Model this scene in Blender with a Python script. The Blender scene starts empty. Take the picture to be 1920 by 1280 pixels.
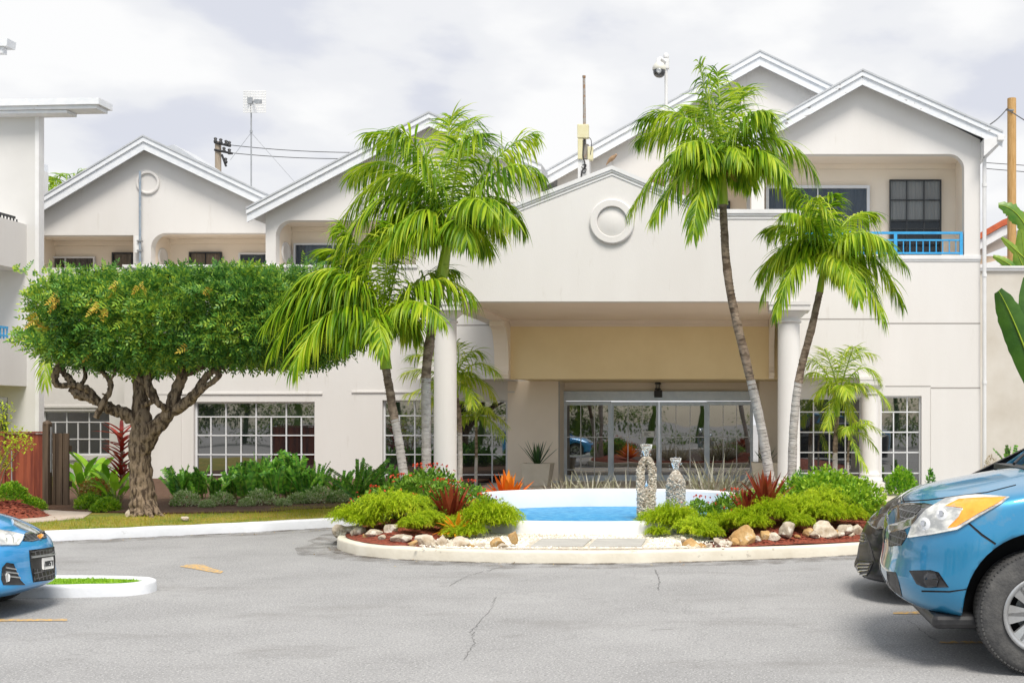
import bpy, bmesh, math, random
from math import sin, cos, pi, radians, sqrt
from mathutils import Vector, Matrix, noise
from mathutils.bvhtree import BVHTree
from mathutils.geometry import delaunay_2d_cdt

SC = bpy.context.scene
COL = SC.collection
# ------------------------------------------------------------------ camera, sky, sun, exposure
CAMZ, FPX, VX, VY = 1.6, 2150.0, 1370.0, 785.0      # camera height, focal length and centre of perspective in photo pixels
cam_d = bpy.data.cameras.new("camera"); cam = bpy.data.objects.new("camera", cam_d); COL.objects.link(cam)
cam.location = (0, 0, CAMZ); cam.rotation_euler = (pi/2, 0, 0)
cam_d.sensor_width = 36; cam_d.lens = FPX/1920*36
cam_d.shift_x = -(VX-960)/1920; cam_d.shift_y = (VY-640)/1920
cam_d.clip_start = .1; cam_d.clip_end = 3000
SC.camera = cam
SC.render.resolution_x, SC.render.resolution_y = 1024, 682
SUN_EL, SUN_AZ = radians(58), radians(158)          # azimuth measured from +Y (ahead) clockwise: behind the camera, to its right
sd = bpy.data.lights.new("sun", 'SUN'); sun = bpy.data.objects.new("sun", sd); COL.objects.link(sun)
sd.energy = 2.5; sd.angle = radians(22); sd.color = (1, .94, .85)
sdir = Vector((sin(SUN_AZ)*cos(SUN_EL), cos(SUN_AZ)*cos(SUN_EL), sin(SUN_EL)))
sun.rotation_euler = sdir.to_track_quat('Z', 'Y').to_euler()
SC.view_settings.view_transform = 'Standard'; SC.view_settings.look = 'None'
SC.view_settings.exposure = 0.76; SC.view_settings.gamma = 1
w = bpy.data.worlds.new("World"); SC.world = w; w.use_nodes = True
nt = w.node_tree; nt.nodes.clear()
def N(t, **kw):
    n = nt.nodes.new(t)
    for k, v in kw.items(): setattr(n, k, v)
    return n
out = N('ShaderNodeOutputWorld'); bg = N('ShaderNodeBackground'); nt.links.new(bg.outputs[0], out.inputs[0])
sky = N('ShaderNodeTexSky'); sky.sky_type = 'NISHITA'; sky.sun_disc = False
sky.sun_elevation = SUN_EL; sky.sun_rotation = SUN_AZ
skm = N('ShaderNodeMix', data_type='RGBA', blend_type='MULTIPLY'); skm.inputs[0].default_value = 1
nt.links.new(sky.outputs[0], skm.inputs[6]); skm.inputs[7].default_value = (.11, .11, .11, 1)
tc = N('ShaderNodeTexCoord')
mp = N('ShaderNodeMapping'); mp.inputs['Scale'].default_value = (2.2, 2.2, 5.0); mp.inputs['Location'].default_value = (2.2, .9, .8)
nt.links.new(tc.outputs['Generated'], mp.inputs[0])
nz = N('ShaderNodeTexNoise'); nz.inputs['Scale'].default_value = 2.0; nz.inputs['Detail'].default_value = 7; nz.inputs['Roughness'].default_value = .48
nt.links.new(mp.outputs[0], nz.inputs['Vector'])
cr = N('ShaderNodeValToRGB'); cr.color_ramp.interpolation = 'EASE'
cr.color_ramp.elements[0].position = .38; cr.color_ramp.elements[0].color = (.425, .44, .49, 1)
cr.color_ramp.elements[1].position = .57; cr.color_ramp.elements[1].color = (.58, .582, .585, 1)
e = cr.color_ramp.elements.new(.47); e.color = (.515, .522, .54, 1)
nt.links.new(nz.outputs[0], cr.inputs[0])
# the cloud deck thins to blue sky low over the sea, behind the photographer
sp = N('ShaderNodeSeparateXYZ'); nt.links.new(tc.outputs['Generated'], sp.inputs[0])
mr = N('ShaderNodeMapRange'); mr.inputs[1].default_value = -.2; mr.inputs[2].default_value = -.8; mr.inputs[3].default_value = 0; mr.inputs[4].default_value = 1
nt.links.new(sp.outputs['Y'], mr.inputs[0])
mz = N('ShaderNodeMapRange'); mz.inputs[1].default_value = .55; mz.inputs[2].default_value = .05; mz.inputs[3].default_value = 0; mz.inputs[4].default_value = .8
nt.links.new(sp.outputs['Z'], mz.inputs[0])
mm = N('ShaderNodeMath', operation='MULTIPLY'); nt.links.new(mr.outputs[0], mm.inputs[0]); nt.links.new(mz.outputs[0], mm.inputs[1])
mx = N('ShaderNodeMix', data_type='RGBA'); nt.links.new(mm.outputs[0], mx.inputs[0]); nt.links.new(cr.outputs[0], mx.inputs[6]); nt.links.new(skm.outputs[2], mx.inputs[7])
nt.links.new(mx.outputs[2], bg.inputs[0]); bg.inputs[1].default_value = 1.0

# ------------------------------------------------------------------ helpers
def W(px, py, Y):
    """the point of the place seen at photo pixel (px, py) at distance Y"""
    return Vector(((px-VX)*Y/FPX, Y, CAMZ+(VY-py)*Y/FPX))
def X(px, Y): return (px-VX)*Y/FPX
def Z(py, Y): return CAMZ+(VY-py)*Y/FPX

ORG = {}
def tag(o, label=None, cat=None, group=None, kind=None):
    if label: o['label'] = label
    if cat: o['category'] = cat
    if group: o['group'] = group
    if kind: o['kind'] = kind
    return o
def root(name, loc, label, cat, group=None):
    o = bpy.data.objects.new(name, None); COL.objects.link(o); o.location = loc; o.empty_display_size = .2
    ORG[o.name] = Vector(loc); return tag(o, label, cat, group)
def copy_tree(o, loc=None, rz=None, sc=None, label=None, group=None):
    c = o.copy(); COL.objects.link(c)
    if loc is not None: c.location = loc
    if rz is not None: c.rotation_euler = (0, 0, rz)
    if sc is not None: c.scale = (sc,)*3 if not hasattr(sc, '__len__') else sc
    if label: c['label'] = label
    if group: c['group'] = group
    for ch in o.children:
        d = ch.copy(); COL.objects.link(d); d.parent = c
        for g in ch.children:
            e = g.copy(); COL.objects.link(e); e.parent = d
    return c

class MB:
    def __init__(s): s.v = []; s.f = []; s.m = []; s.sm = []
    def add(s, vs, fs, mi=0, smooth=False):
        b = len(s.v); s.v += [tuple(p) for p in vs]
        for f in fs: s.f.append(tuple(b+i for i in f)); s.m.append(mi); s.sm.append(smooth)
    def box(s, x0, x1, y0, y1, z0, z1, mi=0):
        x0, x1 = min(x0,x1), max(x0,x1); y0, y1 = min(y0,y1), max(y0,y1); z0, z1 = min(z0,z1), max(z0,z1)
        s.add([(x0,y0,z0),(x1,y0,z0),(x1,y1,z0),(x0,y1,z0),(x0,y0,z1),(x1,y0,z1),(x1,y1,z1),(x0,y1,z1)],
              [(0,3,2,1),(4,5,6,7),(0,1,5,4),(1,2,6,5),(2,3,7,6),(3,0,4,7)], mi)
    def prism(s, pts, y0, y1, mi=0):
        """polygon of (x, z) points, counter-clockwise seen from the camera, given thickness from y0 (front) to y1"""
        n = len(pts)
        s.add([(x,y0,z) for x,z in pts]+[(x,y1,z) for x,z in pts],
              [tuple(range(n)), tuple(range(2*n-1, n-1, -1))]+[(i,i+n,(i+1)%n+n,(i+1)%n) for i in range(n)], mi)
    def slab(s, pts, z0, z1, mi=0):
        """polygon of (x, y) points, counter-clockwise from above, from z0 to z1"""
        n = len(pts)
        s.add([(x,y,z1) for x,y in pts]+[(x,y,z0) for x,y in pts],
              [tuple(range(n)), tuple(range(2*n-1, n-1, -1))]+[(i,i+n,(i+1)%n+n,(i+1)%n) for i in range(n)], mi)
    def bar(s, a, b, wx, wz, mi=0):
        """square bar from a to b"""
        a, b = Vector(a), Vector(b); d = (b-a).normalized()
        u = d.cross(Vector((0,1,0)))
        if u.length < .1: u = d.cross(Vector((1,0,0)))
        u.normalize(); v = d.cross(u).normalized()
        c = [(-1,-1),(1,-1),(1,1),(-1,1)]
        s.add([p+u*(i*wz/2)+v*(j*wx/2) for p in (a,b) for i,j in c], [(0,3,2,1),(4,5,6,7),(0,1,5,4),(1,2,6,5),(2,3,7,6),(3,0,4,7)], mi)
    def tube(s, pts, rad, n=8, mi=0, smooth=True, cap=True, wob=0, seed=0):
        pts = [Vector(p) for p in pts]; m = len(pts)
        if not hasattr(rad, '__len__'): rad = [rad]*m
        t0 = (pts[1]-pts[0]).normalized(); u = t0.orthogonal().normalized(); vs = []
        for i, p in enumerate(pts):
            t = (pts[min(i+1,m-1)]-pts[max(i-1,0)]).normalized()
            u = (u-t*u.dot(t)).normalized(); v = t.cross(u)
            for k in range(n):
                a = 2*pi*k/n; r = rad[i]
                if wob: r *= 1+wob*noise.noise(Vector((cos(a)*1.7+seed, sin(a)*1.7, i*.35)))
                vs.append(p+(u*cos(a)+v*sin(a))*r)
        fs = [(i*n+k, i*n+(k+1)%n, (i+1)*n+(k+1)%n, (i+1)*n+k) for i in range(m-1) for k in range(n)]
        s.add(vs, fs, mi, smooth)
        if cap: s.add(vs[:n], [tuple(range(n-1,-1,-1))], mi); s.add(vs[-n:], [tuple(range(n))], mi)
    def lathe(s, c, prof, n=24, axis='Z', mi=0, smooth=True, a0=0, a1=2*pi):
        """profile of (radius, height) about an axis through c"""
        c = Vector(c); vs = []; full = abs(a1-a0-2*pi) < 1e-6; k = n if full else n+1
        for r, h in prof:
            for i in range(k):
                a = a0+(a1-a0)*i/n
                vs.append(c+(Vector((r*cos(a), r*sin(a), h)) if axis == 'Z' else Vector((r*cos(a), h, -r*sin(a))) if axis == 'Y' else Vector((h, r*cos(a), r*sin(a)))))
        m = len(prof)
        s.add(vs, [(j*k+i, j*k+(i+1)%k, (j+1)*k+(i+1)%k, (j+1)*k+i) for j in range(m-1) for i in range(n if full else n)], mi, smooth)
    def build(s, name, mats, parent=None, org=None, auto=None, sub=0, bevel=0):
        me = bpy.data.meshes.new(name); off = Vector((0,0,0))
        if parent is not None: off = ORG.get(parent.name, Vector((0,0,0)))
        if org is not None: off = Vector(org)
        me.from_pydata([(p[0]-off.x, p[1]-off.y, p[2]-off.z) for p in s.v], [], s.f)
        for m in (mats if isinstance(mats, (list,tuple)) else [mats]): me.materials.append(m)
        me.polygons.foreach_set('material_index', s.m); me.polygons.foreach_set('use_smooth', s.sm); me.update()
        o = bpy.data.objects.new(name, me); COL.objects.link(o)
        if parent is not None: o.parent = parent; ORG[o.name] = off
        elif org is not None: o.location = off; ORG[o.name] = off
        if bevel:
            b = o.modifiers.new('bevel', 'BEVEL'); b.width = bevel; b.segments = 2; b.limit_method = 'ANGLE'; b.angle_limit = radians(40)
        return o
def curve_pts(ctrl, n=40, closed=False):
    """Catmull-Rom through control points"""
    P = [Vector(c) for c in ctrl]; m = len(P); out_ = []
    seg = m if closed else m-1
    for s_ in range(seg):
        g = (lambda i: P[i % m]) if closed else (lambda i: P[max(0, min(m-1, i))])
        p0, p1, p2, p3 = g(s_-1), g(s_), g(s_+1), g(s_+2)
        k = max(2, n//seg)
        for i in range(k):
            t = i/k
            out_.append(.5*((2*p1)+(p2-p0)*t+(2*p0-5*p1+4*p2-p3)*t*t+(3*p1-p0-3*p2+p3)*t**3))
    if not closed: out_.append(P[-1])
    return out_
def interp(xs, ys, x):
    if x <= xs[0]: return ys[0]
    for i in range(len(xs)-1):
        if x <= xs[i+1]: return ys[i]+(ys[i+1]-ys[i])*(x-xs[i])/(xs[i+1]-xs[i])
    return ys[-1]
def sstep(a, b, x):
    t = max(0, min(1, (x-a)/(b-a))); return t*t*(3-2*t)

# ------------------------------------------------------------------ materials
def mat(name, c1, c2=None, scale=4, detail=6, rough=.6, bump=0, bscale=None, metal=0, coat=0, spec=.5, lo=.35, hi=.65,
        stretch=None, c3=None, c3scale=20, c3pos=.62, c3amt=1, voro=False, ior=1.45, trans=0):
    m = bpy.data.materials.new(name); m.use_nodes = True; t = m.node_tree; b = t.nodes['Principled BSDF']
    L = t.links.new
    b.inputs['Base Color'].default_value = (*c1, 1); b.inputs['Roughness'].default_value = rough
    b.inputs['Metallic'].default_value = metal; b.inputs['Coat Weight'].default_value = coat; b.inputs['Coat Roughness'].default_value = .04
    b.inputs['Specular IOR Level'].default_value = spec; b.inputs['IOR'].default_value = ior
    tc_ = t.nodes.new('ShaderNodeTexCoord'); vec = tc_.outputs['Object']
    if stretch:
        mp_ = t.nodes.new('ShaderNodeMapping'); mp_.inputs['Scale'].default_value = stretch; L(vec, mp_.inputs[0]); vec = mp_.outputs[0]
    col = None
    if c2:
        n_ = t.nodes.new('ShaderNodeTexNoise'); n_.inputs['Scale'].default_value = scale; n_.inputs['Detail'].default_value = detail; n_.inputs['Roughness'].default_value = .6
        L(vec, n_.inputs['Vector'])
        r_ = t.nodes.new('ShaderNodeMapRange'); r_.inputs[1].default_value = lo; r_.inputs[2].default_value = hi; L(n_.outputs[0], r_.inputs[0])
        x_ = t.nodes.new('ShaderNodeMix'); x_.data_type = 'RGBA'; L(r_.outputs[0], x_.inputs[0]); x_.inputs[6].default_value = (*c1,1); x_.inputs[7].default_value = (*c2,1)
        col = x_.outputs[2]
    if c3:
        if voro:
            n_ = t.nodes.new('ShaderNodeTexVoronoi'); n_.inputs['Scale'].default_value = c3scale; L(vec, n_.inputs['Vector']); so = n_.outputs['Color']
            sx = t.nodes.new('ShaderNodeSeparateColor'); L(so, sx.inputs[0]); so = sx.outputs[0]
        else:
            n_ = t.nodes.new('ShaderNodeTexNoise'); n_.inputs['Scale'].default_value = c3scale; n_.inputs['Detail'].default_value = 5; n_.inputs['Roughness'].default_value = .65
            L(vec, n_.inputs['Vector']); so = n_.outputs[0]
        r_ = t.nodes.new('ShaderNodeMapRange'); r_.inputs[1].default_value = c3pos; r_.inputs[2].default_value = c3pos+.06; r_.inputs[4].default_value = c3amt; L(so, r_.inputs[0])
        x_ = t.nodes.new('ShaderNodeMix'); x_.data_type = 'RGBA'; L(r_.outputs[0], x_.inputs[0])
        if col: L(col, x_.inputs[6])
        else: x_.inputs[6].default_value = (*c1,1)
        x_.inputs[7].default_value = (*c3,1); col = x_.outputs[2]
    if col: L(col, b.inputs['Base Color'])
    if bump:
        n_ = t.nodes.new('ShaderNodeTexNoise'); n_.inputs['Scale'].default_value = bscale or scale*6; n_.inputs['Detail'].default_value = 6
        L(vec, n_.inputs['Vector']); bp = t.nodes.new('ShaderNodeBump'); bp.inputs['Strength'].default_value = bump; bp.inputs['Distance'].default_value = .02
        L(n_.outputs[0], bp.inputs['Height']); L(bp.outputs[0], b.inputs['Normal'])
    return m
def leafmat(name, cols, rough=.45, trans=.35, nscale=1.5):
    """leaf colour varies from leaf to leaf and in drifts through the plant; light passes through"""
    m = bpy.data.materials.new(name); m.use_nodes = True; t = m.node_tree; L = t.links.new
    b = t.nodes['Principled BSDF']; o_ = t.nodes['Material Output']
    g = t.nodes.new('ShaderNodeNewGeometry'); tc_ = t.nodes.new('ShaderNodeTexCoord')
    n_ = t.nodes.new('ShaderNodeTexNoise'); n_.inputs['Scale'].default_value = nscale; n_.inputs['Detail'].default_value = 3; L(tc_.outputs['Object'], n_.inputs['Vector'])
    a = t.nodes.new('ShaderNodeMath'); a.operation = 'MULTIPLY_ADD'; L(g.outputs['Random Per Island'], a.inputs[0]); a.inputs[1].default_value = .62
    s_ = t.nodes.new('ShaderNodeMath'); s_.operation = 'MULTIPLY_ADD'; L(n_.outputs[0], s_.inputs[0]); s_.inputs[1].default_value = 1.1; s_.inputs[2].default_value = -.36
    L(s_.outputs[0], a.inputs[2])
    r_ = t.nodes.new('ShaderNodeValToRGB'); L(a.outputs[0], r_.inputs[0]); els = r_.color_ramp.elements
    k = len(cols)
    while len(els) < k: els.new(.5)
    for i, c in enumerate(cols): els[i].position = i/(k-1)*.86+.07; els[i].color = (*c, 1)
    L(r_.outputs[0], b.inputs['Base Color']); b.inputs['Roughness'].default_value = rough; b.inputs['Specular IOR Level'].default_value = .35
    tr = t.nodes.new('ShaderNodeBsdfTranslucent'); L(r_.outputs[0], tr.inputs[0])
    x_ = t.nodes.new('ShaderNodeMixShader'); x_.inputs[0].default_value = trans; L(b.outputs[0], x_.inputs[1]); L(tr.outputs[0], x_.inputs[2]); L(x_.outputs[0], o_.inputs[0])
    return m
def glassmat(name, tint=(.012,.014,.016), clear=0.0, ior=2.9, wav=.006):
    m = bpy.data.materials.new(name); m.use_nodes = True; t = m.node_tree; L = t.links.new
    b = t.nodes['Principled BSDF']; o_ = t.nodes['Material Output']
    b.inputs['Base Color'].default_value = (*tint, 1); b.inputs['Roughness'].default_value = .015; b.inputs['IOR'].default_value = ior
    tc_ = t.nodes.new('ShaderNodeTexCoord'); n_ = t.nodes.new('ShaderNodeTexNoise'); n_.inputs['Scale'].default_value = 1.3; n_.inputs['Detail'].default_value = 1
    L(tc_.outputs['Object'], n_.inputs['Vector']); bp = t.nodes.new('ShaderNodeBump'); bp.inputs['Strength'].default_value = .25; bp.inputs['Distance'].default_value = wav
    L(n_.outputs[0], bp.inputs['Height']); L(bp.outputs[0], b.inputs['Normal'])
    if clear:
        tr = t.nodes.new('ShaderNodeBsdfTransparent'); x_ = t.nodes.new('ShaderNodeMixShader'); x_.inputs[0].default_value = clear
        L(b.outputs[0], x_.inputs[1]); L(tr.outputs[0], x_.inputs[2]); L(x_.outputs[0], o_.inputs[0])
    return m
M = {}
M['wall'] = mat('white_stucco', (.65,.63,.61), (.69,.675,.66), scale=.5, rough=.85, bump=.12, bscale=50, c3=(.46,.42,.37), c3scale=2.6, c3pos=.62, c3amt=.18, stretch=(1.6,1.6,.3))
M['trim'] = mat('white_trim_paint', (.72,.72,.73), (.66,.66,.66), scale=3, rough=.55, bump=.04, bscale=40)
M['cream'] = mat('cream_porch_paint', (.78,.63,.37), (.84,.69,.42), scale=.8, rough=.8, bump=.06, bscale=60)
M['ceil'] = mat('shaded_ceiling_paint', (.76,.65,.55), (.80,.69,.59), scale=.8, rough=.8)  # white ceiling coloured tan: the brown of its shade is in the paint
M['tan'] = mat('warm_shade_wall_paint', (.79,.70,.59), (.83,.74,.63), scale=.9, rough=.85, bump=.06, bscale=60)  # cream paint turned tan, warm bounced shade put into the colour
M['fascia'] = mat('flaking_white_fascia', (.66,.69,.74), (.75,.77,.80), scale=6, rough=.6, c3=(.20,.18,.17), c3scale=9, c3pos=.675, c3amt=.8, stretch=(1,1,2))
M['fascia_old'] = mat('badly_flaking_fascia', (.66,.69,.74), (.75,.77,.80), scale=6, rough=.6, c3=(.17,.15,.14), c3scale=6, c3pos=.61, c3amt=.9, stretch=(1,1,2))
M['roof'] = mat('grey_roof_sheet', (.42,.44,.47), (.50,.52,.55), scale=3, rough=.7, bump=.2, bscale=20)
M['seam'] = mat('dark_joint', (.30,.28,.26), rough=.9)
M['frame'] = mat('white_window_frame', (.66,.67,.69), rough=.4)
M['alu'] = mat('aluminium_frame', (.50,.56,.64), (.60,.65,.71), scale=5, rough=.35, metal=.25)
M['aludark'] = mat('black_window_frame', (.03,.032,.035), rough=.4)
M['glass'] = glassmat('dark_window_glass')
M['glassup'] = glassmat('clear_window_glass', clear=.62, ior=1.7)
M['bluerail'] = mat('blue_painted_metal', (.03,.30,.62), (.05,.36,.68), scale=8, rough=.4)
M['curtain'] = mat('beige_curtain', (.36,.27,.19), (.50,.40,.30), scale=3, rough=.9, stretch=(6,1,.2))
M['curtaing'] = mat('grey_blind', (.44,.44,.42), (.54,.54,.52), scale=3, rough=.9, stretch=(6,1,.2))
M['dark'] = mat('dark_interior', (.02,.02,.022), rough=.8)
M['kerbw'] = mat('white_painted_kerb', (.72,.74,.78), (.62,.64,.67), scale=2.2, rough=.65, bump=.15, bscale=25, c3=(.36,.35,.34), c3scale=5, c3pos=.64, c3amt=.6)
M['kerbc'] = mat('cream_painted_kerb', (.72,.68,.58), (.62,.57,.47), scale=2.5, rough=.7, bump=.2, bscale=25, c3=(.33,.29,.24), c3scale=7, c3pos=.64, c3amt=.6)
M['black'] = mat('black_plastic', (.018,.018,.02), (.03,.03,.032), scale=20, rough=.45)
M['metal'] = mat('grey_metal', (.32,.33,.34), (.42,.43,.44), scale=12, rough=.45, metal=.6)
M['rubber'] = mat('tyre_rubber', (.045,.045,.047), (.10,.098,.095), scale=9, rough=.8, bump=.3, bscale=60)
M['concrete'] = mat('grey_slab', (.46,.45,.42), (.36,.35,.33), scale=5, rough=.9, bump=.3, bscale=60, stretch=(.6,3,1), c3=(.24,.22,.2), c3scale=12, c3pos=.64, c3amt=.6)
M['plate'] = mat('white_plastic', (.75,.75,.74), rough=.4)
# ------------------------------------------------------------------ ground
def asphalt():
    m = mat('weathered_asphalt', (.25,.25,.253), (.325,.325,.328), scale=.8, detail=9, rough=.92, lo=.3, hi=.7, c3=(.075,.075,.075), c3scale=48, c3pos=.575, c3amt=.62)
    t = m.node_tree; L = t.links.new; b = t.nodes['Principled BSDF']; src = b.inputs['Base Color'].links[0].from_socket
    tc_ = t.nodes.new('ShaderNodeTexCoord')
    def nz_(scale, st=(1,1,1), det=4):
        mp_ = t.nodes.new('ShaderNodeMapping'); mp_.inputs['Scale'].default_value = st; L(tc_.outputs['Object'], mp_.inputs[0])
        n_ = t.nodes.new('ShaderNodeTexNoise'); n_.inputs['Scale'].default_value = scale; n_.inputs['Detail'].default_value = det; n_.inputs['Roughness'].default_value = .7; L(mp_.outputs[0], n_.inputs['Vector']); return n_.outputs[0]
    def mixin(src, fac, lo, hi, col, amt):
        r_ = t.nodes.new('ShaderNodeMapRange'); r_.inputs[1].default_value = lo; r_.inputs[2].default_value = hi; r_.inputs[4].default_value = amt; L(fac, r_.inputs[0])
        x_ = t.nodes.new('ShaderNodeMix'); x_.data_type = 'RGBA'; L(r_.outputs[0], x_.inputs[0]); L(src, x_.inputs[6]); x_.inputs[7].default_value = (*col,1); return x_.outputs[2]
    src = mixin(src, nz_(60, det=3), .55, .63, (.56,.56,.56), .7)           # pale aggregate
    src = mixin(src, nz_(.8, (.6,1.3,1), 7), .54, .70, (.17,.165,.16), .5)      # long darker tyre-worn drifts
    src = mixin(src, nz_(2.4, (.6,1.5,1), 8), .62, .72, (.12,.115,.11), .5)      # scattered dark scuffs
    # faint fine crazing where two noise fields cross
    v = t.nodes.new('ShaderNodeTexVoronoi'); v.feature = 'DISTANCE_TO_EDGE'; v.inputs['Scale'].default_value = .33
    wn = t.nodes.new('ShaderNodeTexNoise'); wn.inputs['Scale'].default_value = 2.5; wn.inputs['Detail'].default_value = 6; L(tc_.outputs['Object'], wn.inputs['Vector'])
    ad = t.nodes.new('ShaderNodeMix'); ad.data_type = 'RGBA'; ad.blend_type = 'LINEAR_LIGHT'; ad.inputs[0].default_value = .35; L(tc_.outputs['Object'], ad.inputs[6]); L(wn.outputs['Color'], ad.inputs[7]); L(ad.outputs[2], v.inputs['Vector'])
    r_ = t.nodes.new('ShaderNodeMapRange'); r_.inputs[1].default_value = .004; r_.inputs[2].default_value = .0; r_.inputs[4].default_value = .22; L(v.outputs[0], r_.inputs[0])
    x_ = t.nodes.new('ShaderNodeMix'); x_.data_type = 'RGBA'; L(r_.outputs[0], x_.inputs[0]); L(src, x_.inputs[6]); x_.inputs[7].default_value = (.09,.09,.09,1)
    L(x_.outputs[2], b.inputs['Base Color'])
    bp = t.nodes.new('ShaderNodeBump'); bp.inputs['Strength'].default_value = .5; bp.inputs['Distance'].default_value = .01; L(nz_(110, det=3), bp.inputs['Height']); L(bp.outputs[0], b.inputs['Normal'])
    return m
g = MB(); g.add([(-300,-300,0),(300,-300,0),(300,300,0),(-300,300,0)], [(0,1,2,3)])
tag(g.build('ground', asphalt()), 'grey weathered asphalt forecourt and driveway', kind='structure')

def strip(o_pts, w_, z0, z1, mb, mi=0, closed=True, rnd=.03):
    """kerb of width w_ laid inside a closed outline, with a softened top edge"""
    n = len(o_pts); P = [Vector((p[0], p[1], 0)) for p in o_pts]; prof = [(0, z0), (0.004, z1-rnd), (rnd*.35, z1-rnd*.3), (rnd, z1), (w_-rnd*.5, z1), (w_, z1-.02), (w_, z0)]
    vs = []
    for i, p in enumerate(P):
        a, b = P[(i-1) % n], P[(i+1) % n]
        if not closed: a, b = P[max(0,i-1)], P[min(n-1,i+1)]
        t = (b-a).normalized(); nr = Vector((-t.y, t.x, 0))
        jit = .006*noise.noise(Vector((p.x*3, p.y*3, 0)))
        for d, z in prof: q = p+nr*(d+jit); vs.append((q.x, q.y, z+(jit if z > z0 else 0)))
    k = len(prof)
    mb.add(vs, [(i*k+j, ((i+1) % n)*k+j, ((i+1) % n)*k+j+1, i*k+j+1) for i in range(n if closed else n-1) for j in range(k-1)], mi, True)
ISL = [(-5.12,16.3),(-5.06,14.9),(-4.72,13.9),(-4.0,13.18),(-2.8,12.8),(-1.6,12.69),(-.4,12.86),(1.0,13.3),(2.2,13.95),(3.2,15.0),(3.75,16.6),(3.4,18.4),(2.0,19.6),(-.5,20.2),(-3.2,19.9),(-4.7,18.9)]
ISLC = curve_pts([(x,y,0) for x,y in ISL], 128, True)
k = MB(); strip([(p.x,p.y) for p in ISLC], .17, -.02, .135, k)
tag(k.build('island_kerb', M['kerbc']), 'cream painted kerb round the planted island', kind='structure')
def grime(P, w_, amt, closed, lab):
    m = mat('kerb_grime_%g' % amt, (.16,.13,.10), (.09,.08,.07), scale=3, rough=.95); t = m.node_tree; L = t.links.new; tr = t.nodes.new('ShaderNodeBsdfTransparent'); x_ = t.nodes.new('ShaderNodeMixShader')
    tc_ = t.nodes.new('ShaderNodeTexCoord'); n_ = t.nodes.new('ShaderNodeTexNoise'); n_.inputs['Scale'].default_value = 3.5; n_.inputs['Detail'].default_value = 8; n_.inputs['Roughness'].default_value = .7; L(tc_.outputs['Object'], n_.inputs['Vector'])
    r_ = t.nodes.new('ShaderNodeMapRange'); r_.inputs[1].default_value = .40; r_.inputs[2].default_value = .68; r_.inputs[4].default_value = amt; L(n_.outputs[0], r_.inputs[0]); L(r_.outputs[0], x_.inputs[0]); L(tr.outputs[0], x_.inputs[1]); L(t.nodes['Principled BSDF'].outputs[0], x_.inputs[2]); L(x_.outputs[0], t.nodes['Material Output'].inputs[0])
    n = len(P); vs = []
    for i, p in enumerate(P):
        a, b = (P[(i-1) % n], P[(i+1) % n]) if closed else (P[max(0,i-1)], P[min(n-1,i+1)])
        tt = (b-a).normalized(); nn = Vector((tt.y, -tt.x, 0)); ww = w_*(1+.5*noise.noise(Vector((p.x*2, p.y*2, 0)))); q = p+nn*ww; vs += [(p.x-nn.x*.02, p.y-nn.y*.02, .004+.003*amt), (q.x, q.y, .004+.003*amt)]
    g_ = MB(); g_.add(vs, [(2*i, 2*((i+1) % n), 2*((i+1) % n)+1, 2*i+1) for i in range(n if closed else n-1)]); tag(g_.build('gutter_dirt', m), lab, kind='structure')
grime(ISLC, .10, .8, True, 'dark dirt at the foot of the island kerb'); grime(ISLC, .42, .45, True, 'faint dirt fanning out from the island kerb')
CX, CY = -1.0, 16.3
_ang = sorted((math.atan2(p.y-CY, p.x-CX), sqrt((p.x-CX)**2+(p.y-CY)**2)) for p in ISLC)
def isl_r(a):
    xs = [q[0] for q in _ang]
    if a < xs[0] or a > xs[-1]:
        return _ang[0][1]
    return interp(xs, [q[1] for q in _ang], a)
def zsoil(x, y):
    a = math.atan2(y-CY, x-CX); r = min(1, sqrt((x-CX)**2+(y-CY)**2)/isl_r(a))
    h = .26*sstep(1.55, 2.4, abs(x+1.8))*(1-r**5)
    return .115+h+.012*noise.noise(Vector((x*4, y*4, 0)))
s = MB(); nr_, na = 34, 140; vs = [(CX, CY, zsoil(CX, CY))]
for i in range(1, nr_+1):
    for j in range(na):
        a = -pi+2*pi*j/na; r = (isl_r(a)-.1)*i/nr_; x, y = CX+r*cos(a), CY+r*sin(a); vs.append((x, y, zsoil(x, y)))
s.add(vs, [(0, 1+j, 1+(j+1) % na) for j in range(na)]+[(1+(i-1)*na+j, 1+i*na+j, 1+i*na+(j+1) % na, 1+(i-1)*na+(j+1) % na) for i in range(1, nr_) for j in range(na)], 0, True)
M['mulch'] = mat('red_bark_mulch', (.17,.035,.018), (.34,.085,.045), scale=30, rough=.95, bump=1, bscale=90, c3=(.07,.025,.015), c3scale=24, c3pos=.56)
tag(s.build('mulch_bed', M['mulch']), 'red brown bark mulch filling the island', kind='structure')
# mulch chips lying loose
random.seed(5)
def chips(mb, n, fn, size, zf, flat=.4):
    for _ in range(n):
        p = fn()
        if p is None: continue
        x, y = p; z = zf(x, y)+size*.15; a = random.uniform(0, pi); l = size*random.uniform(.6,1.6); w_ = l*random.uniform(.2,.5)*flat*2; t_ = random.uniform(-.5,.5)
        dx, dy = cos(a)*l, sin(a)*l; ex, ey = -sin(a)*w_, cos(a)*w_
        mb.add([(x-dx-ex, y-dy-ey, z-t_*l*.4), (x+dx-ex, y+dy-ey, z+t_*l*.4), (x+dx+ex, y+dy+ey, z+t_*l*.4+w_*.5), (x-dx+ex, y-dy+ey, z-t_*l*.4+w_*.5)], [(0,1,2,3)])
def isl_pt():
    a = random.uniform(-pi, 0.2); r = (isl_r(a)-.18)*sqrt(random.uniform(.3,1)); x, y = CX+r*cos(a), CY+r*sin(a)
    return (x, y) if abs(x+1.8) > 1.35 else None
c = MB(); chips(c, 9000, isl_pt, .022, zsoil)
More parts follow.
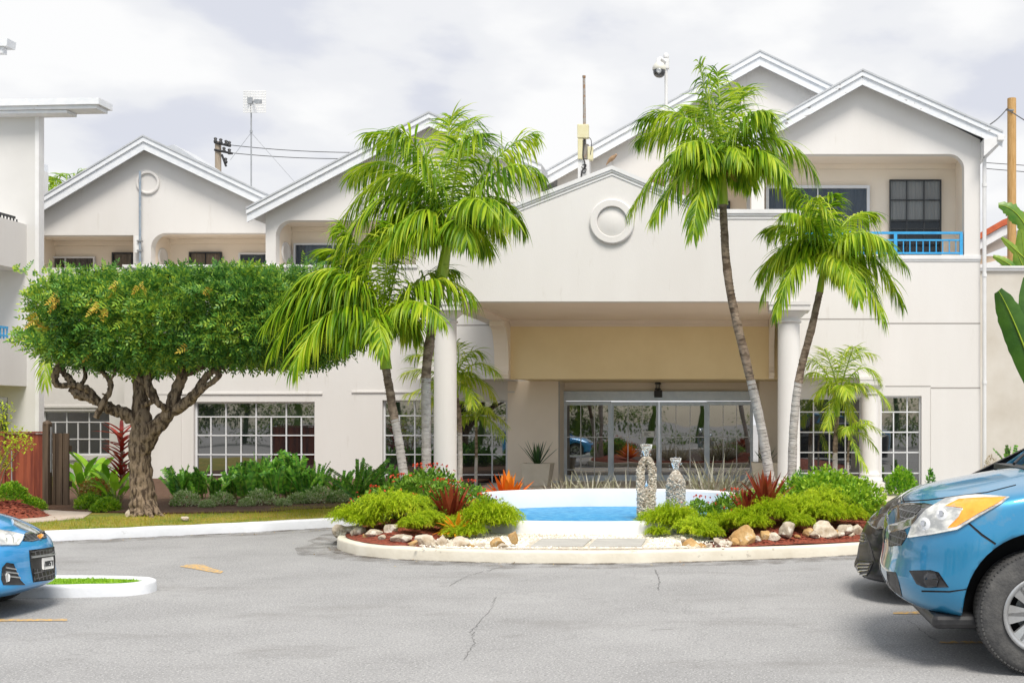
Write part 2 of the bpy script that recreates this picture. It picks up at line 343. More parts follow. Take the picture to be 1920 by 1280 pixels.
M['chips'] = leafmat('bark_chip', [(.10,.02,.01),(.25,.05,.03),(.40,.12,.07)], rough=.9, trans=0)
tag(c.build('mulch_chips', M['chips']), 'loose red bark chips in the island bed', kind='stuff')
# gravel in front of the basin
gp = []
for i in range(25): u = i/24; x = -3.35+3.0*u; gp.append((x, 12.69+.19+.16*abs(u-.55)*1.6))
for i in range(25): u = 1-i/24; x = -3.45+3.2*u; gp.append((x, 14.9+.1*sin(u*9)))
M['gravel'] = mat('pale_gravel', (.80,.75,.64), (.62,.55,.44), scale=14, rough=.9, bump=1, bscale=120, c3=(.30,.25,.19), c3scale=38, c3pos=.60)
g = MB(); g.slab(gp, .10, .142); tag(g.build('gravel_bed', M['gravel']), 'pale gravel between the fountain basin and kerb', kind='structure')
random.seed(8); c = MB()
for _ in range(5200):
    x = random.uniform(-3.6, .0); y = random.uniform(12.95, 14.55)
    if (x > -.45 or x < -3.3) and random.random() < .6: continue
    if -2.35 < x < -.98 and 13.02 < y < 13.9 and random.random() < .97: continue
    r = random.uniform(.008, .02); z = .143; h = [random.uniform(.6,1.2) for _ in range(6)]; a0 = random.uniform(0, pi)
    ring = [(x+r*h[q]*cos(a0+q*pi/3), y+r*h[q]*sin(a0+q*pi/3), z) for q in range(6)]
    top = (x+r*.1, y, z+r*random.uniform(.5,.9)); c.add(ring+[top], [(q, (q+1) % 6, 6) for q in range(6)])
M['pebble'] = leafmat('pale_pebble', [(.32,.26,.19),(.66,.60,.50),(.82,.79,.70),(.88,.86,.80)], rough=.9, trans=0)
tag(c.build('loose_gravel', M['pebble']), 'loose pale pebbles scattered over the gravel bed', kind='stuff')
for i, (x0, x1, lab) in enumerate([(-2.28,-1.68,'weathered grey paving slab in the gravel, left of the pair before the basin'), (-1.62,-1.02,'weathered grey paving slab in the gravel, right of the pair before the basin')]):
    p = MB()
    for q in range(2): p.box(x0, x1, 13.06+q*.41, 13.06+q*.41+.395, .12, .158+.002*q)
    tag(p.build('paving_slab', M['concrete'], org=((x0+x1)/2, 13.1, .12), bevel=.008), lab, 'paving slab', 'paving slabs in the gravel')

# the far lawn strip with its white kerb (left), and what lies behind it
M['lawn'] = mat('lawn_soil', (.16,.20,.02), (.36,.26,.05), scale=1.2, rough=.95, bump=.8, bscale=80, c3=(.09,.13,.012), c3scale=6, c3pos=.55, c3amt=.7)
KL = curve_pts([(-13.5,12.6,0),(-11.0,13.9,0),(-8.9,14.95,0),(-7.6,15.7,0),(-6.3,16.55,0),(-5.5,17.4,0),(-5.2,18.4,0),(-5.35,19.6,0),(-6.2,20.6,0)], 64)
k = MB(); strip([(p.x,p.y) for p in KL], .17, -.02, .135, k, closed=False, rnd=.025)
tag(k.build('lawn_kerb', M['kerbw']), 'white painted kerb along the lawn by the hotel', kind='structure')
grime(KL, .12, .7, False, 'dark dirt at the foot of the lawn kerb'); grime(KL, .5, .4, False, 'faint dirt fanning out from the lawn kerb')
lp = [(p.x-.10, p.y+.10) for p in KL]+[(-6.5,28.2),(-22,30),(-22,12.6)]
l = MB(); l.slab(lp, .0, .125); tag(l.build('lawn', M['lawn']), 'grass strip and bed in front of the hotel wall', kind='structure')
# planted bed soil against the wall
b = MB(); b.slab([(-8.9,17.75),(-7.3,18.1),(-5.9,19.6),(-5.9,28),(-14.5,28.3),(-14.5,20.5),(-10.6,18.3)], .11, .15)
M['soil'] = mat('dark_bed_soil', (.07,.035,.02), (.13,.07,.04), scale=12, rough=.95, bump=1, bscale=60)
tag(b.build('hedge_bed', M['soil']), 'dark soil under the hedge plants', kind='structure')
pth = MB(); pth.slab([(-12.5,15.2),(-9.9,16.35),(-9.6,17.0),(-10.9,20),(-12.2,22.5),(-14.5,22.0),(-14.8,17.0)], .11, .134)
tag(pth.build('path', mat('pinkish_concrete_path', (.50,.42,.36), (.42,.35,.29), scale=3, rough=.9, bump=.2)), 'pinkish concrete path leading to the gate', kind='structure')
# small kerbed grass island by the blue hatchback
SI = curve_pts([(-5.34,10.62,0),(-5.38,10.44,0),(-5.6,10.32,0),(-6.5,10.22,0),(-9.0,10.1,0),(-11.5,10.1,0),(-11.5,11.0,0),(-9.0,11.0,0),(-6.3,11.0,0),(-5.62,10.92,0),(-5.4,10.78,0)][::-1], 80, True)[::-1]
def ccw(P):
    a = sum(P[i].x*P[(i+1) % len(P)].y-P[(i+1) % len(P)].x*P[i].y for i in range(len(P))); return P if a > 0 else P[::-1]
SI = ccw(SI); k = MB(); strip([(p.x,p.y) for p in SI], .13, -.02, .105, k, rnd=.025)
tag(k.build('parking_kerb', M['kerbw']), 'white painted kerb nosing round a small grass island', kind='structure')
M['turf'] = mat('bright_turf', (.17,.36,.01), (.26,.46,.02), scale=9, rough=.95, bump=1, bscale=120)
l = MB(); l.slab([(p.x*.985+(-8.3*.015), p.y*.8+10.6*.2) for p in SI], .02, .09); tag(l.build('parking_turf', M['turf']), 'bright green grass on the small kerbed island', kind='structure')
def grass(mb, n, fn, zf, h, w_=.006):
    for _ in range(n):
        p = fn()
        if p is None: continue
        x, y = p; z = zf; a = random.uniform(0, 2*pi); hh = h*random.uniform(.4,1.2); lx, ly = random.gauss(0,.35)*hh, random.gauss(0,.35)*hh
        dx, dy = cos(a)*w_, sin(a)*w_; mb.add([(x-dx,y-dy,z),(x+dx,y+dy,z),(x+lx,y+ly,z+hh)], [(0,1,2)])
def in_poly(x, y, P):
    c_ = False; n = len(P)
    for i in range(n):
        (x1,y1),(x2,y2) = P[i], P[(i+1) % n]
        if (y1 > y) != (y2 > y) and x < (x2-x1)*(y-y1)/(y2-y1)+x1: c_ = not c_
    return c_
random.seed(2)
SIp = [(p.x,p.y) for p in SI]; SIi = [(x*.97+(-8.3*.03), y*.62+10.6*.38) for x,y in SIp]
def f1():
    x, y = random.uniform(-9,-5.2), random.uniform(10.2,11.6); return (x,y) if in_poly(x,y,SIi) else None
g = MB(); grass(g, 9000, f1, .088, .025)
M['blade'] = leafmat('bright_grass_blade', [(.12,.30,.01),(.24,.48,.015),(.36,.58,.03)], trans=.3)
tag(g.build('turf_grass', M['blade']), 'bright green blades on the small kerbed island', kind='stuff')
def f2():
    t = random.random(); i = int(t*(len(KL)-2)); p, q = KL[i], KL[i+1]; u = random.random(); d = random.uniform(.15, 2.2)
    tt = (q-p).normalized(); nn = Vector((-tt.y, tt.x, 0)); r = p.lerp(q, u)+nn*d
    if in_poly(r.x, r.y, [(-12.5,15.2),(-9.9,16.35),(-9.6,17.0),(-10.9,20),(-14,22)]): return None
    return (r.x, r.y)
g = MB(); grass(g, 16000, f2, .12, .05, .004)
M['blade2'] = leafmat('dry_grass_blade', [(.11,.22,.012),(.30,.36,.02),(.46,.33,.05),(.30,.42,.03)], trans=.3, nscale=1.2)
tag(g.build('lawn_grass', M['blade2']), 'short green and straw coloured grass along the white kerb', kind='stuff')
# painted markings, worn
M['ypaint'] = mat('worn_yellow_paint', (.66,.40,.10), (.50,.33,.14), scale=12, rough=.8, c3=(.27,.26,.26), c3scale=24, c3pos=.47, c3amt=.8)
def marking(name, pts, lab):
    m_ = MB(); m_.add([(x,y,.004) for x,y in pts], [tuple(range(len(pts)))]); tag(m_.build(name, M['ypaint']), lab, kind='structure')
def G(px, py): Y = CAMZ*FPX/(py-VY); return ((px-VX)*Y/FPX, Y)
marking('arrow_marking', [G(337,1062),G(352,1058),G(381,1058),G(400,1066),G(419,1071),G(413,1075),G(382,1070),G(362,1066)], 'worn yellow painted arrow on the driveway')
marking('bay_line', [G(-240,1166),G(-240,1161),G(126,1160),G(126,1164)], 'faded yellow bay line by the blue hatchback')
marking('bay_line', [G(1675,1151),G(1675,1147),G(1740,1146),G(1990,1146),G(1990,1151)], 'faded yellow bay line between the black car and the blue pickup')
marking('bay_line', [G(1760,1206),G(1763,1202),G(2000,1202),G(2000,1207)], 'faded yellow bay line under the blue pickup')
# cracks followed from the photograph
def crack(pts, lab, w_=.0026):
    random.seed(len(pts)*7+int(pts[0][0])); P = []
    for i in range(len(pts)-1):
        a, b_ = G(*pts[i]), G(*pts[i+1]); n = 14
        for j in range(n):
            t = j/n; P.append((a[0]+(b_[0]-a[0])*t+random.gauss(0,.007), a[1]+(b_[1]-a[1])*t+random.gauss(0,.03)))
    vs = []
    for i, (x, y) in enumerate(P): ww = w_*random.uniform(.3,1.3); vs += [(x-ww, y-ww*.5, .003), (x+ww, y+ww*.5, .003)]
    m_ = MB(); m_.add(vs, [(2*i,2*i+1,2*i+3,2*i+2) for i in range(len(P)-1)]); tag(m_.build('road_crack', mat('crack_dark', (.16,.16,.16), rough=1)), lab, kind='structure')
crack([(930,1120),(915,1150),(885,1180),(890,1205),(870,1240)], 'jagged crack in the asphalt in front of the island')
crack([(1228,1068),(1236,1085),(1235,1108)], 'short crack in the asphalt by the island kerb', .005)
crack([(928,1066),(880,1078),(838,1100)], 'slanting crack in the driveway below the gravel', .004)
crack([(1700,1160),(1745,1195),(1758,1200)], 'small crack beside the pickup wheel')
# ------------------------------------------------------------------ the hotel
Y1, PL, YR, YG3, YF, YU = 30.0, 28.0, 26.0, 29.0, 21.5, 26.5
hotel = root('hotel_building', (-3.5, 26, 0), 'white two storey hotel with gabled roofs and a projecting entrance portico', 'hotel')
def wall_holes(mb, x0, x1, z0, z1, holes, y0, y1, mi=0):
    xs = sorted({x0, x1, *[h[i] for h in holes for i in (0,1)]}); zs = sorted({z0, z1, *[h[i] for h in holes for i in (2,3)]})
    ins = lambda cx, cz: any(h[0] < cx < h[1] and h[2] < cz < h[3] for h in holes)
    for i in range(len(xs)-1):
        for j in range(len(zs)-1):
            a, b, c, d = xs[i], xs[i+1], zs[j], zs[j+1]
            if ins((a+b)/2, (c+d)/2): continue
            mb.add([(a,y0,c),(b,y0,c),(b,y0,d),(a,y0,d)], [(0,1,2,3)], mi); mb.add([(a,y1,c),(b,y1,c),(b,y1,d),(a,y1,d)], [(3,2,1,0)], mi)
    for (a,b,c,d) in list(holes)+[(x0,x1,z0,z1)]:
        mb.add([(a,y0,c),(b,y0,c),(b,y1,c),(a,y1,c)], [(0,1,2,3)], mi); mb.add([(a,y0,d),(b,y0,d),(b,y1,d),(a,y1,d)], [(0,1,2,3)], mi)
        mb.add([(a,y0,c),(a,y1,c),(a,y1,d),(a,y0,d)], [(0,1,2,3)], mi); mb.add([(b,y0,c),(b,y1,c),(b,y1,d),(b,y0,d)], [(0,1,2,3)], mi)
def pp(pts, Y): return [(X(x,Y), Z(y,Y)) for x, y in pts]
def arc(cx, cy, r, a0, a1, n=8): return [(cx+r*cos(radians(a0+(a1-a0)*i/n)), cy-r*sin(radians(a0+(a1-a0)*i/n))) for i in range(n+1)]
def wpart(name, mb, m, label=None, **kw):
    o = mb.build(name, m, hotel, **kw)
    if label: o['label'] = label
    return o
def gable_roof(Y, left, peak, right, depth, fm, oh=.30, t_px=24):
    """two slopes with layered barge boards; photo pixels give the outer line of the boards at the overhang"""
    Yf = Y-oh; L, P, R = W(*left, Yf), W(*peak, Yf), W(*right, Yf); t = t_px*Yf/FPX
    rf = MB(); fa = MB()
    for A, B in ((L, P), (P, R)):
        for mb, d0, d1, ya, yb in ((fa, 0, t*.36, Yf-.05, Yf+.002), (fa, t*.36, t, Yf-.012, Yf+.03), (rf, .0, .16, Yf+.031, Y+depth), (rf, -.045, -.002, Yf-.07, Y+depth)):
            mb.prism([(A.x, A.z-d1), (B.x, B.z-d1), (B.x, B.z-d0), (A.x, A.z-d0)], ya, yb)
    r = wpart('roof', rf, M['roof']); f = fa.build('fascia', fm, r)
    return r
def circle_ring(px, py, Y, ro, ri, th, parent=hotel, name='medallion', disc=0, mat_=None):
    c = W(px, py, Y); s_ = Y/FPX; mb = MB(); ro *= s_; ri *= s_
    mb.lathe((c.x, Y, c.z), [(ri, .0), (ri, -th*.8), (ri+.01, -th), (ro-.02, -th), (ro, -th*.75), (ro, .0)], 64, 'Y', smooth=False)
    if disc: mb.lathe((c.x, Y, c.z), [(ri, -.004), (ri-.02, -.02), (0.001, -.02)], 48, 'Y')
    return mb.build(name, mat_ or M['wall'], parent)
def loggia(x0, x1, yt, yb, Y, depth=1.05, mt='tan', ext=.25):
    a, b, t, bt = X(x0,Y)-ext*0, X(x1,Y), Z(yt,Y), Z(yb,Y); mb = MB(); e = .12; y0 = Y+.24
    mb.box(a-.3, b+.3, Y+depth, Y+depth+.15, bt-.3, t+.3)          # back
    mb.box(a-.3, a-.001, y0, Y+depth-.001, bt-.3, t+.3); mb.box(b+.001, b+.3, y0, Y+depth-.001, bt-.3, t+.3)
    mb.box(a, b, y0, Y+depth-.001, t+.001, t+.1); mb.box(a, b, y0, Y+depth-.001, bt-.25, bt-.1)
    mb.box(a, b, Y+depth-.06, Y+depth-.002, t-.12, t)             # little cornice
    wpart('loggia_wall', mb, M[mt])
    return Y+depth

# left wing, gable 1
mb = MB()
mb.prism(pp([(50,441),(250,441),(250,502),(283,502)]+arc(311,465,28,180,90)+[(510,437),(510,385),(271,266),(50,384)], Y1), Y1, Y1+.24)
wpart('gable_wall', mb, M['wall'])
mb = MB(); zl = Z(502, Y1)
wall_holes(mb, X(20,Y1), X(510,Y1), 0, zl-.002, [(X(78,Y1), X(205,Y1), Z(853,Y1), Z(770,Y1))], Y1+.001, Y1+.26)
mb.box(X(75,Y1), X(210,Y1), Y1-.05, Y1, Z(862,Y1), Z(853,Y1)); mb.box(X(70,Y1), X(236,Y1), Y1-.03, Y1, Z(764,Y1), Z(760,Y1))
wpart('wall', mb, M['wall'])
yb = loggia(60, 250, 441, 500, Y1); loggia(283, 505, 437, 500, Y1)
gable_roof(Y1, (52,388), (270,257), (500,366), 9, M['fascia'])
circle_ring(278, 343, Y1, 22, 17.5, .05)
mb = MB(); mb.prism(pp([(306,276),(352,302),(374,302),(326,271)], Y1+5), Y1+5, Y1+6.5); wpart('roof_vent', mb, M['roof'])
# gable 2
mb = MB()
mb.prism(pp([(498,502),(517,502)]+arc(546,442,29,180,90)+[(760,413)]+arc(760,433,20,90,0)+[(780,502),(862,502),(862,379),(1012,379),(1012,330),(805,232),(498,398)], PL), PL, PL+.24)
wpart('gable_wall', mb, M['wall'])
loggia(517, 780, 413, 500, PL); loggia(862, 1012, 379, 500, PL, mt='tan')
gable_roof(PL, (463,393), (805,213), (1015,311), 9, M['fascia'])
mb = MB(); c = W(535, 468, PL+.6)    # oval vent on the side wall of the balcony
mb.lathe((X(517,PL)+.002, PL+.62, Z(467,PL)), [(.0,.0),(.16,.0),(.22,.035),(.26,.035),(.27,0)], 32, 'X'); wpart('medallion', mb, M['wall'])
mb = MB(); mb.lathe((X(283,Y1)+.002, Y1+.62, Z(476,Y1)), [(.0,.0),(.14,.0),(.19,.03),(.24,.03),(.25,0)], 32, 'X'); wpart('medallion', mb, M['wall'])
# long ground-floor wall of the left wing, with its flat terrace top
BW = (X(363,PL), X(590,PL), Z(922,PL), Z(753,PL)); BW2 = (X(717,PL), X(950,PL), Z(922,PL), Z(750,PL))
DX0, DX1, DZ = X(1047,PL), X(1424,PL), 2.52
mb = MB(); zt = Z(503, PL)
wall_holes(mb, X(234,PL), X(1047,PL), 0, zt, [BW, BW2], PL-.0011, PL+.26)
mb.box(X(234,PL), X(1047,PL), PL+.261, Y1, zt-.18, zt-.02)
mb.box(X(297,PL), X(605,PL), PL-.03, PL-.0012, Z(739,PL), Z(736,PL)); mb.box(X(234,PL), X(341,PL), PL-.02, PL-.0012, 0, zt-.3)
mb.box(X(660,PL), X(965,PL), PL-.03, PL-.0012, Z(736,PL), Z(733,PL))
wpart('wall', mb, M['wall'])
mb = MB(); mb.box(X(230,PL), X(783,PL), PL-.035, PL+.3, zt+.001, zt+.085); wpart('ledge', mb, M['trim'], bevel=.012)
mb = MB()
mb.box(X(650,PL), X(783,PL), PL-.004, PL-.0012, Z(622.5,PL), Z(620.5,PL)); wpart('wall_joint', mb, M['seam'])
# step-out beside and behind the portico (its front is the yellowish drop wall)
mb = MB(); mb.box(X(783,YU), X(949,YU), YU, PL-.002, DZ, Z(430,YU)); wpart('wall', mb, M['wall'])
mb = MB(); mb.box(X(783,YU), X(949,YU), YU-.004, YU-.0005, Z(610.5,YU), Z(608.5,YU)); wpart('wall_joint', mb, M['seam'])
mb = MB(); mb.box(X(949,YU)+.001, X(1470,YU), YU+.001, YU+.3, DZ, 5.0); mb.box(X(949,YU)+.3, X(1470,YU), YU+.301, PL+1.5, DZ, DZ+.1); wpart('drop_wall', mb, M['cream'])
# entrance wall pieces and recess
mb = MB(); YD = 29.0
mb.box(DX0-.3, DX0, PL+.262, YD+.3, 0, DZ-.002); mb.box(DX1, X(1500,PL), PL, PL+.25, 0, DZ-.002); mb.box(DX1, DX1+.25, PL+.251, YD+.3, 0, DZ-.002)
mb.box(X(952,PL), DX0-.001, PL-.012, PL-.0025, .1, DZ-.002)
hz = Z(733, YD)
mb.box(DX0, DX1, YD+.02, YD+.2, hz+.001, DZ-.002)
wpart('entrance_wall', mb, M['tan'])
mb = MB(); mb.box(DX0-3, DX1+3, YU-5.4, YD+.3, 0, .03); wpart('porch_floor', mb, mat('light_bounce_tile', (.62,.56,.48), (.54,.48,.41), scale=3, rough=.5))  # floor made paler than concrete to bounce light into the dim entrance

# ---------- windows
def window(x0, x1, z0, z1, y, cols, rows, top=False, fm='frame', gm='glass', bar_=.042, curtain=None, zsplit=None, yfr=.06, thin=.028):
    """frame with glazing bars; the panes are one glass child"""
    mb = MB(); fr = bar_
    mb.box(x0, x1, y, y+yfr, z0, z0+fr); mb.box(x0, x1, y, y+yfr, z1-fr, z1); mb.box(x0, x0+fr, y+.001, y+yfr-.001, z0+fr, z1-fr); mb.box(x1-fr, x1, y+.001, y+yfr-.001, z0+fr, z1-fr)
    zs = zsplit or [z0+(z1-z0)*i/rows for i in range(1, rows)]
    for z in zs: mb.box(x0+fr, x1-fr, y+.006, y+yfr-.004, z-thin/2, z+thin/2)
    ztop = max(zs) if zs else z1
    for i in range(1, cols):
        x = x0+(x1-x0)*i/cols
        mb.box(x-thin/2, x+thin/2, y+.012, y+yfr-.008, z0+fr, (ztop if (top and i % 2) else z1-fr))
    o = wpart('window', mb, M[fm])
    g_ = MB(); g_.add([(x0+fr*.5,y+yfr*.6,z0+fr*.5),(x1-fr*.5,y+yfr*.6,z0+fr*.5),(x1-fr*.5,y+yfr*.6,z1-fr*.5),(x0+fr*.5,y+yfr*.6,z1-fr*.5)], [(0,1,2,3)]); g_.build('glass', M[gm], o)
    if curtain:
        c_ = MB(); n = 60; vs = []
        for i in range(n+1):
            x = x0+(x1-x0)*i/n; yy = y+yfr+.10+.028*sin(i*1.9)+.012*sin(i*.7); vs += [(x, yy, z0), (x, yy, z1)]
        c_.add(vs, [(2*i,2*i+2,2*i+3,2*i+1) for i in range(n)], 0, True); c_.build('curtain', M[curtain], o)
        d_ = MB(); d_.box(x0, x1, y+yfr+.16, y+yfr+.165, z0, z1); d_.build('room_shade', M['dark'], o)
    return o
zz = [Z(p, PL) for p in (781,816,852,890)]
window(*BW, PL+.10, 8, 5, True, zsplit=zz)
zz = [Z(p, PL) for p in (779,816,852,890)]
window(*BW2, PL+.10, 8, 5, True, zsplit=zz)
window(X(78,Y1), X(205,Y1), Z(853,Y1), Z(770,Y1), Y1+.10, 6, 3, True, zsplit=[Z(791,Y1), Z(823,Y1)])
ya = Y1+1.05-.06
def upw(x0, x1, y0, y1, Yp, cols, fm, cur, rows=1, **k): return window(X(x0,Yp), X(x1,Yp), Z(y1,Yp), Z(y0,Yp), Yp-.07, cols, rows, fm=fm, gm='glassup', curtain=None, **k)
def upcur(x0, x1, y0, y1, Yp, cols, fm, cur, rows=1, **k):
    """upstairs window standing proud of the loggia's back wall, curtain close behind the glass"""
    a, b, c_, d_ = X(x0,Yp), X(x1,Yp), Z(y1,Yp), Z(y0,Yp)
    o = window(a, b, c_, d_, Yp-.10, cols, rows, fm=fm, gm='glassup', **k)
    q = MB(); n = 70; vs = []
    for i in range(n+1):
        x = a+.03+(b-a-.06)*i/n; yy = Yp-.022+.012*sin(i*1.9)+.005*sin(i*.7); vs += [(x, yy, c_+.02), (x, yy, d_-.02)]
    q.add(vs, [(2*i,2*i+2,2*i+3,2*i+1) for i in range(n)], 0, True); q.build('curtain', M[cur], o)
    return o
Yb = Y1+1.05-.004
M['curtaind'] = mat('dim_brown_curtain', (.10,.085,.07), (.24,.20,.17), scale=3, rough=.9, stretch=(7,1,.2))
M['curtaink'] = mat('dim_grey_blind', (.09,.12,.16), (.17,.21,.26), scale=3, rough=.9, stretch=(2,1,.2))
upcur(70, 181, 482, 520, Yb, 2, 'frame', 'curtaind'); upcur(213, 252, 474, 520, Yb, 1, 'aludark', 'curtain'); upcur(357, 418, 473, 520, Yb, 2, 'aludark', 'curtain', thin=.015); upcur(450, 505, 475, 520, Yb, 1, 'frame', 'curtaink')
Yb = PL+1.05-.004
upcur(553, 700, 457, 520, Yb, 2, 'frame', 'curtaink')

# ---------- centre gable behind the portico
mb = MB()
mb.prism(pp([(1045,420),(1222,420),(1222,333),(1380,333)]+arc(1380,353,20,90,0,5)+[(1400,420),(1600,420),(1600,212),(1425,118),(1045,335)], YG3), YG3, YG3+.24)
wpart('gable_wall', mb, M['wall'])
gable_roof(YG3, (1013,329), (1425,98), (1620,192), 9, M['fascia'], t_px=25)
loggia(1222, 1400, 333, 440, YG3)
mb = MB(); mb.box(X(1246,YG3), X(1254,YG3), YG3+.02, YG3+.14, Z(420,YG3), Z(333,YG3)); wpart('post', mb, M['trim'])
upcur(1285, 1369, 378, 440, YG3+1.046, 2, 'aludark', 'curtaink')

# ---------- right wing
mb = MB()
mb.prism(pp([(1409,478),(1433,478)]+arc(1461,317,28,180,90)+arc(1780,317,28,90,0)+[(1808,478),(1838,478),(1838,262),(1617,152),(1409,248)], YR), YR, YR+.24)
wpart('gable_wall', mb, M['wall'])
W1 = (X(1496,YR), X(1616,YR), Z(922,YR), Z(745,YR)); W2 = (X(1651,YR), X(1728,YR), Z(922,YR), Z(742,YR))
mb = MB(); wall_holes(mb, X(1474,YR), X(1838,YR), 0, Z(488,YR), [W1, W2], YR+.001, YR+.26)
mb.box(X(1745,YR), X(1838,YR), YR-.012, YR, 0, Z(727,YR)); mb.box(X(1838,YR)-.25, X(1838,YR), YR+.262, YR+9, 0, Z(262,YR)); mb.box(X(1474,YR), X(1474,YR)+.2, YR+.262, PL+.2, 0, Z(488,YR))
wpart('wall', mb, M['wall'])
mb = MB(); mb.box(X(1409,YR), X(1838,YR)+.02, YR-.035, YR+.3, Z(486.5,YR), Z(478.5,YR)); mb.box(X(1474,YR), X(1838,YR)+.01, YR-.018, YR, Z(490,YR), Z(486.5,YR)-.001); wpart('ledge', mb, M['trim'], bevel=.01)
mb = MB(); mb.box(X(1655,YR), X(1838,YR), YR-.004, YR+.0005, Z(607,YR), Z(605,YR)); mb.box(X(1745,YR), X(1838,YR), YR-.016, YR-.0125, Z(728,YR), Z(726,YR)); mb.box(X(1660,YR), X(1745,YR), YR-.004, YR+.0005, Z(724.5,YR), Z(723,YR)); wpart('wall_joint', mb, M['seam'])
YB = 24.9
mb = MB(); mb.box(X(1470,YB), X(1652,YB), YB, YR-.075, 2.51, Z(485,YB)); wpart('bay_wall', mb, M['wall'])
mb = MB(); mb.box(X(1498,YB), X(1652,YB), YB-.004, YB-.0005, Z(599,YB), Z(597,YB)); wpart('wall_joint', mb, M['seam'])
gable_roof(YR, (1385,266), (1617,134), (1880,250), 9, M['fascia_old'], t_px=25)
# eaves box with soffit and gutter, downpipe
mb = MB(); e0 = X(1838,YR); mb.prism([(e0+.002, Z(300,YR)), (e0+.42, Z(268,YR)), (e0+.5, Z(262,YR)), (e0+.002, Z(268,YR))], YR-.38, YR+8); wpart('soffit', mb, M['trim'])
mb = MB(); gx = X(1872,YR-.4)
mb.box(gx-.02, gx+.13, YR-.42, YR+8, Z(264,YR-.4), Z(252,YR-.4)); wpart('gutter', mb, M['trim'], bevel=.02)
mb = MB(); dx = X(1841.5,YR)+.03
mb.tube([(gx+.06, YR-.2, Z(262,YR)), (gx+.04, YR-.2, Z(272,YR)), (dx+.06, YR-.12, Z(290,YR)), (dx, YR-.10, Z(300,YR)), (dx, YR-.10, .05)], .045, 12)
for py in (352, 520, 720): mb.tube([(dx, YR-.10, Z(py,YR)), (dx, YR-.10, Z(py-6,YR))], .056, 12)
wpart('downpipe', mb, M['trim'])
Yb = loggia(1433, 1808, 289, 478, YR)-.004
o = upcur(1436, 1630, 349, 520, Yb, 2, 'frame', 'curtaink', bar_=.07)
o = window(X(1667,Yb), X(1764,Yb), Z(520,Yb), Z(338,Yb), Yb-.09, 3, 4, fm='aludark', gm='glassup', bar_=.03, thin=.022, zsplit=[Z(376,Yb), Z(415,Yb), Z(430,Yb)])
q = MB(); a, b = X(1667,Yb)+.03, X(1764,Yb)-.03; vs = []
for i in range(61): vs += [(a+(b-a)*i/60, Yb-.02+.01*sin(i*1.3), Z(412,Yb)), (a+(b-a)*i/60, Yb-.02+.01*sin(i*1.3), Z(340,Yb))]
q.add(vs, [(2*i,2*i+2,2*i+3,2*i+1) for i in range(60)], 0, True); q.build('curtain', M['curtaing'], o)
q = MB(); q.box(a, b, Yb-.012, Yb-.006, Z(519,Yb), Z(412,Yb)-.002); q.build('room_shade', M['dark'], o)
window(*W1, YR+.10, 4, 5, False, zsplit=[Z(p,YR) for p in (772,810,848,887)], gm='glass'); window(*W2, YR+.10, 3, 5, True, zsplit=[Z(p,YR) for p in (772,810,848,887)])
# blue balcony railing
rl = MB(); x0, x1 = X(1433,YR)+.03, X(1808,YR)-.03; yr = YR+.06; zb, zt_ = Z(478,YR), Z(434,YR)
rl.box(x0, x1, yr-.03, yr+.03, zt_-.05, zt_); rl.box(x0+.05, x1-.05, yr-.02, yr+.02, Z(451,YR), Z(448,YR)); rl.box(x0, x1, yr-.025, yr+.025, zb+.03, zb+.07)
n = 30
for i in range(1, n): x = x0+(x1-x0)*i/n; rl.box(x-.011, x+.011, yr-.011, yr+.011, zb+.07, Z(451,YR))
for i in range(1, 4): x = x0+(x1-x0)*i/3-.03; rl.box(x-.035, x+.035, yr-.032, yr+.032, zb, zt_-.051)
rl.box(x0-.02, x0+.05, yr-.032, yr+.032, zb, zt_-.051)
wpart('railing', rl, M['bluerail'])

# ---------- portico
pc = lambda pts: pp(pts, YF)
mb = MB(); xl, xr_ = X(806,YF), X(1498,YF); zb0 = Z(565,YF)
mb.prism(pc([(806,565),(1498,565),(1498,402),(1344,402),(1147.5,321),(944,398),(806,398)]), YF, YF+.28)
mb.box(xl, xl+.28, YF+.281, YU-.001, zb0+.001, Z(400,YF)); mb.box(xr_-.28, xr_, YF+.281, YB-.001, zb0+.001, Z(402,YF))
mb.box(xl+.281, xr_-.281, YF+.281, YU-.001, Z(452,YF), Z(446,YF))
wpart('portico_fascia', mb, M['wall'])
cap = MB(); line = pc([(800,394),(944,394),(1147.5,315),(1345,397),(1500,397)])
for d0, d1, oh in ((-.04, .035, .045), (.035, .075, .025), (.11, .135, .015)):
    for (a, b) in zip(line[:-1], line[1:]): cap.prism([(a[0], a[1]-d1), (b[0], b[1]-d1), (b[0], b[1]-d0), (a[0], a[1]-d0)], YF-oh, YF+.3 if d0 < .1 else YF-.001)
for x0, x1 in ((xl-.1, xl+.3), (xr_-.3, xr_+.06)): cap.box(x0, x1, YF+.301, YU-.002 if x0 < 0 else YB-.002, line[0][1]-.035, line[0][1]+.038)
wpart('cornice', cap, M['trim'])
circle_ring(1148, 416, YF, 42, 28, .07, disc=1)
mb = MB(); bl0, bl1 = X(820,YF), X(862,YF); br0, br1 = X(1457,YF), X(1498,YF)-.281
mb.box(bl0+.05, bl1, YF+.281, YU-.002, zb0+.002, zb0+.25)
mb.box(bl1+.001, br0, YF+.281, YU-.002, zb0+.07, zb0+.2); mb.box(br0+.001, br1+.2, YF+.281, YU-.002, zb0+.002, zb0+.25)
mb.box(bl1+.002, br0-.001, YU-.13, YU-.003, zb0-.02, zb0+.069); mb.box(bl1+.002, br0-.001, YU-.07, YU-.003, zb0-.07, zb0-.021)
wpart('ceiling', mb, M['ceil'])
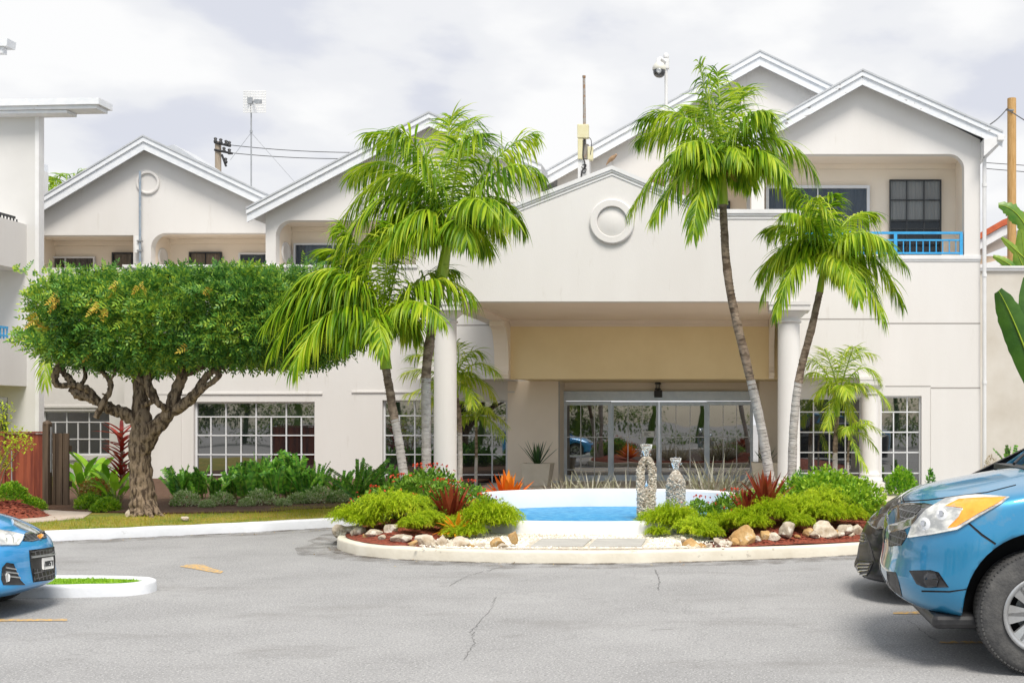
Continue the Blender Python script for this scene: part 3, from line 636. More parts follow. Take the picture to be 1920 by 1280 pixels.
def corbel(x0, x1):
    prof = [(YU-.001, zb0-.0), (YU-.75, zb0-.0), (YU-.75, zb0-.10), (YU-.70, zb0-.12)]
    for i in range(9): t = i/8; prof.append((YU-.70+.50*sin(t*pi/2), zb0-.12-.88*(1-cos(t*pi/2))))
    prof += [(YU-.22, DZ+.22), (YU-.22, DZ+.16), (YU-.26, DZ+.15), (YU-.26, DZ+.08), (YU-.22, DZ+.07), (YU-.22, DZ), (YU-.001, DZ)]
    n = len(prof); mb = MB(); mb.add([(x0,y,z) for y,z in prof]+[(x1,y,z) for y,z in prof], [tuple(range(n)), tuple(range(2*n-1,n-1,-1))]+[(i,i+n,(i+1)%n+n,(i+1)%n) for i in range(n)])
    wpart('corbel', mb, M['tan'])
corbel(bl0+.08, bl1-.01); corbel(br0+.01, br1)
def column(px, Y, r, ztop, cap_w, label=None):
    x = X(px, Y); mb = MB(); s_ = cap_w/2
    mb.lathe((x,Y,0), [(r*1.45,.22),(r*1.5,.26),(r*1.45,.32),(r*1.15,.34),(r*1.25,.37),(r*1.2,.41),(r*1.03,.43),(r,.5),(r*.97,ztop-.42),(r*.95,ztop-.38),(r*1.1,ztop-.375),(r*1.12,ztop-.34),(r*.98,ztop-.335),(r*.98,ztop-.30),(r*1.25,ztop-.25),(r*1.5,ztop-.20),(r*1.6,ztop-.18),(r*1.6,ztop-.165)], 40)
    mb.box(x-s_, x+s_, Y-s_, Y+s_, ztop-.165, ztop-.07); mb.box(x-s_*1.04, x+s_*1.04, Y-s_*1.04, Y+s_*1.04, ztop-.069, ztop-.002)
    mb.box(x-r*1.6, x+r*1.6, Y-r*1.6, Y+r*1.6, 0.0, .22)
    return wpart('column', mb, M['wall'], label)
column(835, YF+.33, .215, zb0, .76); column(1479, YF+.33, .215, zb0, .76)
column(1631, YB+.12, .185, 2.51, .50, 'round white column with a flared base before the right hand windows')

# ---------- entrance doors: glass leaves in white aluminium under a header box
def PD(px): return X(px, YD)
hb = MB(); hb.box(PD(1057), PD(1413), YD-.10, YD+.1, Z(751,YD), hz); wpart('door_header', hb, M['tan'] if False else M['alu'], bevel=.008)
def leaf(x0, x1, ytop, yo, st, cols=3):
    z1 = Z(ytop, YD); z0 = .04; s_ = st
    mb = MB(); a, b = PD(x0), PD(x1)
    mb.box(a, a+s_, yo, yo+.06, z0, z1); mb.box(b-s_, b, yo, yo+.06, z0, z1); mb.box(a+s_, b-s_, yo+.001, yo+.059, z1-.10, z1); mb.box(a+s_, b-s_, yo+.001, yo+.059, z0, z0+.14)
    d = wpart('door', mb, M['alu'])
    g_ = MB(); gx0, gx1 = a+s_, b-s_; g_.add([(gx0,yo+.03,z0+.14),(gx1,yo+.03,z0+.14),(gx1,yo+.03,z1-.10),(gx0,yo+.03,z1-.10)], [(0,1,2,3)]); g_.build('glass', M['glass'], d)
    q = MB()
    for i in range(1, cols): x = gx0+(gx1-gx0)*i/cols; q.box(x-.011, x+.011, yo+.018, yo+.029, z0+.14, z1-.10)
    for zp in (819, 880): q.box(gx0, gx1, yo+.016, yo+.0295, Z(zp,YD)-.011, Z(zp,YD)+.011)
    q.build('glazing_bars', M['frame'], d); return d
leaf(1058,1146,752,YD-.05,.075); d = leaf(1146,1235,753,YD+.02,.06); leaf(1236,1325,753,YD+.02,.06); leaf(1325,1412,752,YD-.05,.075)
q = MB(); q.box(PD(1204), PD(1227), YD+.012, YD+.017, Z(818,YD), Z(808,YD)); s2 = q.build('door_notice', M['plate'], d); s2['label'] = 'small white notice on the glass door'
q = MB()
for i, wd in enumerate((.16, .10, .13)): q.box(PD(1207)+.01, PD(1207)+.01+wd, YD+.010, YD+.0118, Z(811+2.4*i,YD)-.006, Z(811+2.4*i,YD)+.006)
q.build('notice_lines', M['aludark'], d)
# ---------- wall lantern above the doors
ln = root('wall_lantern', W(1234,745,YD-.14), 'black metal lantern with a clear chimney above the glass entrance doors', 'lantern')
c = W(1234,738,YD-.14); m_ = MB(); m_.box(c.x-.1,c.x+.1,c.y-.03,c.y+.035,c.z-.09,c.z+.09); m_.build('backplate', M['black'], ln, bevel=.008)
m_ = MB(); m_.lathe((c.x,c.y-.09,c.z+.09), [(.03,0),(.08,.02),(.085,.04),(.06,.05)], 16); m_.lathe((c.x,c.y-.09,c.z+.24), [(.075,0),(.085,.01),(.06,.06),(.03,.10),(.015,.13),(.0,.14)], 16)
for a in range(4): m_.tube([(c.x+.065*cos(a*pi/2+.8),c.y-.09+.065*sin(a*pi/2+.8),c.z+.13),(c.x+.075*cos(a*pi/2+.8),c.y-.09+.075*sin(a*pi/2+.8),c.z+.25)], .006, 6)
m_.build('lantern_frame', M['black'], ln)
m_ = MB(); m_.lathe((c.x,c.y-.09,c.z+.14), [(.045,0),(.055,.05),(.045,.1)], 16); m_.build('lamp_glass', glassmat('lamp_glass', (.3,.3,.3), clear=.5, ior=1.5), ln)

# ------------------------------------------------------------------ neighbouring building on the left
nb = root('neighbour_building', (-16.5,25,0), 'white neighbouring building with balconies and a flaking flat roof edge', 'building')
YN = 24.75
M['wallshade'] = mat('shaded_white_stucco', (.58,.575,.565), (.63,.625,.615), scale=.6, rough=.85, bump=.08, bscale=60)  # greyed copy of the white stucco, with the wall's shade in its colour
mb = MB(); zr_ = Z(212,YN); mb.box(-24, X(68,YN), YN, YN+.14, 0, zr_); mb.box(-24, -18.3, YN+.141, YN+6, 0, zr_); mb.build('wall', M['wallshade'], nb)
mb = MB(); mb.box(X(68,YN)+.001, X(75.5,YN), YN-.05, YN+.14, 0, zr_); mb.build('fin', M['trim'], nb)
for (ya_, yb_) in ((421,507),(640,724)):
    mb = MB(); mb.box(-24, X(50,YN), 22.6, YN-.002, Z(yb_,YN), Z(ya_,YN)); mb.build('balcony', M['wall'], nb)
bx = X(50,YN)-.07
rm = MB(); z = Z(410.5,YN); rm.box(bx-.02, bx+.02, 22.7, YN-.3, z-.05, z)
for i in range(17): rm.box(bx-.012, bx+.012, 22.75+i*.11, 22.77+i*.11, Z(421,YN), z-.05)
rm.build('railing', M['aludark'], nb)
rm = MB(); z = Z(616,YN); rm.box(bx-.02, bx+.02, 22.7, YN-.55, z-.05, z); rm.box(bx-.02, bx+.02, 22.7, YN-.55, z-.22, z-.18)
for i in range(14): rm.box(bx-.012, bx+.012, 22.75+i*.11, 22.77+i*.11, Z(640,YN), z-.051)
rm.build('railing', M['bluerail'], nb)
mb = MB(); Yq = 24.35
mb.prism([(X(-300,Yq),Z(204,Yq)),(X(185,Yq),Z(195,Yq)),(X(185,Yq),Z(183,Yq)),(X(-300,Yq),Z(190,Yq))], Yq, Yq+.55)
mb.prism([(X(-300,Yq),Z(210,Yq)),(X(178,Yq),Z(202,Yq)),(X(178,Yq),Z(195.3,Yq)),(X(-300,Yq),Z(204.2,Yq))], Yq+.05, Yq+.5)
mb.prism([(X(-300,Yq),Z(215,Yq)),(X(120,Yq),Z(209,Yq)),(X(120,Yq),Z(203.6,Yq)),(X(-300,Yq),Z(210.2,Yq))], Yq+.1, Yq+.48)
mb.prism([(X(-300,Yq),Z(86,Yq)),(X(12,Yq),Z(86,Yq)),(X(14,Yq),Z(72,Yq)),(X(-300,Yq),Z(74,Yq))], Yq, Yq+.3); mb.prism([(X(-300,Yq),Z(98,Yq)),(X(2,Yq),Z(98,Yq)),(X(2,Yq),Z(86.3,Yq)),(X(-300,Yq),Z(86.3,Yq))], Yq+.05, Yq+.2)
mb.box(-24, -18.3, Yq+.56, YN+6, zr_+.001, zr_+.2); mb.box(-24, -18.3, YN-.04, YN+2, Z(190,YN)+.05, Z(88,YN)-.02); mb.build('roof', M['fascia'], nb)
mb = MB(); mb.box(X(-60,YN), X(14,YN), YN-.012, YN-.002, Z(880,YN), Z(745,YN)); mb.build('window', M['glass'], nb)

# ------------------------------------------------------------------ right: boundary wall, house, poles
mb = MB(); Yw = 27.2; mb.box(X(1800,Yw), X(2150,Yw), Yw, Yw+.25, 0, Z(508,Yw)); bwl = mb.build('boundary_wall', mat('mottled_tan_wall', (.50,.46,.40), (.60,.57,.52), scale=.8, rough=.9, bump=.08, bscale=60), org=(X(1900,Yw),Yw,0))
tag(bwl, 'tan rendered boundary wall with a moulded cap beside the hotel downpipe', 'wall')
mb = MB(); mb.box(X(1800,Yw), X(2150,Yw), Yw-.08, Yw+.33, Z(503,Yw), Z(499,Yw)); mb.box(X(1800,Yw), X(2150,Yw), Yw-.05, Yw+.3, Z(508,Yw)+.001, Z(503,Yw)-.001); mb.build('coping', M['trim'], bwl)
hs = root('red_roofed_house', (X(1900,44),44,0), 'cream house with a red tiled roof edge and white eaves behind the boundary wall', 'house')
mb = MB(); Yh = 44; mb.prism(pp([(1800,480),(1990,480),(1990,500+60),(1800,560)][::-1], Yh), Yh, Yh+8); mb.build('wall', mat('peach_house_wall', (.66,.50,.36), rough=.85), hs)
mb = MB(); mb.prism(pp([(1780,500),(1880,443),(1985,400),(1985,385),(1880,425),(1780,482)], Yh-.5), Yh-.5, Yh+8)
mb.prism(pp([(1800,505),(1985,460),(1985,470),(1800,516)][::-1], Yh-.4), Yh-.4, Yh); mb.build('eaves', M['trim'], hs)
mb = MB(); mb.prism(pp([(1800,470),(1880,424),(1985,384),(1985,372),(1880,412),(1800,458)], Yh-.6), Yh-.6, Yh+8); mb.build('roof', mat('red_roof_tile', (.55,.13,.05), (.42,.09,.04), scale=5, rough=.8), hs)
def pole(name, px, y0, y1, Y, r, label, cat, m):
    a, b = W(px, y0, Y), W(px, y1, Y); mb = MB(); mb.tube([b, a], [r*1.05, r], 14)
    o = mb.build(name, m, org=(b.x, b.y, b.z)); return tag(o, label, cat)
M['polewood'] = mat('weathered_orange_pole', (.42,.24,.08), (.56,.35,.15), scale=4, rough=.85, bump=.4, bscale=30, stretch=(6,6,.5), c3=(.14,.08,.04), c3scale=5, c3pos=.63, c3amt=.7)
up = pole('utility_pole', 1897, 185, 785+1.6*FPX/38, 38, .145, 'tall orange brown wooden utility pole behind the boundary wall', 'utility pole', M['polewood'])
mb = MB(); a = W(1886,206,38); mb.tube([a, W(1900,207,37.8)], .035, 8); mb.build('insulator', M['metal'], up)
def wire(p, q, sag, r, lab, name='overhead_wire'):
    pts = [Vector(p).lerp(Vector(q), i/16)-Vector((0,0,sag*4*(i/16)*(1-i/16))) for i in range(17)]
    mb = MB(); mb.tube(pts, r, 5); tag(mb.build(name, M['black'], org=p), lab, 'wire')
wire(W(1888,204,38), W(1852,236,27), .05, .018, 'black cable from the wooden pole down to the hotel gutter')
wire(W(1888,204,38), W(1990,262,30), .05, .018, 'black cable from the wooden pole off to the right')
wire(W(1845,305,60), W(1990,315,60), .0, .02, 'upper thin wire in the sky beside the wooden pole'); wire(W(1845,316,60), W(1990,328,60), .0, .02, 'lower thin wire in the sky beside the wooden pole')
# old pole with cross arms behind the left gable
Yp = 50; op = pole('utility_pole', 409, 266, 785+1.6*FPX/Yp, Yp, .13, 'grey weathered utility pole with cross arms behind the left gable', 'utility pole', mat('grey_pole_wood', (.30,.24,.18), (.42,.36,.29), scale=5, rough=.9, stretch=(5,5,.5)))
mb = MB(); 
for (x0,y0,x1,y1) in ((402,267,431,274),(402,281,436,288),(416,290,424,312)): mb.tube([W(x0,y0,Yp-.15), W(x1,y1,Yp-.15)], .05, 6)
for (x,y) in ((404,264),(414,266),(424,269),(430,271),(420,282),(430,285),(423,302)): p = W(x,y,Yp-.15); mb.lathe((p.x,p.y,p.z-.1), [(.07,0),(.09,.08),(.05,.12),(.08,.2),(.03,.24)], 8)
mb.build('cross_arm', M['black'], op)
wire(W(430,272,Yp-.15), W(700,286,Yp-.15), .1, .016, 'upper power line running right from the grey utility pole'); wire(W(434,287,Yp-.15), W(700,297,Yp-.15), .1, .016, 'lower power line running right from the grey utility pole')
# grid aerial on a thin mast
Ya = 33; ae = root('grid_aerial', W(471,345,Ya), 'thin steel mast carrying a square wire grid aerial above the roof valley', 'aerial')
mb = MB(); mb.tube([W(471,350,Ya), W(471,184,Ya)], .022, 8); mb.tube([W(471,249,Ya), W(471,245,Ya)], .04, 8); mb.build('mast', M['metal'], ae)
mb = MB()
for i in range(15): x = 457+41*i/14; mb.tube([W(x,171,Ya-.1+.15*((i-7)/7)**2), W(x,211,Ya-.1+.15*((i-7)/7)**2)], .013, 4)
for i in range(9): y = 171+40*i/8; mb.tube([W(457+41*j/6,y,Ya-.1+.15*((j-3)/3)**2) for j in range(7)], .013, 4)
mb.build('grid_reflector', M['plate'], ae)
mb = MB(); mb.tube([W(471,190,Ya), W(483,191,Ya-.45)], .03, 6); p = W(484,191,Ya-.5); mb.box(p.x-.09,p.x+.09,p.y-.05,p.y+.05,p.z-.05,p.z+.06); p = W(471,189,Ya-.03); mb.box(p.x-.07,p.x+.07,p.y-.1,p.y,p.z-.1,p.z+.07); mb.build('feed_arm', M['metal'], ae)
mb = MB()
for x, y in ((432,300),(560,350)): mb.tube([W(471,249,Ya), W(x,y,Ya+.5)], .006, 4)
mb.build('guy_wire', M['metal'], ae)
# thin pipe standing before the left gable
mb = MB(); mb.tube([W(262.5,500,Y1-.15), W(262.5,321,Y1-.15)], .03, 10); pr = mb.build('vent_pipe', mat('blue_grey_pipe', (.25,.32,.40), (.35,.40,.45), scale=8, rough=.4, metal=.3), org=W(262.5,500,Y1-.15)); tag(pr, 'thin blue grey pipe rising before the left gable medallion', 'pipe')
mb = MB(); p = W(257,458,Y1-.12); mb.box(p.x-.05,p.x+.06,p.y-.03,p.y+.09,p.z-.22,p.z+.22); mb.build('junction_box', M['plate'], pr)
mb = MB(); 
for y in (452,470): p = W(262.5,y,Y1-.15); mb.box(p.x-.06,p.x+.06,p.y-.05,p.y+.05,p.z-.02,p.z+.02)
mb.build('pipe_clamp', M['metal'], pr)
# antenna mast with radio boxes on the portico roof
Ym = 23.0; an = root('antenna_mast', W(1096,340,Ym), 'rusty grey antenna mast with beige radio boxes on the portico roof', 'antenna')
zr = Z(446,YF)
M['rusty'] = mat('rusting_grey_metal', (.33,.31,.29), (.30,.17,.09), scale=14, rough=.7, metal=.3, lo=.5, hi=.62)
mb = MB(); a = W(1097,335,Ym); b = W(1095,146,Ym); mb.tube([(a.x,a.y,zr), a, b], [.035,.035,.026], 10); mb.tube([b, b+Vector((0,0,.04))], .034, 10); mb.build('mast', M['rusty'], an)
M['beige'] = mat('yellowed_plastic', (.62,.57,.34), (.68,.64,.44), scale=6, rough=.5)
def abox(name, x0,x1,y0,y1,Y,th,m,parent,rz=0):
    a, b = W(x0,y1,Y), W(x1,y0,Y); mb = MB(); mb.box(a.x,b.x,Y-th/2,Y+th/2,a.z,b.z); return mb.build(name, m, parent, bevel=.012)
abox('radio_box',1083,1104,234,260,Ym-.1,.12,M['beige'],an); abox('radio_box',1084,1093,262,300,Ym-.08,.16,M['beige'],an); abox('radio_box',1102,1112,276,301,Ym-.06,.12,M['beige'],an)
abox('bracket',1089,1104,271,299,Ym-.02,.10,M['rusty'],an)
mb = MB(); a,b = W(1085,345,Ym), W(1106,302,Ym); mb.box(a.x,b.x,Ym-.12,Ym+.1,zr,b.z); mb.build('pedestal', M['trim'], an)
mb = MB(); mb.tube(curve_pts([W(1102,257,Ym-.1),W(1108,262,Ym-.12),W(1109,275,Ym-.12),W(1107,290,Ym-.12)],12), .008, 6); mb.tube(curve_pts([W(1096,262,Ym-.1),W(1093,290,Ym-.16),W(1097,310,Ym-.16),W(1091,322,Ym-.16),W(1090,332,Ym-.16)],16), .014, 6)
for y in (313,321): mb.tube(curve_pts([W(1090,y,Ym-.16),W(1096,y+4,Ym-.18),W(1099,y-4,Ym-.16),W(1092,y-3,Ym-.16)],12), .01, 5)
mb.build('cable', M['black'], an)
# security camera
Yc = 23.4; cc = root('security_camera', W(1249,380,Yc), 'white dome security camera hanging from a pole on the portico roof', 'security camera')
M['offw'] = mat('off_white_plastic', (.66,.64,.55), (.60,.59,.54), scale=5, rough=.4)
mb = MB(); a = W(1249,380,Yc); mb.tube([(a.x,Yc,zr), W(1249,104,Yc)], .034, 12); mb.build('pole', M['trim'], cc)
mb = MB(); p = W(1249,103,Yc); mb.lathe((p.x,p.y,p.z-.05), [(.05,-.02),(.055,.0),(.055,.05),(.03,.08),(0,.08)], 16); p = W(1250,120,Yc); mb.box(p.x-.05,p.x+.05,p.y-.06,p.y+.06,p.z-.1,p.z+.1); mb.tube([W(1247,116,Yc-.05), W(1238,110,Yc-.15), W(1234.5,112,Yc-.18), W(1234.5,120,Yc-.18)], [.035,.04,.045,.05], 12); mb.build('bracket', M['trim'], cc)
d = W(1236,128,Yc-.18); mb = MB(); mb.lathe((d.x,d.y,d.z), [(0,.13),(.05,.12),(.10,.08),(.135,.02),(.14,-.03),(.13,-.05)], 24); mb.build('housing', M['offw'], cc)
mb = MB(); mb.lathe((d.x,d.y,d.z-.05), [(.125,.0),(.125,-.05),(.105,-.10),(.06,-.135),(0,-.145)], 24); mb.build('dome', mat('smoked_dome', (.02,.022,.025), rough=.08, coat=1), cc)
mb = MB(); mb.lathe((d.x,d.y-.09,d.z-.09), [(.05,.0),(.055,-.03),(.045,-.05),(.03,-.045),(0,-.045)], 16, 'Y'); mb.build('lens', M['metal'], cc)
# dove on the portico ridge
bd = MB(); b0 = W(1147.5,311,YF+.1)
pth_ = [W(1136.5,310,YF+.1), W(1139,306,YF+.1), W(1142,302,YF+.1), W(1146,298.5,YF+.1), W(1150,295,YF+.1), W(1153,293,YF+.1), W(1154.5,291.5,YF+.1)]
bd.tube(pth_, [.006,.016,.03,.046,.042,.03,.022], 12); bird = bd.build('bird', mat('brown_dove_feather', (.25,.15,.08), (.38,.25,.15), scale=22, rough=.8), org=b0)
tag(bird, 'small brown dove perched on the portico ridge', 'bird'); bird.modifiers.new('s','SUBSURF').render_levels = 1
h = W(1155,290.5,YF+.1); m_ = MB(); m_.lathe((h.x,h.y,h.z), [(0,.024),(.017,.018),(.024,0),(.018,-.018),(0,-.024)], 12); m_.tube([h, h+Vector((.042,0,-.006))], [.008,.001], 6); m_.build('head', mat('bird_head', (.36,.25,.17), rough=.8), bird)
m_ = MB(); m_.tube([W(1147,300,YF+.1), W(1147.5,311,YF+.1)], .004, 5); m_.tube([W(1149,299,YF+.13), W(1149.5,311,YF+.13)], .004, 5); m_.build('leg', M['rusty'], bird)

# ------------------------------------------------------------------ wooden fence and gate
Yf_ = 19.3; fz0, fz1 = .12, Z(812,Yf_)
M['redwood'] = mat('red_stained_boards', (.13,.022,.010), (.27,.062,.025), scale=2.2, rough=.6, bump=.25, bscale=30, stretch=(5,5,.35), lo=.4, hi=.6)
M['brownwood'] = mat('brown_stained_boards', (.055,.035,.022), (.12,.08,.05), scale=2.5, rough=.65, bump=.25, bscale=30, stretch=(6,6,.35))
fn = MB(); x = X(84,Yf_); random.seed(3)
while x > X(-260,Yf_):
    wd = random.uniform(.15,.21); dy = random.uniform(-.012,.012); fn.box(x-wd, x-.008, Yf_+dy, Yf_+dy+.03, fz0, fz1-random.uniform(0,.02)); x -= wd
f_ = fn.build('wooden_fence', M['redwood'], org=(X(20,Yf_),Yf_,fz0)); tag(f_, 'red brown stained board fence left of the gate', 'fence')
fp = MB(); fp.box(X(83.5,Yf_), X(94,Yf_), Yf_-.06, Yf_+.06, fz0-.05, Z(795,Yf_)); p = X(88.7,Yf_); fp.lathe((p,Yf_,Z(795,Yf_)), [(.08,0),(.08,.03),(.03,.06),(0,.07)], 4); fp.build('post', M['brownwood'], f_)
fp = MB(); fp.box(X(-260,Yf_), X(83,Yf_), Yf_+.045, Yf_+.085, .4, .5); fp.build('rail', M['redwood'], f_); fp = MB(); fp.box(X(-260,Yf_), X(94,Yf_), Yf_-.03, Yf_+.07, fz1+.001, fz1+.03); fp.build('rail', M['redwood'], f_)
fp = MB(); fp.tube([W(22,845,Yf_-.05), W(22,935,Yf_-.05)], .01, 6); fp.build('pipe', M['metal'], f_)
gt = MB(); x0, x1 = X(97,Yf_), X(128,Yf_)
for i in range(5): a = x0+(x1-x0)*i/5; gt.box(a, a+(x1-x0)/5-.006, Yf_+.02+.012*(i % 2), Yf_+.05+.012*(i % 2), Z(947,Yf_), Z(812,Yf_))
g_ = gt.build('wooden_gate', M['brownwood'], org=(x0,Yf_,.13)); tag(g_, 'dark brown slatted wooden gate beside the fence post', 'gate')
gt = MB(); gt.box(x0, x1, Yf_+.07, Yf_+.11, .45, .55); gt.build('rail', M['brownwood'], g_); gt = MB(); gt.box(x0, x1, Yf_+.07, Yf_+.11, 1.05, 1.15); gt.build('rail', M['brownwood'], g_)
gt = MB(); gt.box(X(94.6,Yf_), X(96.6,Yf_), Yf_-.01, Yf_+.02, Z(885,Yf_), Z(800,Yf_)); gt.build('hinge_strip', M['metal'], g_)

# ------------------------------------------------------------------ planters by the doors
def planter(px0, px1, py, Y, label):
    a, b = X(px0,Y), X(px1,Y); cx = (a+b)/2; w_ = (b-a)/2; z1 = Z(py,Y)
    o = root('planter', (cx,Y,.03), label, 'planter', 'tapered planters by the doors'); mb = MB(); t = w_*.78
    def ring(r, z): return [(cx-r,Y-r,z),(cx+r,Y-r,z),(cx+r,Y+r,z),(cx-r,Y+r,z)]
    vs = ring(t,.03)+ring(w_,z1)+ring(w_-.05,z1)+ring(w_-.07,z1-.08)
    mb.add(vs, [(3,2,1,0)]+[(4*k+i, 4*k+(i+1)%4, 4*k+4+(i+1)%4, 4*k+4+i) for k in range(3) for i in range(4)]); mb.build('pot', mat('cream_pot', (.62,.56,.47), (.68,.62,.53), scale=3, rough=.7), o, bevel=.01)
    mb = MB(); r = w_-.07; mb.add(ring(r,z1-.075), [(0,1,2,3)]); mb.build('soil', M['soil'], o); return cx, z1-.08
PT1 = (planter(980,1036,868,YU+.55,'cream tapered planter with a snake plant between window and doors'), YU+.55)
PT2 = (planter(1408,1464,866,YU+.55,'cream tapered planter half hidden by the leaning palm trunk right of the doors'), YU+.55)
# ------------------------------------------------------------------ plants
GV = Vector((0,0,-1))
def leaf_blade(mb, p, d, nrm, L, w_, droop=0.0, seg=3, fold=0.0, taper=1.0, shape='lance'):
    """a leaf as a strip that narrows to its tip and sags with its weight"""
    d = d.normalized(); s_ = d.cross(nrm)
    if s_.length < 1e-3: s_ = d.orthogonal()
    s_.normalize(); up = s_.cross(d); vs = []; p = p.copy()
    for i in range(seg+1):
        t = i/seg
        ww = w_*((.35+1.3*t if t < .5 else 2*(1-t)) if shape == 'lance' else (sin(pi*min(1,t*.93+.07))**.7) if shape == 'oval' else (1-t**3)*(.75+.5*t))
        ww = max(ww, w_*.03)
        if fold: vs += [p-s_*ww+up*fold*ww, p, p+s_*ww+up*fold*ww]
        else: vs += [p-s_*ww, p+s_*ww]
        d = (d+GV*droop/seg).normalized(); up = s_.cross(d); p = p+d*(L/seg)
    if fold: mb.add(vs, [(3*i+k, 3*i+k+1, 3*i+k+4, 3*i+k+3) for i in range(seg) for k in (0,1)])
    else: mb.add(vs, [(2*i, 2*i+1, 2*i+3, 2*i+2) for i in range(seg)])
PG = [(.05,.14,.006),(.17,.35,.010),(.42,.57,.02),(.68,.74,.07)]
M['palmleaf'] = leafmat('palm_leaflet', PG, rough=.42, trans=.48, nscale=1.6)
M['palmsmall'] = leafmat('pale_palm_leaflet', [(.14,.28,.012),(.30,.46,.02),(.52,.62,.05),(.66,.66,.12)], rough=.4, trans=.4)
M['rachis'] = mat('palm_rachis', (.24,.36,.03), (.36,.46,.06), scale=5, rough=.5)
M['shaft'] = mat('green_crownshaft', (.24,.42,.02), (.42,.50,.05), scale=3, rough=.45, stretch=(3,3,.6), c3=(.30,.14,.03), c3scale=4, c3pos=.66, c3amt=.8)
def barkmat(name, a, b, ring):
    m = mat(name, a, b, scale=6, rough=.9, bump=.6, bscale=22, stretch=(1,1,2.2), lo=.38, hi=.6, c3=tuple(x*.45 for x in a), c3scale=9, c3pos=.60, c3amt=.8)
    return m
M['ptop'] = barkmat('rough_dark_palm_bark', (.11,.075,.05), (.30,.23,.17), 1)
M['plow'] = barkmat('smooth_grey_palm_bark', (.36,.33,.30), (.50,.47,.44), 1)
def frond_mesh(P, C, T, nl=46, ll=.48, lw=.0135, seed=0, stalk=.12, wind=(0,0,0), stiff=.5, spread=1.0):
    """feather frond along a curve from P over control C to tip T"""
    rnd = random.Random(seed); n = 16; pts = []
    for i in range(n+1):
        t = i/n; pts.append(P*(1-t)**2+C*(2*t*(1-t))+T*t*t)
    rb = MB(); rb.tube(pts, [.016*(1-.8*i/n)+.002 for i in range(n+1)], 5); Ltot = sum((pts[i+1]-pts[i]).length for i in range(n)); mb = MB(); wv = Vector(wind)
    for k in range(nl*2):
        side = 1 if k % 2 else -1; t = stalk+(1-stalk)*((k//2)+rnd.random()*.6)/nl; t = min(t, .995)
        p = P*(1-t)**2+C*(2*t*(1-t))+T*t*t; d = ((C-P)*(1-t)+(T-C)*t).normalized()
        s_ = d.cross(Vector((0,0,1)))
        if s_.length < .15: s_ = d.cross(Vector((0,1,0)))
        s_.normalize(); up = s_.cross(d)
        if up.z < 0: up = -up
        l = ll*(.6+.6*sin(pi*min(1,(t-stalk)/(1-stalk)*.85+.12)))*rnd.uniform(.75,1.15)
        if t > .93: l *= .75
        fw = .45+.75*t+rnd.gauss(0,.1); dd = s_*side*spread*(1.0-.35*t)+d*fw+up*rnd.uniform(-.05,.55)+wv*rnd.uniform(.3,1)
        leaf_blade(mb, p, dd, up+s_*side*rnd.uniform(-.6,.3), l, lw*rnd.uniform(.8,1.2), droop=rnd.uniform(1.2,4.6)*(1.35-stiff), seg=5, fold=.35)
    return rb, mb
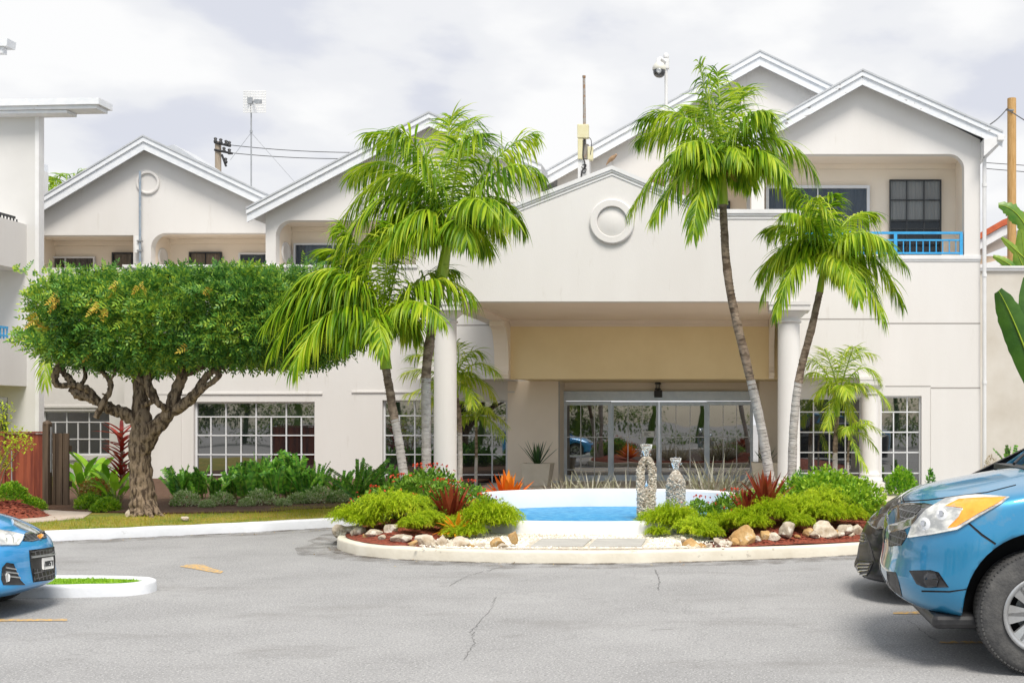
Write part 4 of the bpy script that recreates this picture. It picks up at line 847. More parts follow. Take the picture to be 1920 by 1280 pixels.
def palm(label, trunk, r0, r1, crown, fronds, ll, seed, matl='palmleaf', shaft_len=.45, shaft_r=.085, wind=(0,0,0), group=None, lw=.0135, stiff=.5, nl=46, extra=10, elen=1.0, greenfrac=0, fruit=True, rough_from=.45):
    """trunk = points from the ground up to the foot of the green crownshaft; crown = top of the shaft"""
    o = root('palm_tree', trunk[0], label, 'palm tree', group); pts = curve_pts(trunk, 44); m = len(pts); mb = MB(); rr = []
    for i in range(m):
        t = i/(m-1); rr.append((r0+(r1-r0)*t)*(1+.35*max(0,1-t*14))*(1+.035*sin(i*2.6)+.03*noise.noise(Vector((i*.8,seed,0)))))
    k = int(m*rough_from)
    lo_ = MB(); lo_.tube(pts[:k+1], rr[:k+1], 14, cap=True, wob=.10, seed=seed)
    # leaf scars: slightly raised rings up the trunk
    hi_ = MB(); hi_.tube(pts[k:], rr[k:], 14, cap=True, wob=.25, seed=seed+3)
    sc_ = None
    for i in range(1, m):
        seg_ = (pts[i]-pts[i-1]); nn_ = max(1, int(seg_.length/.05))
        for j in range(nn_):
            p = pts[i-1]+seg_*(j/nn_); r_ = rr[i-1]+(rr[i]-rr[i-1])*(j/nn_); dn = seg_.normalized(); ph_ = random.Random(i*50+j+seed).uniform(-.006,.006)
            u_ = dn.orthogonal().normalized(); v_ = dn.cross(u_)
            ring = []
            for (rr_, hh_) in ((r_*.98,-.005),(r_*1.05+.003,0),(r_*.98,.007)):
                for q in range(12):
                    a = 2*pi*q/12; ring.append(p+dn*(hh_+ph_+.004*sin(a*2+i))+(u_*cos(a)+v_*sin(a))*rr_)
            (lo_ if i < k else hi_).add(ring, [(a_*12+q, a_*12+(q+1) % 12, (a_+1)*12+(q+1) % 12, (a_+1)*12+q) for a_ in (0,1) for q in range(12)], 0, True)
    tr_ = lo_.build('trunk', M['plow'], o); up_ = hi_.build('trunk_upper', M['ptop'], o); up_['label'] = 'rough dark upper trunk'
    c0, c1 = pts[-1], Vector(crown); sh = MB(); L_ = (c1-c0).length; q = curve_pts([c0, c0.lerp(c1,.5), c1], 12)
    sh.tube(q, [shaft_r*(1.08-.45*(i/(len(q)-1))**1.5) for i in range(len(q))], 14, wob=.08, seed=seed); sh.build('crownshaft', M['shaft'], o)
    rnd = random.Random(seed); top = c1; i = 0; allf = list(fronds)
    for j in range(extra):          # short fronds filling the crown to the front and back
        a = 2*pi*j/max(1,extra)+rnd.uniform(-.25,.25); e = rnd.uniform(.2,1.15); l = elen*rnd.uniform(.75,1.05)
        hx, hy = cos(a), sin(a); C = top+Vector((hx*l*.45, hy*l*.45, l*.55*sin(e)+.12)); T = top+Vector((hx*l*.95, hy*l*.95, l*(.35*sin(e)-.32)))+Vector(wind)*l*.5
        allf.append((C, T, .85))
    for C, T, sc in allf:
        rb, mb = frond_mesh(c0.lerp(top, rnd.uniform(.82,1)), Vector(C), Vector(T), nl=int(nl*(.7+.3*sc)), ll=ll*sc, lw=lw, seed=seed*100+i, wind=wind, stiff=stiff)
        f = mb.build('frond', M[matl], o); rb.build('rachis', M['rachis'], f); i += 1
    if fruit:
        fb = MB()
        for j in range(26):
            a = rnd.uniform(0, 2*pi); l = rnd.uniform(.10,.26); d = Vector((cos(a), sin(a), rnd.uniform(-.6,.5)))
            fb.tube([c1-Vector((0,0,.10)), c1-Vector((0,0,.10))+d*l*.6, c1-Vector((0,0,.10))+d*l+Vector((0,0,-.06))], [.006,.004,.003], 4)
        fb.build('flower_stalks', mat('dry_flower_stalk', (.36,.30,.06), (.46,.26,.05), scale=8, rough=.8), o)
    return o
def fr(Y, items):
    """fronds given by photo pixels of the arch and the tip, with the depth offset of the tip"""
    return [(W(cx, cy, Y+dy*.5), W(tx, ty, Y+dy), s_) for (cx,cy,tx,ty,dy,s_) in items]
Yp_ = 17.3
zs = lambda px, Y: zsoil(X(px,Y), Y)
def gp_(px, Y, dz=-.04): return Vector((X(px,Y), Y, zsoil(X(px,Y), Y)+dz))
# tall palm before the left portico column
palm('tall palm with a curved trunk and windswept crown before the left portico column',
     [gp_(800,Yp_), W(799,800,Yp_), W(800,690,Yp_), W(812,605,Yp_), W(826,530,Yp_)], .070, .068, W(843,432,Yp_),
     fr(Yp_, [(770,215,628,430,-.3,1.15),(735,265,632,480,-.8,1.1),(800,225,690,250,.6,1.1),(775,300,670,520,.5,1.0),(825,262,850,218,.4,1.1),(850,255,905,250,-.5,1.0),(862,262,880,225,.8,.9),(910,285,1000,250,.2,1.05),(935,255,1020,330,-.3,1.0),
              (925,300,985,430,.6,1.0),(905,320,960,410,-.7,.95),(880,330,925,400,-1.0,.85),(800,330,720,470,-1.0,1.0),(745,240,660,330,.9,1.1),(780,320,650,490,-.2,1.0),(790,250,740,240,-.9,1.0)]),
     .60, 1, wind=(-.30,0,-.15), shaft_r=.085, extra=6, elen=1.1, stiff=.55, nl=74, lw=.019)
palm('shorter palm with a leaning trunk and swept fronds beside the topiary tree',
     [gp_(768,Yp_-.3), W(750,840,Yp_-.3), W(735,760,Yp_-.3), W(724,692,Yp_-.3)], .066, .058, W(717,610,Yp_-.3),
     fr(Yp_-.3, [(640,405,508,660,-1.3,1.2),(650,425,525,560,-.9,1.15),(630,500,550,690,-1.5,1.1),(620,440,500,610,-1.2,1.1),(690,450,600,470,.3,1.0),(740,490,778,405,.2,1.1),(720,470,745,420,-.5,.9),(790,470,888,555,-.2,1.05),(770,500,850,505,.6,.95),(760,520,830,600,-.8,.8),
                (690,540,640,640,-.9,.9),(700,560,720,660,-1.0,.7),(650,470,575,520,-.9,1.0),(670,500,600,610,.3,1.0),(690,470,640,420,-.2,1.0)]),
     .60, 2, wind=(-.38,0,-.15), shaft_r=.078, extra=5, elen=.9, stiff=.55, nl=74, fruit=False, lw=.019, rough_from=.55)
palm('tallest palm, its trunk leaning left out of the right bed, crown before the centre gable',
     [gp_(1452,Yp_), W(1441,880,Yp_), W(1425,790,Yp_), W(1400,680,Yp_), W(1372,560,Yp_), W(1360,470,Yp_), W(1356,384,Yp_)], .080, .055, W(1354,312,Yp_),
     fr(Yp_, [(1335,215,1310,118,-.1,1.0),(1352,205,1345,135,.2,1.0),(1375,190,1395,165,.3,1.0),(1290,165,1200,225,-.2,1.05),(1285,200,1198,262,.5,1.0),(1265,235,1180,400,-.3,1.1),(1290,270,1225,410,-.8,1.0),(1310,300,1300,440,-.9,.95),(1330,300,1318,400,.6,.9),
              (1420,175,1445,240,.1,1.0),(1400,190,1440,210,-.6,.95),(1455,195,1530,330,-.2,1.1),(1440,220,1490,385,.5,1.05),(1425,240,1475,330,-.9,1.0),(1395,270,1410,350,.9,.8),(1320,230,1260,290,-1.0,.9),(1330,190,1290,200,.8,.9)]),
     .52, 3, wind=(.02,0,-.05), shaft_r=.072, extra=6, elen=.85, nl=74, lw=.018, stiff=.6)
palm('shorter right hand palm bending towards the blue railing, crown before the balcony ledge',
     [gp_(1484,Yp_-.2), W(1488,800,Yp_-.2), W(1500,700,Yp_-.2), W(1522,615,Yp_-.2), W(1537,548,Yp_-.2)], .070, .048, W(1547,485,Yp_-.2),
     fr(Yp_-.2, [(1540,395,1495,355,.1,1.0),(1535,400,1560,365,-.3,.9),(1480,385,1430,560,-.2,1.1),(1470,425,1425,520,.5,1.0),(1490,440,1455,590,-.8,.9),(1500,400,1440,430,.6,1.0),(1600,375,1700,500,-.2,1.1),(1620,410,1690,570,.4,1.1),
                (1600,430,1655,600,-.7,1.1),(1590,460,1610,560,-1.0,.9),(1580,385,1640,400,.8,1.0),(1600,400,1670,460,-.9,1.0),(1545,400,1530,370,-.9,.8),(1520,390,1470,400,-.7,.9)]),
     .48, 4, wind=(.05,0,-.1), shaft_r=.052, extra=5, elen=.75, nl=74, lw=.017, stiff=.6, fruit=False)
# small palms behind
def small_palm(label, px, pyb, Y, pts, crown, items, seed, r=.05, ll=.36, extra=5, elen=.6, nl=36, lw=.013):
    return palm(label, [Vector((X(px,Y), Y, .0))]+[W(a,b,Y) for a,b in pts], r, r*.7, W(*crown,Y), fr(Y, items), ll, seed, matl='palmsmall', shaft_r=r*.9, extra=extra, elen=elen, nl=nl, stiff=.85, fruit=False, lw=lw)
small_palm('pale green palm behind the left portico column', 862, 905, 23.0, [(862,800),(856,745)], (850,712),
   [(800,680,758,700,0,1),(800,650,768,670,.5,1),(810,720,762,740,-.4,.9),(830,650,790,650,-.6,.9),(880,640,900,665,0,1),(895,655,930,700,-.4,1),(900,690,925,745,.5,1),(870,650,850,640,.5,.9),(890,720,885,760,-.5,.8),(820,740,800,760,.5,.8)], 11, r=.055, ll=.42)
small_palm('small slim palm in front of the window left of the entrance', 892, 905, 24.6, [(893,850),(893,800)], (892,778),
   [(870,740,862,760,0,1),(890,735,880,745,.3,.8),(920,760,952,800,0,1),(915,775,945,820,-.4,1),(875,775,858,800,.3,.8),(905,750,915,770,-.6,.9)], 12, r=.035, ll=.30, extra=2, elen=.4, nl=28)
small_palm('pale yellow green palm before the windows right of the portico', 1566, 905, 22.6, [(1566,840),(1570,780)], (1572,735),
   [(1530,660,1520,680,0,1),(1560,640,1640,665,.4,1.05),(1620,650,1650,720,0,1.05),(1620,690,1668,760,-.4,1.05),(1560,760,1550,800,-.4,.8),(1600,650,1600,650,-.6,1),(1540,690,1518,700,.5,.9),(1560,680,1545,655,-.5,.9),(1590,740,1600,800,.3,.8)], 13, r=.055, ll=.40)
small_palm('knee high palm offshoot beside the round white column', 1590, 905, 22.4, [(1590,860),(1592,825)], (1595,810),
   [(1620,780,1650,810,0,1),(1615,800,1645,845,.3,1),(1580,790,1570,810,.3,.8),(1605,850,1625,880,-.3,.9),(1610,780,1630,790,-.4,.9)], 14, r=.028, ll=.26, extra=3, elen=.35, nl=22)

# ---------- topiary tree
tt = root('topiary_tree', (X(270,17.55),17.55,.12), 'clipped flat topped tree with a thick forked trunk on the lawn', 'tree')
Yt = 17.55
M['bark'] = mat('furrowed_brown_bark', (.06,.04,.026), (.27,.20,.135), scale=7, rough=.95, bump=1, bscale=9, stretch=(3,3,.6), lo=.42, hi=.56, c3=(.40,.32,.23), c3scale=12, c3pos=.60, c3amt=.7)
def limb(mb, pts, rad, seed, n=14, wob=.35):
    P = curve_pts([W(a,b,Yt+dy) for a,b,dy in pts], max(24, 10*len(pts))); k = len(P); m = len(rad)
    R = [interp([j/(m-1) for j in range(m)], rad, i/(k-1))*.76*Yt/FPX for i in range(k)]
    mb.tube(P, R, n, wob=wob, seed=seed)
mb = MB()
limb(mb, [(270,973,0),(269,955,0),(268,925,0),(264,880,0),(262,840,0),(266,800,0),(264,760,0.02),(262,710,.1),(258,660,.25)], [44,35,29,25,25,25,23,18,15,14], 1, 28, .22)
for a_, l_ in ((-1.2,50),(-2.0,40),(-.4,46),(.3,30),(-2.7,38),(-3.4,20)):   # root flare
    limb(mb, [(268+8*cos(a_),935,.08*sin(a_)),(268+.55*l_*cos(a_),958,.5*l_*sin(a_)/126),(268+l_*cos(a_),973,l_*sin(a_)/126)], [13,10,4], a_*3, 8)
limb(mb, [(262,850,0),(285,810,-.05),(315,775,-.1),(330,735,-.1),(342,705,-.05),(352,680,.1),(345,650,.1)], [22,21,18,14,12,10,8], 2, 16)
limb(mb, [(318,772,-.1),(345,758,-.15),(368,735,-.2),(382,712,-.2),(400,695,-.2),(430,682,-.1),(455,678,0)], [15,14,11,9,7,5,3], 3)
limb(mb, [(360,748,-.2),(380,728,-.3),(400,715,-.35),(410,702,-.35),(398,694,-.3)], [6,8,6,7,5], 4, 10)
limb(mb, [(265,790,0),(235,775,-.05),(205,765,-.1),(175,748,-.1),(148,738,-.12),(135,728,-.1)], [18,15,13,11,13,8], 5, 14, .6)
limb(mb, [(180,750,-.1),(165,730,-.15),(140,722,-.2),(110,722,-.2),(103,708,-.2),(108,690,-.2),(115,675,-.1)], [9,8,7,7,8,7,5], 6, 12, .6)
limb(mb, [(140,724,-.2),(128,708,-.15),(118,695,-.1),(120,670,0)], [7,8,6,4], 7, 12, .6)
limb(mb, [(180,783,-.35),(192,758,-.35),(205,735,-.3),(206,715,-.25),(195,700,-.2),(180,690,-.1),(160,678,0)], [7,7,6,7,5,4,3], 8, 10, .4)
limb(mb, [(152,722,-.1),(160,706,0),(158,690,.1),(165,672,.2)], [5,5,4,3], 9, 8, .4)
limb(mb, [(268,760,-.1),(290,748,-.2),(283,730,-.25),(270,718,-.25),(250,700,-.2),(235,680,-.1),(225,660,0)], [6,8,8,7,6,5,4], 10, 10)
limb(mb, [(315,768,-.2),(296,755,-.3),(282,735,-.3),(276,705,-.25),(280,680,-.2),(275,655,-.1)], [8,8,9,8,8,6], 11, 10)
limb(mb, [(285,690,.1),(310,688,.2),(340,676,.3),(370,664,.4)], [8,8,6,5], 12, 10)
limb(mb, [(338,715,-.1),(336,690,-.15),(340,668,-.1),(330,650,0)], [7,9,7,5], 13, 10)
limb(mb, [(262,700,.2),(235,672,.6),(200,650,.9)], [9,7,5], 14, 10); limb(mb, [(270,720,.2),(310,680,.8),(360,640,1.1)], [9,7,5], 15, 10); limb(mb, [(350,700,0),(420,672,.5),(500,650,.6)], [8,6,4], 16, 10)
limb(mb, [(208,712,-.25),(214,700,-.3),(216,684,-.35)], [3,2.5,2], 17, 6); limb(mb, [(202,742,-.3),(192,738,-.45)], [3,2], 18, 6); limb(mb, [(400,697,-.2),(415,690,-.3),(425,700,-.45)], [3,2.5,1.5], 19, 6)
mb.build('trunk', M['bark'], tt)
M['topi'] = leafmat('topiary_leaflet', [(.022,.08,.014),(.065,.19,.035),(.14,.32,.055),(.29,.46,.05),(.50,.60,.06)], rough=.45, trans=.3, nscale=1.1)
M['autumn'] = leafmat('orange_turning_leaf', [(.42,.20,.04),(.62,.42,.06),(.50,.52,.06)], trans=.3)
def sprig(mb, p, d, rnd, L=.15, n=5, lw=.0105, ll=.05):
    d = d.normalized(); s_ = d.cross(Vector((rnd.uniform(-1,1), rnd.uniform(-1,1), rnd.uniform(-.2,1)))).normalized(); up = s_.cross(d)
    for i in range(n):
        t = (i+.6)/n; q = p+d*L*t+GV*(.03*t*t)
        for sd_ in (-1,1): leaf_blade(mb, q, d*.55+s_*sd_+up*rnd.uniform(-.15,.3), up, ll*(1.15-.45*t), lw, seg=2, shape='lance')
    leaf_blade(mb, p+d*L+GV*.03, d, up, ll, lw, seg=2)
def topiary(mb, mo, n, seed):
    rnd = random.Random(seed); cx = X(336,16.9); cz0, cz1 = 2.40, 3.82; hx, hy = 2.50, 1.25
    k = 0
    while k < n:
        u, v, w_ = rnd.uniform(-1,1), rnd.uniform(-1,1), rnd.uniform(-1,1)
        r = (abs(u)**3.3+abs(v)**3+abs(w_)**3.2)**(1/3.2)
        if r > 1 or (r < .78 and rnd.random() < .78): continue
        nn = noise.noise(Vector((u*3.1, v*2.6, w_*1.6)))+.6*noise.noise(Vector((u*8, v*6, w_*4)))
        if r > .94+.17*nn: continue
        if r > .88 and nn < -.34: continue                       # gaps in the surface
        lowcut = -1+.28*(1-abs(v)**2)*0
        x = cx+u*hx; y = Yt+v*hy; zc = (cz0+cz1)/2; hz_ = (cz1-cz0)/2
        z = zc+w_*hz_
        zb_ = cz0+.16*sin(u*5+1)+.12*noise.noise(Vector((u*4,v*3,7)))+(.30*sstep(.35,.9,u)*0)+(.42*sstep(.55,1,-u)*.3)
        if z < zb_: continue
        ed = sstep(.80,1.0,abs(u)); z = zc+(z-zc)*(1-.10*ed)+(.03*u)
        nrm = Vector((u*abs(u)**2/hx*1.6, v*abs(v)/hy*1.4, w_*abs(w_)**2/hz_*1.2))
        if nrm.length < .05: nrm = Vector((0,0,1))
        nrm.normalize(); d = nrm+Vector((rnd.gauss(0,.75), rnd.gauss(0,.75), rnd.gauss(0,.7)-.12))
        au = noise.noise(Vector((u*5+3, v*3, w_*3+9)))
        tgt = mo if (au > .56 and rnd.random() < .38) else mb
        sprig(tgt, Vector((x,y,z)), d, rnd, L=rnd.uniform(.12,.22), n=4, lw=.0135, ll=.07); k += 1
    for (px,py) in ((222,530),(187,575),(190,580),(180,570),(105,560),(108,566),(70,600),(262,538)):
        for _ in range(4): sprig(mo, W(px+rnd.gauss(0,4), py+rnd.gauss(0,7), Yt-1.22), Vector((rnd.gauss(0,.5),-.6,-.5)), rnd, L=.12, n=4)
    for _ in range(200):                                          # stray shoots on top
        u = rnd.uniform(-.97,.97); x = cx+u*hx; hmp = .5+.5*noise.noise(Vector((u*6,1,2)))
        sprig(mb, Vector((x, Yt+rnd.uniform(-1.1,1.0), cz1-.06+.03*u)), Vector((rnd.gauss(0,.4),rnd.gauss(0,.4),1)), rnd, L=rnd.uniform(.08,.14+.16*hmp), n=5)
mb, mo = MB(), MB(); topiary(mb, mo, 13000, 4); cr_ = mb.build('crown', M['topi'], tt); ob = mo.build('turning_leaves', M['autumn'], cr_); ob['label'] = 'orange and yellow turning leaves'

# ---------- generic plant meshes in local coordinates, shared by their copies
def dome_bush(R, H, n, leaf_l, leaf_w, seed, shape='oval', up=.3, fold=.25):
    rnd = random.Random(seed); mb = MB(); k = 0
    while k < n:
        u, v, w_ = rnd.uniform(-1,1), rnd.uniform(-1,1), rnd.uniform(0,1); r = sqrt(u*u+v*v+w_*w_)
        if r > 1 or (r < .62 and rnd.random() < .75): continue
        if r > .86+.14*noise.noise(Vector((u*3+seed,v*3,w_*3))): continue
        p = Vector((u*R, v*R, .02+w_*H)); d = Vector((u, v, w_*.8+up))+Vector((rnd.gauss(0,.45),rnd.gauss(0,.45),rnd.gauss(0,.4)))
        leaf_blade(mb, p, d, Vector((rnd.gauss(0,.4),rnd.gauss(0,.4),1)), leaf_l*rnd.uniform(.7,1.25), leaf_w*rnd.uniform(.8,1.2), droop=rnd.uniform(0,.5), seg=2, fold=fold, shape=shape); k += 1
    return mb
def stems(mb, n, R, H, seed, r=.006):
    rnd = random.Random(seed)
    for _ in range(n):
        a = rnd.uniform(0,2*pi); q = rnd.uniform(.2,.8); mb.tube([Vector((0,0,0)), Vector((cos(a)*R*q*.5, sin(a)*R*q*.5, H*.45)), Vector((cos(a)*R*q, sin(a)*R*q, H*.8))], [r,r*.8,r*.4], 5)
def fern(R, H, ns, seed):
    """feathery mounded clump: many arching plumes thick with needles"""
    rnd = random.Random(seed); mb = MB()
    for i in range(ns):
        a = rnd.uniform(0,2*pi); out_ = rnd.random()**.5; l = rnd.uniform(.75,1.1); hx, hy = cos(a), sin(a); P = Vector((hx*R*.10, hy*R*.10, 0))
        C = P+Vector((hx*R*out_*.45, hy*R*out_*.45, H*1.0*l)); T = P+Vector((hx*R*out_*l, hy*R*out_*l, H*(1.05-.62*out_**2)*l)); n = 30
        for k in range(n):
            t = .28+.72*(k+rnd.random())/n; p = P*(1-t)**2+C*(2*t*(1-t))+T*t*t; d = ((C-P)*(1-t)+(T-C)*t).normalized()
            for q in range(2):
                dd = d*.5+Vector((rnd.gauss(0,.75),rnd.gauss(0,.75),rnd.gauss(0,.6))); L = rnd.uniform(.026,.060); s_ = dd.cross(Vector((0,.3,1)))
                if s_.length < .01: continue
                s_ = s_.normalized()*.0042; dd = dd.normalized()*L; mb.add([p-s_, p+s_, p+dd+GV*.006], [(0,1,2)])
    return mb
def sword(n, L, w_, seed, e0=.3, e1=1.45, droop=.5, shape='bromel', seg=5, fold=.4, rbase=.03):
    rnd = random.Random(seed); mb = MB()
    for i in range(n):
        t = (i+.5)/n; a = i*2.39996+rnd.uniform(-.2,.2); e = e0+(e1-e0)*t; d = Vector((cos(a)*cos(e), sin(a)*cos(e), sin(e)))
        leaf_blade(mb, Vector((cos(a)*rbase, sin(a)*rbase, .01)), d, Vector((0,0,1))-d*.5, L*rnd.uniform(.8,1.1), w_*rnd.uniform(.85,1.15), droop=droop*rnd.uniform(.5,1.4), seg=seg, fold=fold, shape='sw')
    return mb
def zz(ns, H, seed, leaf_l=.085, leaf_w=.02, spread=.35, np_=13):
    """upright arching stems set with glossy paired leaflets"""
    rnd = random.Random(seed); mb = MB(); sb = MB()
    for i in range(ns):
        a = rnd.uniform(0,2*pi); o_ = rnd.uniform(.1,1)*spread; h = H*rnd.uniform(.65,1.05); b = Vector((rnd.gauss(0,.06),rnd.gauss(0,.06),0)); C = b+Vector((cos(a)*o_*.25, sin(a)*o_*.25, h*.6)); T = b+Vector((cos(a)*o_, sin(a)*o_, h))
        sb.tube([b*(1-t)**2+C*(2*t*(1-t))+T*t*t for t in (0,.25,.5,.75,1)], [.009,.008,.007,.005,.003], 5)
        for k in range(np_):
            t = .22+.78*k/np_; p = b*(1-t)**2+C*(2*t*(1-t))+T*t*t; d = ((C-b)*(1-t)+(T-C)*t).normalized(); s_ = d.cross(Vector((cos(a+i),sin(a+i),.2))).normalized()
            for sd_ in (-1,1): leaf_blade(mb, p, d*.75+s_*sd_, d.cross(s_)*sd_, leaf_l*(1.1-.4*t)*rnd.uniform(.85,1.15), leaf_w, droop=.15, seg=3, fold=.3, shape='oval')
    return mb, sb
def bigleaf(n, H, L, w_, seed, droop=.8, spread=.5):
    rnd = random.Random(seed); mb = MB(); sb = MB()
    for i in range(n):
        a = i*2.4+rnd.uniform(-.3,.3); h = H*rnd.uniform(.45,1); o_ = spread*rnd.uniform(.3,1); T = Vector((cos(a)*o_*.6, sin(a)*o_*.6, h*.62)); sb.tube([Vector((0,0,0)), Vector((cos(a)*o_*.2, sin(a)*o_*.2, h*.35)), T], [.012,.010,.007], 6)
        leaf_blade(mb, T, Vector((cos(a)*.7, sin(a)*.7, rnd.uniform(.6,1.3))), Vector((cos(a+pi)*.5,sin(a+pi)*.5,1)), L*rnd.uniform(.75,1.1), w_*rnd.uniform(.8,1.1), droop=droop*rnd.uniform(.6,1.4), seg=7, fold=.35, shape='oval')
    return mb, sb
def make(name, parts, label, cat, group=None):
    """a plant built at the origin from (part name, mesh, material)"""
    o = root(name, (0,0,0), label, cat, group); ch = None
    for nm, mb, m, under in parts:
        x_ = mb.build(nm, m, ch if (under and ch is not None) else o)
        if not under: ch = x_
    return o
M['fern'] = leafmat('feathery_fern', [(.20,.34,.010),(.38,.54,.015),(.56,.68,.02),(.70,.74,.05)], rough=.6, trans=.45, nscale=3)
M['stem'] = mat('green_stem', (.16,.22,.04), rough=.6); M['woody'] = mat('brown_stem', (.16,.10,.06), (.25,.18,.12), scale=20, rough=.9)
M['bushg'] = leafmat('bright_bush_leaf', [(.06,.17,.012),(.17,.36,.02),(.32,.52,.03),(.50,.66,.05)], trans=.35, nscale=2.2)
M['ixl'] = leafmat('dark_bush_leaf', [(.05,.13,.015),(.13,.28,.025),(.24,.42,.04),(.36,.46,.06)], trans=.3, nscale=3)
M['redfl'] = leafmat('red_flower', [(.50,.035,.02),(.72,.08,.035),(.80,.20,.08)], trans=.3)
M['zz'] = leafmat('dark_glossy_leaf', [(.025,.10,.014),(.06,.21,.022),(.15,.38,.035),(.32,.55,.06)], rough=.3, trans=.2, nscale=1.8)
M['varieg'] = leafmat('variegated_leaf', [(.08,.22,.03),(.26,.42,.10),(.58,.64,.36),(.72,.75,.55)], trans=.3, nscale=6)
M['bromred'] = leafmat('maroon_sword_leaf', [(.13,.018,.012),(.28,.04,.02),(.40,.10,.04),(.50,.22,.12)], rough=.35, trans=.25, nscale=4)
M['bromora'] = leafmat('orange_sword_leaf', [(.66,.10,.012),(.80,.20,.015),(.85,.34,.03),(.80,.14,.02)], rough=.35, trans=.35, nscale=4)
M['bromyel'] = leafmat('amber_sword_leaf', [(.80,.26,.015),(.85,.40,.02),(.80,.48,.05)], rough=.35, trans=.4, nscale=4)
M['grey'] = leafmat('greyish_strap_leaf', [(.20,.19,.10),(.34,.34,.20),(.50,.48,.38),(.62,.60,.52)], rough=.6, trans=.2, nscale=4)
M['snake'] = leafmat('snake_plant_leaf', [(.02,.06,.025),(.05,.12,.04),(.12,.20,.07)], rough=.35, trans=.1, nscale=5)
M['cord'] = leafmat('cordyline_leaf', [(.16,.015,.012),(.32,.03,.02),(.45,.07,.04)], rough=.4, trans=.3, nscale=3)
M['lush'] = leafmat('lush_broad_leaf', [(.06,.22,.012),(.16,.38,.02),(.30,.54,.03),(.45,.62,.05)], rough=.35, trans=.4, nscale=1.5)

USED = set()
def put(o, px, Y, z=None, sc=1, rz=None, label=None, group=None, zf=None):
    x = X(px, Y); zz_ = z if z is not None else (zf or zsoil)(x, Y)-.015; rz = rz if rz is not None else (px*1.7+Y) % 6.28
    if o.name not in USED:
        USED.add(o.name); o.location = (x, Y, zz_); o.rotation_euler = (0,0,rz); o.scale = (sc,)*3 if not hasattr(sc,'__len__') else sc
        if label: o['label'] = label
        if group: o['group'] = group
        return o
    return copy_tree(o, (x,Y,zz_), rz, sc, label, group)
fernA = make('asparagus_fern', [('fronds', fern(.34,.42,200,1), M['fern'], 0)], 'x', 'fern'); fernB = make('asparagus_fern', [('fronds', fern(.37,.38,190,2), M['fern'], 0)], 'x', 'fern')
GF = 'feathery yellow green ferns in the island beds'
FL = [(668,14.55,.85,'feathery lime fern at the far left tip of the island bed'),(722,14.3,1.0,'wide lime fern above the flat rocks, second from the left tip of the island'),(758,14.75,.9,'lime fern below the red flowered bush, third from the left tip'),(802,14.25,.62,'low lime fern in the middle of the left bed, between two taller ones'),
      (855,14.0,.5,'tiny lime fern just below the small orange bromeliad'),(915,14.3,1.05,'big lime fern beside the left end of the fountain basin'),(840,14.5,.55,'small lime fern left of the maroon bromeliad foot'),
      (1262,14.4,.95,'lime fern touching the right end of the fountain basin'),(1305,14.0,.72,'lime fern just above the white topped rocks, right bed'),(1348,14.2,.72,'lime fern below the red leaved plants, right bed'),(1392,14.0,.75,'lime fern above the pointed brown rock, right bed'),
      (1440,14.05,.7,'lime fern right of the pointed brown rock'),(1490,14.3,.85,'lime fern below the right hand maroon bromeliad'),(1545,14.6,.9,'lime fern nearest the broad green bush, right bed'),(1232,14.15,.42,'small sprawling fern at the gravel edge of the right bed'),(1330,13.75,.5,'small round fern tucked behind the kerb rocks, right bed'),(690,14.2,.62,'low fern between the leftmost kerb rocks and the wide lime fern'),(776,13.85,.55,'low fern just above the largest upright rock'),(882,14.0,.55,'low fern right of the amber bromeliad'),(938,14.7,.85,'lime fern against the basin rim at its left end'),(1240,14.75,.85,'lime fern overlapping the basin rim right of the stone spouts'),(1285,14.6,.68,'lime fern at the back beside the basin, right bed'),(1418,13.75,.55,'low fern behind the pointed brown rock'),(1466,13.95,.65,'low fern above the big squarish tan rock'),(1520,14.1,.75,'lime fern above the wide pale rock'),(1555,14.05,.62,'low fern behind the third rock from the black car'),(1588,14.2,.68,'lime fern behind the rock nearest the black car'),(1500,13.75,.5,'small low fern just behind the small ochre rock'),(1365,14.35,.62,'second row lime fern in the middle of the right bed')]
for i, (px, Y, sc, lab) in enumerate(FL): put(fernA if i % 2 else fernB, px, Y, sc=sc*1.12, label=lab, group=GF)
def ix(seed):
    a = dome_bush(.40,.46,1500,.050,.014,seed); s_ = MB(); stems(s_,12,.3,.4,seed); f = MB(); rnd = random.Random(seed)
    for _ in range(24):
        th = rnd.uniform(0,2*pi); ph = rnd.uniform(.1,1.2); c = Vector((cos(th)*sin(ph)*.38, sin(th)*sin(ph)*.38, .04+cos(ph)*.46)); 
        for _ in range(9): leaf_blade(f, c, Vector((rnd.gauss(0,1),rnd.gauss(0,1),rnd.gauss(.4,.8))), Vector((0,0,1)), .022, .008, seg=2, shape='oval')
    return a, s_, f
A_, S_, F_ = ix(5); ixo = make('flowering_bush', [('foliage', A_, M['ixl'], 0),('blossoms', F_, M['redfl'], 1),('stems', S_, M['woody'], 0)], 'x', 'flowering bush')
GI = 'red flowered bushes on the island'
for px, Y, sc, lab in [(702,15.6,.85,'red flowered bush behind the leftmost ferns'),(748,15.4,1.0,'red flowered bush at the foot of the leaning shorter palm'),(790,15.5,1.15,'tall red flowered bush at the foot of the tall left palm'),(828,15.2,.95,'red flowered bush pressed against the maroon bromeliad from the left'),
                       (905,15.1,.85,'red flowered bush between the maroon bromeliad and the basin end'),(815,16.3,1.1,'red flowered bush hidden behind the others before the left column'),(880,16.0,.95,'red flowered bush behind the maroon bromeliad, below the orange one'),
                       (1312,14.75,.85,'low red flowered bush against the right end of the basin'),(1372,14.85,.88,'red flowered bush right of the basin beside the maroon leaves')]:
    put(ixo, px, Y, sc=sc*1.22, label=lab, group=GI)
bro = make('bromeliad', [('leaves', sword(30,.44,.032,3,e0=.75,e1=1.5,droop=.12), M['bromred'], 0)], 'x', 'bromeliad')
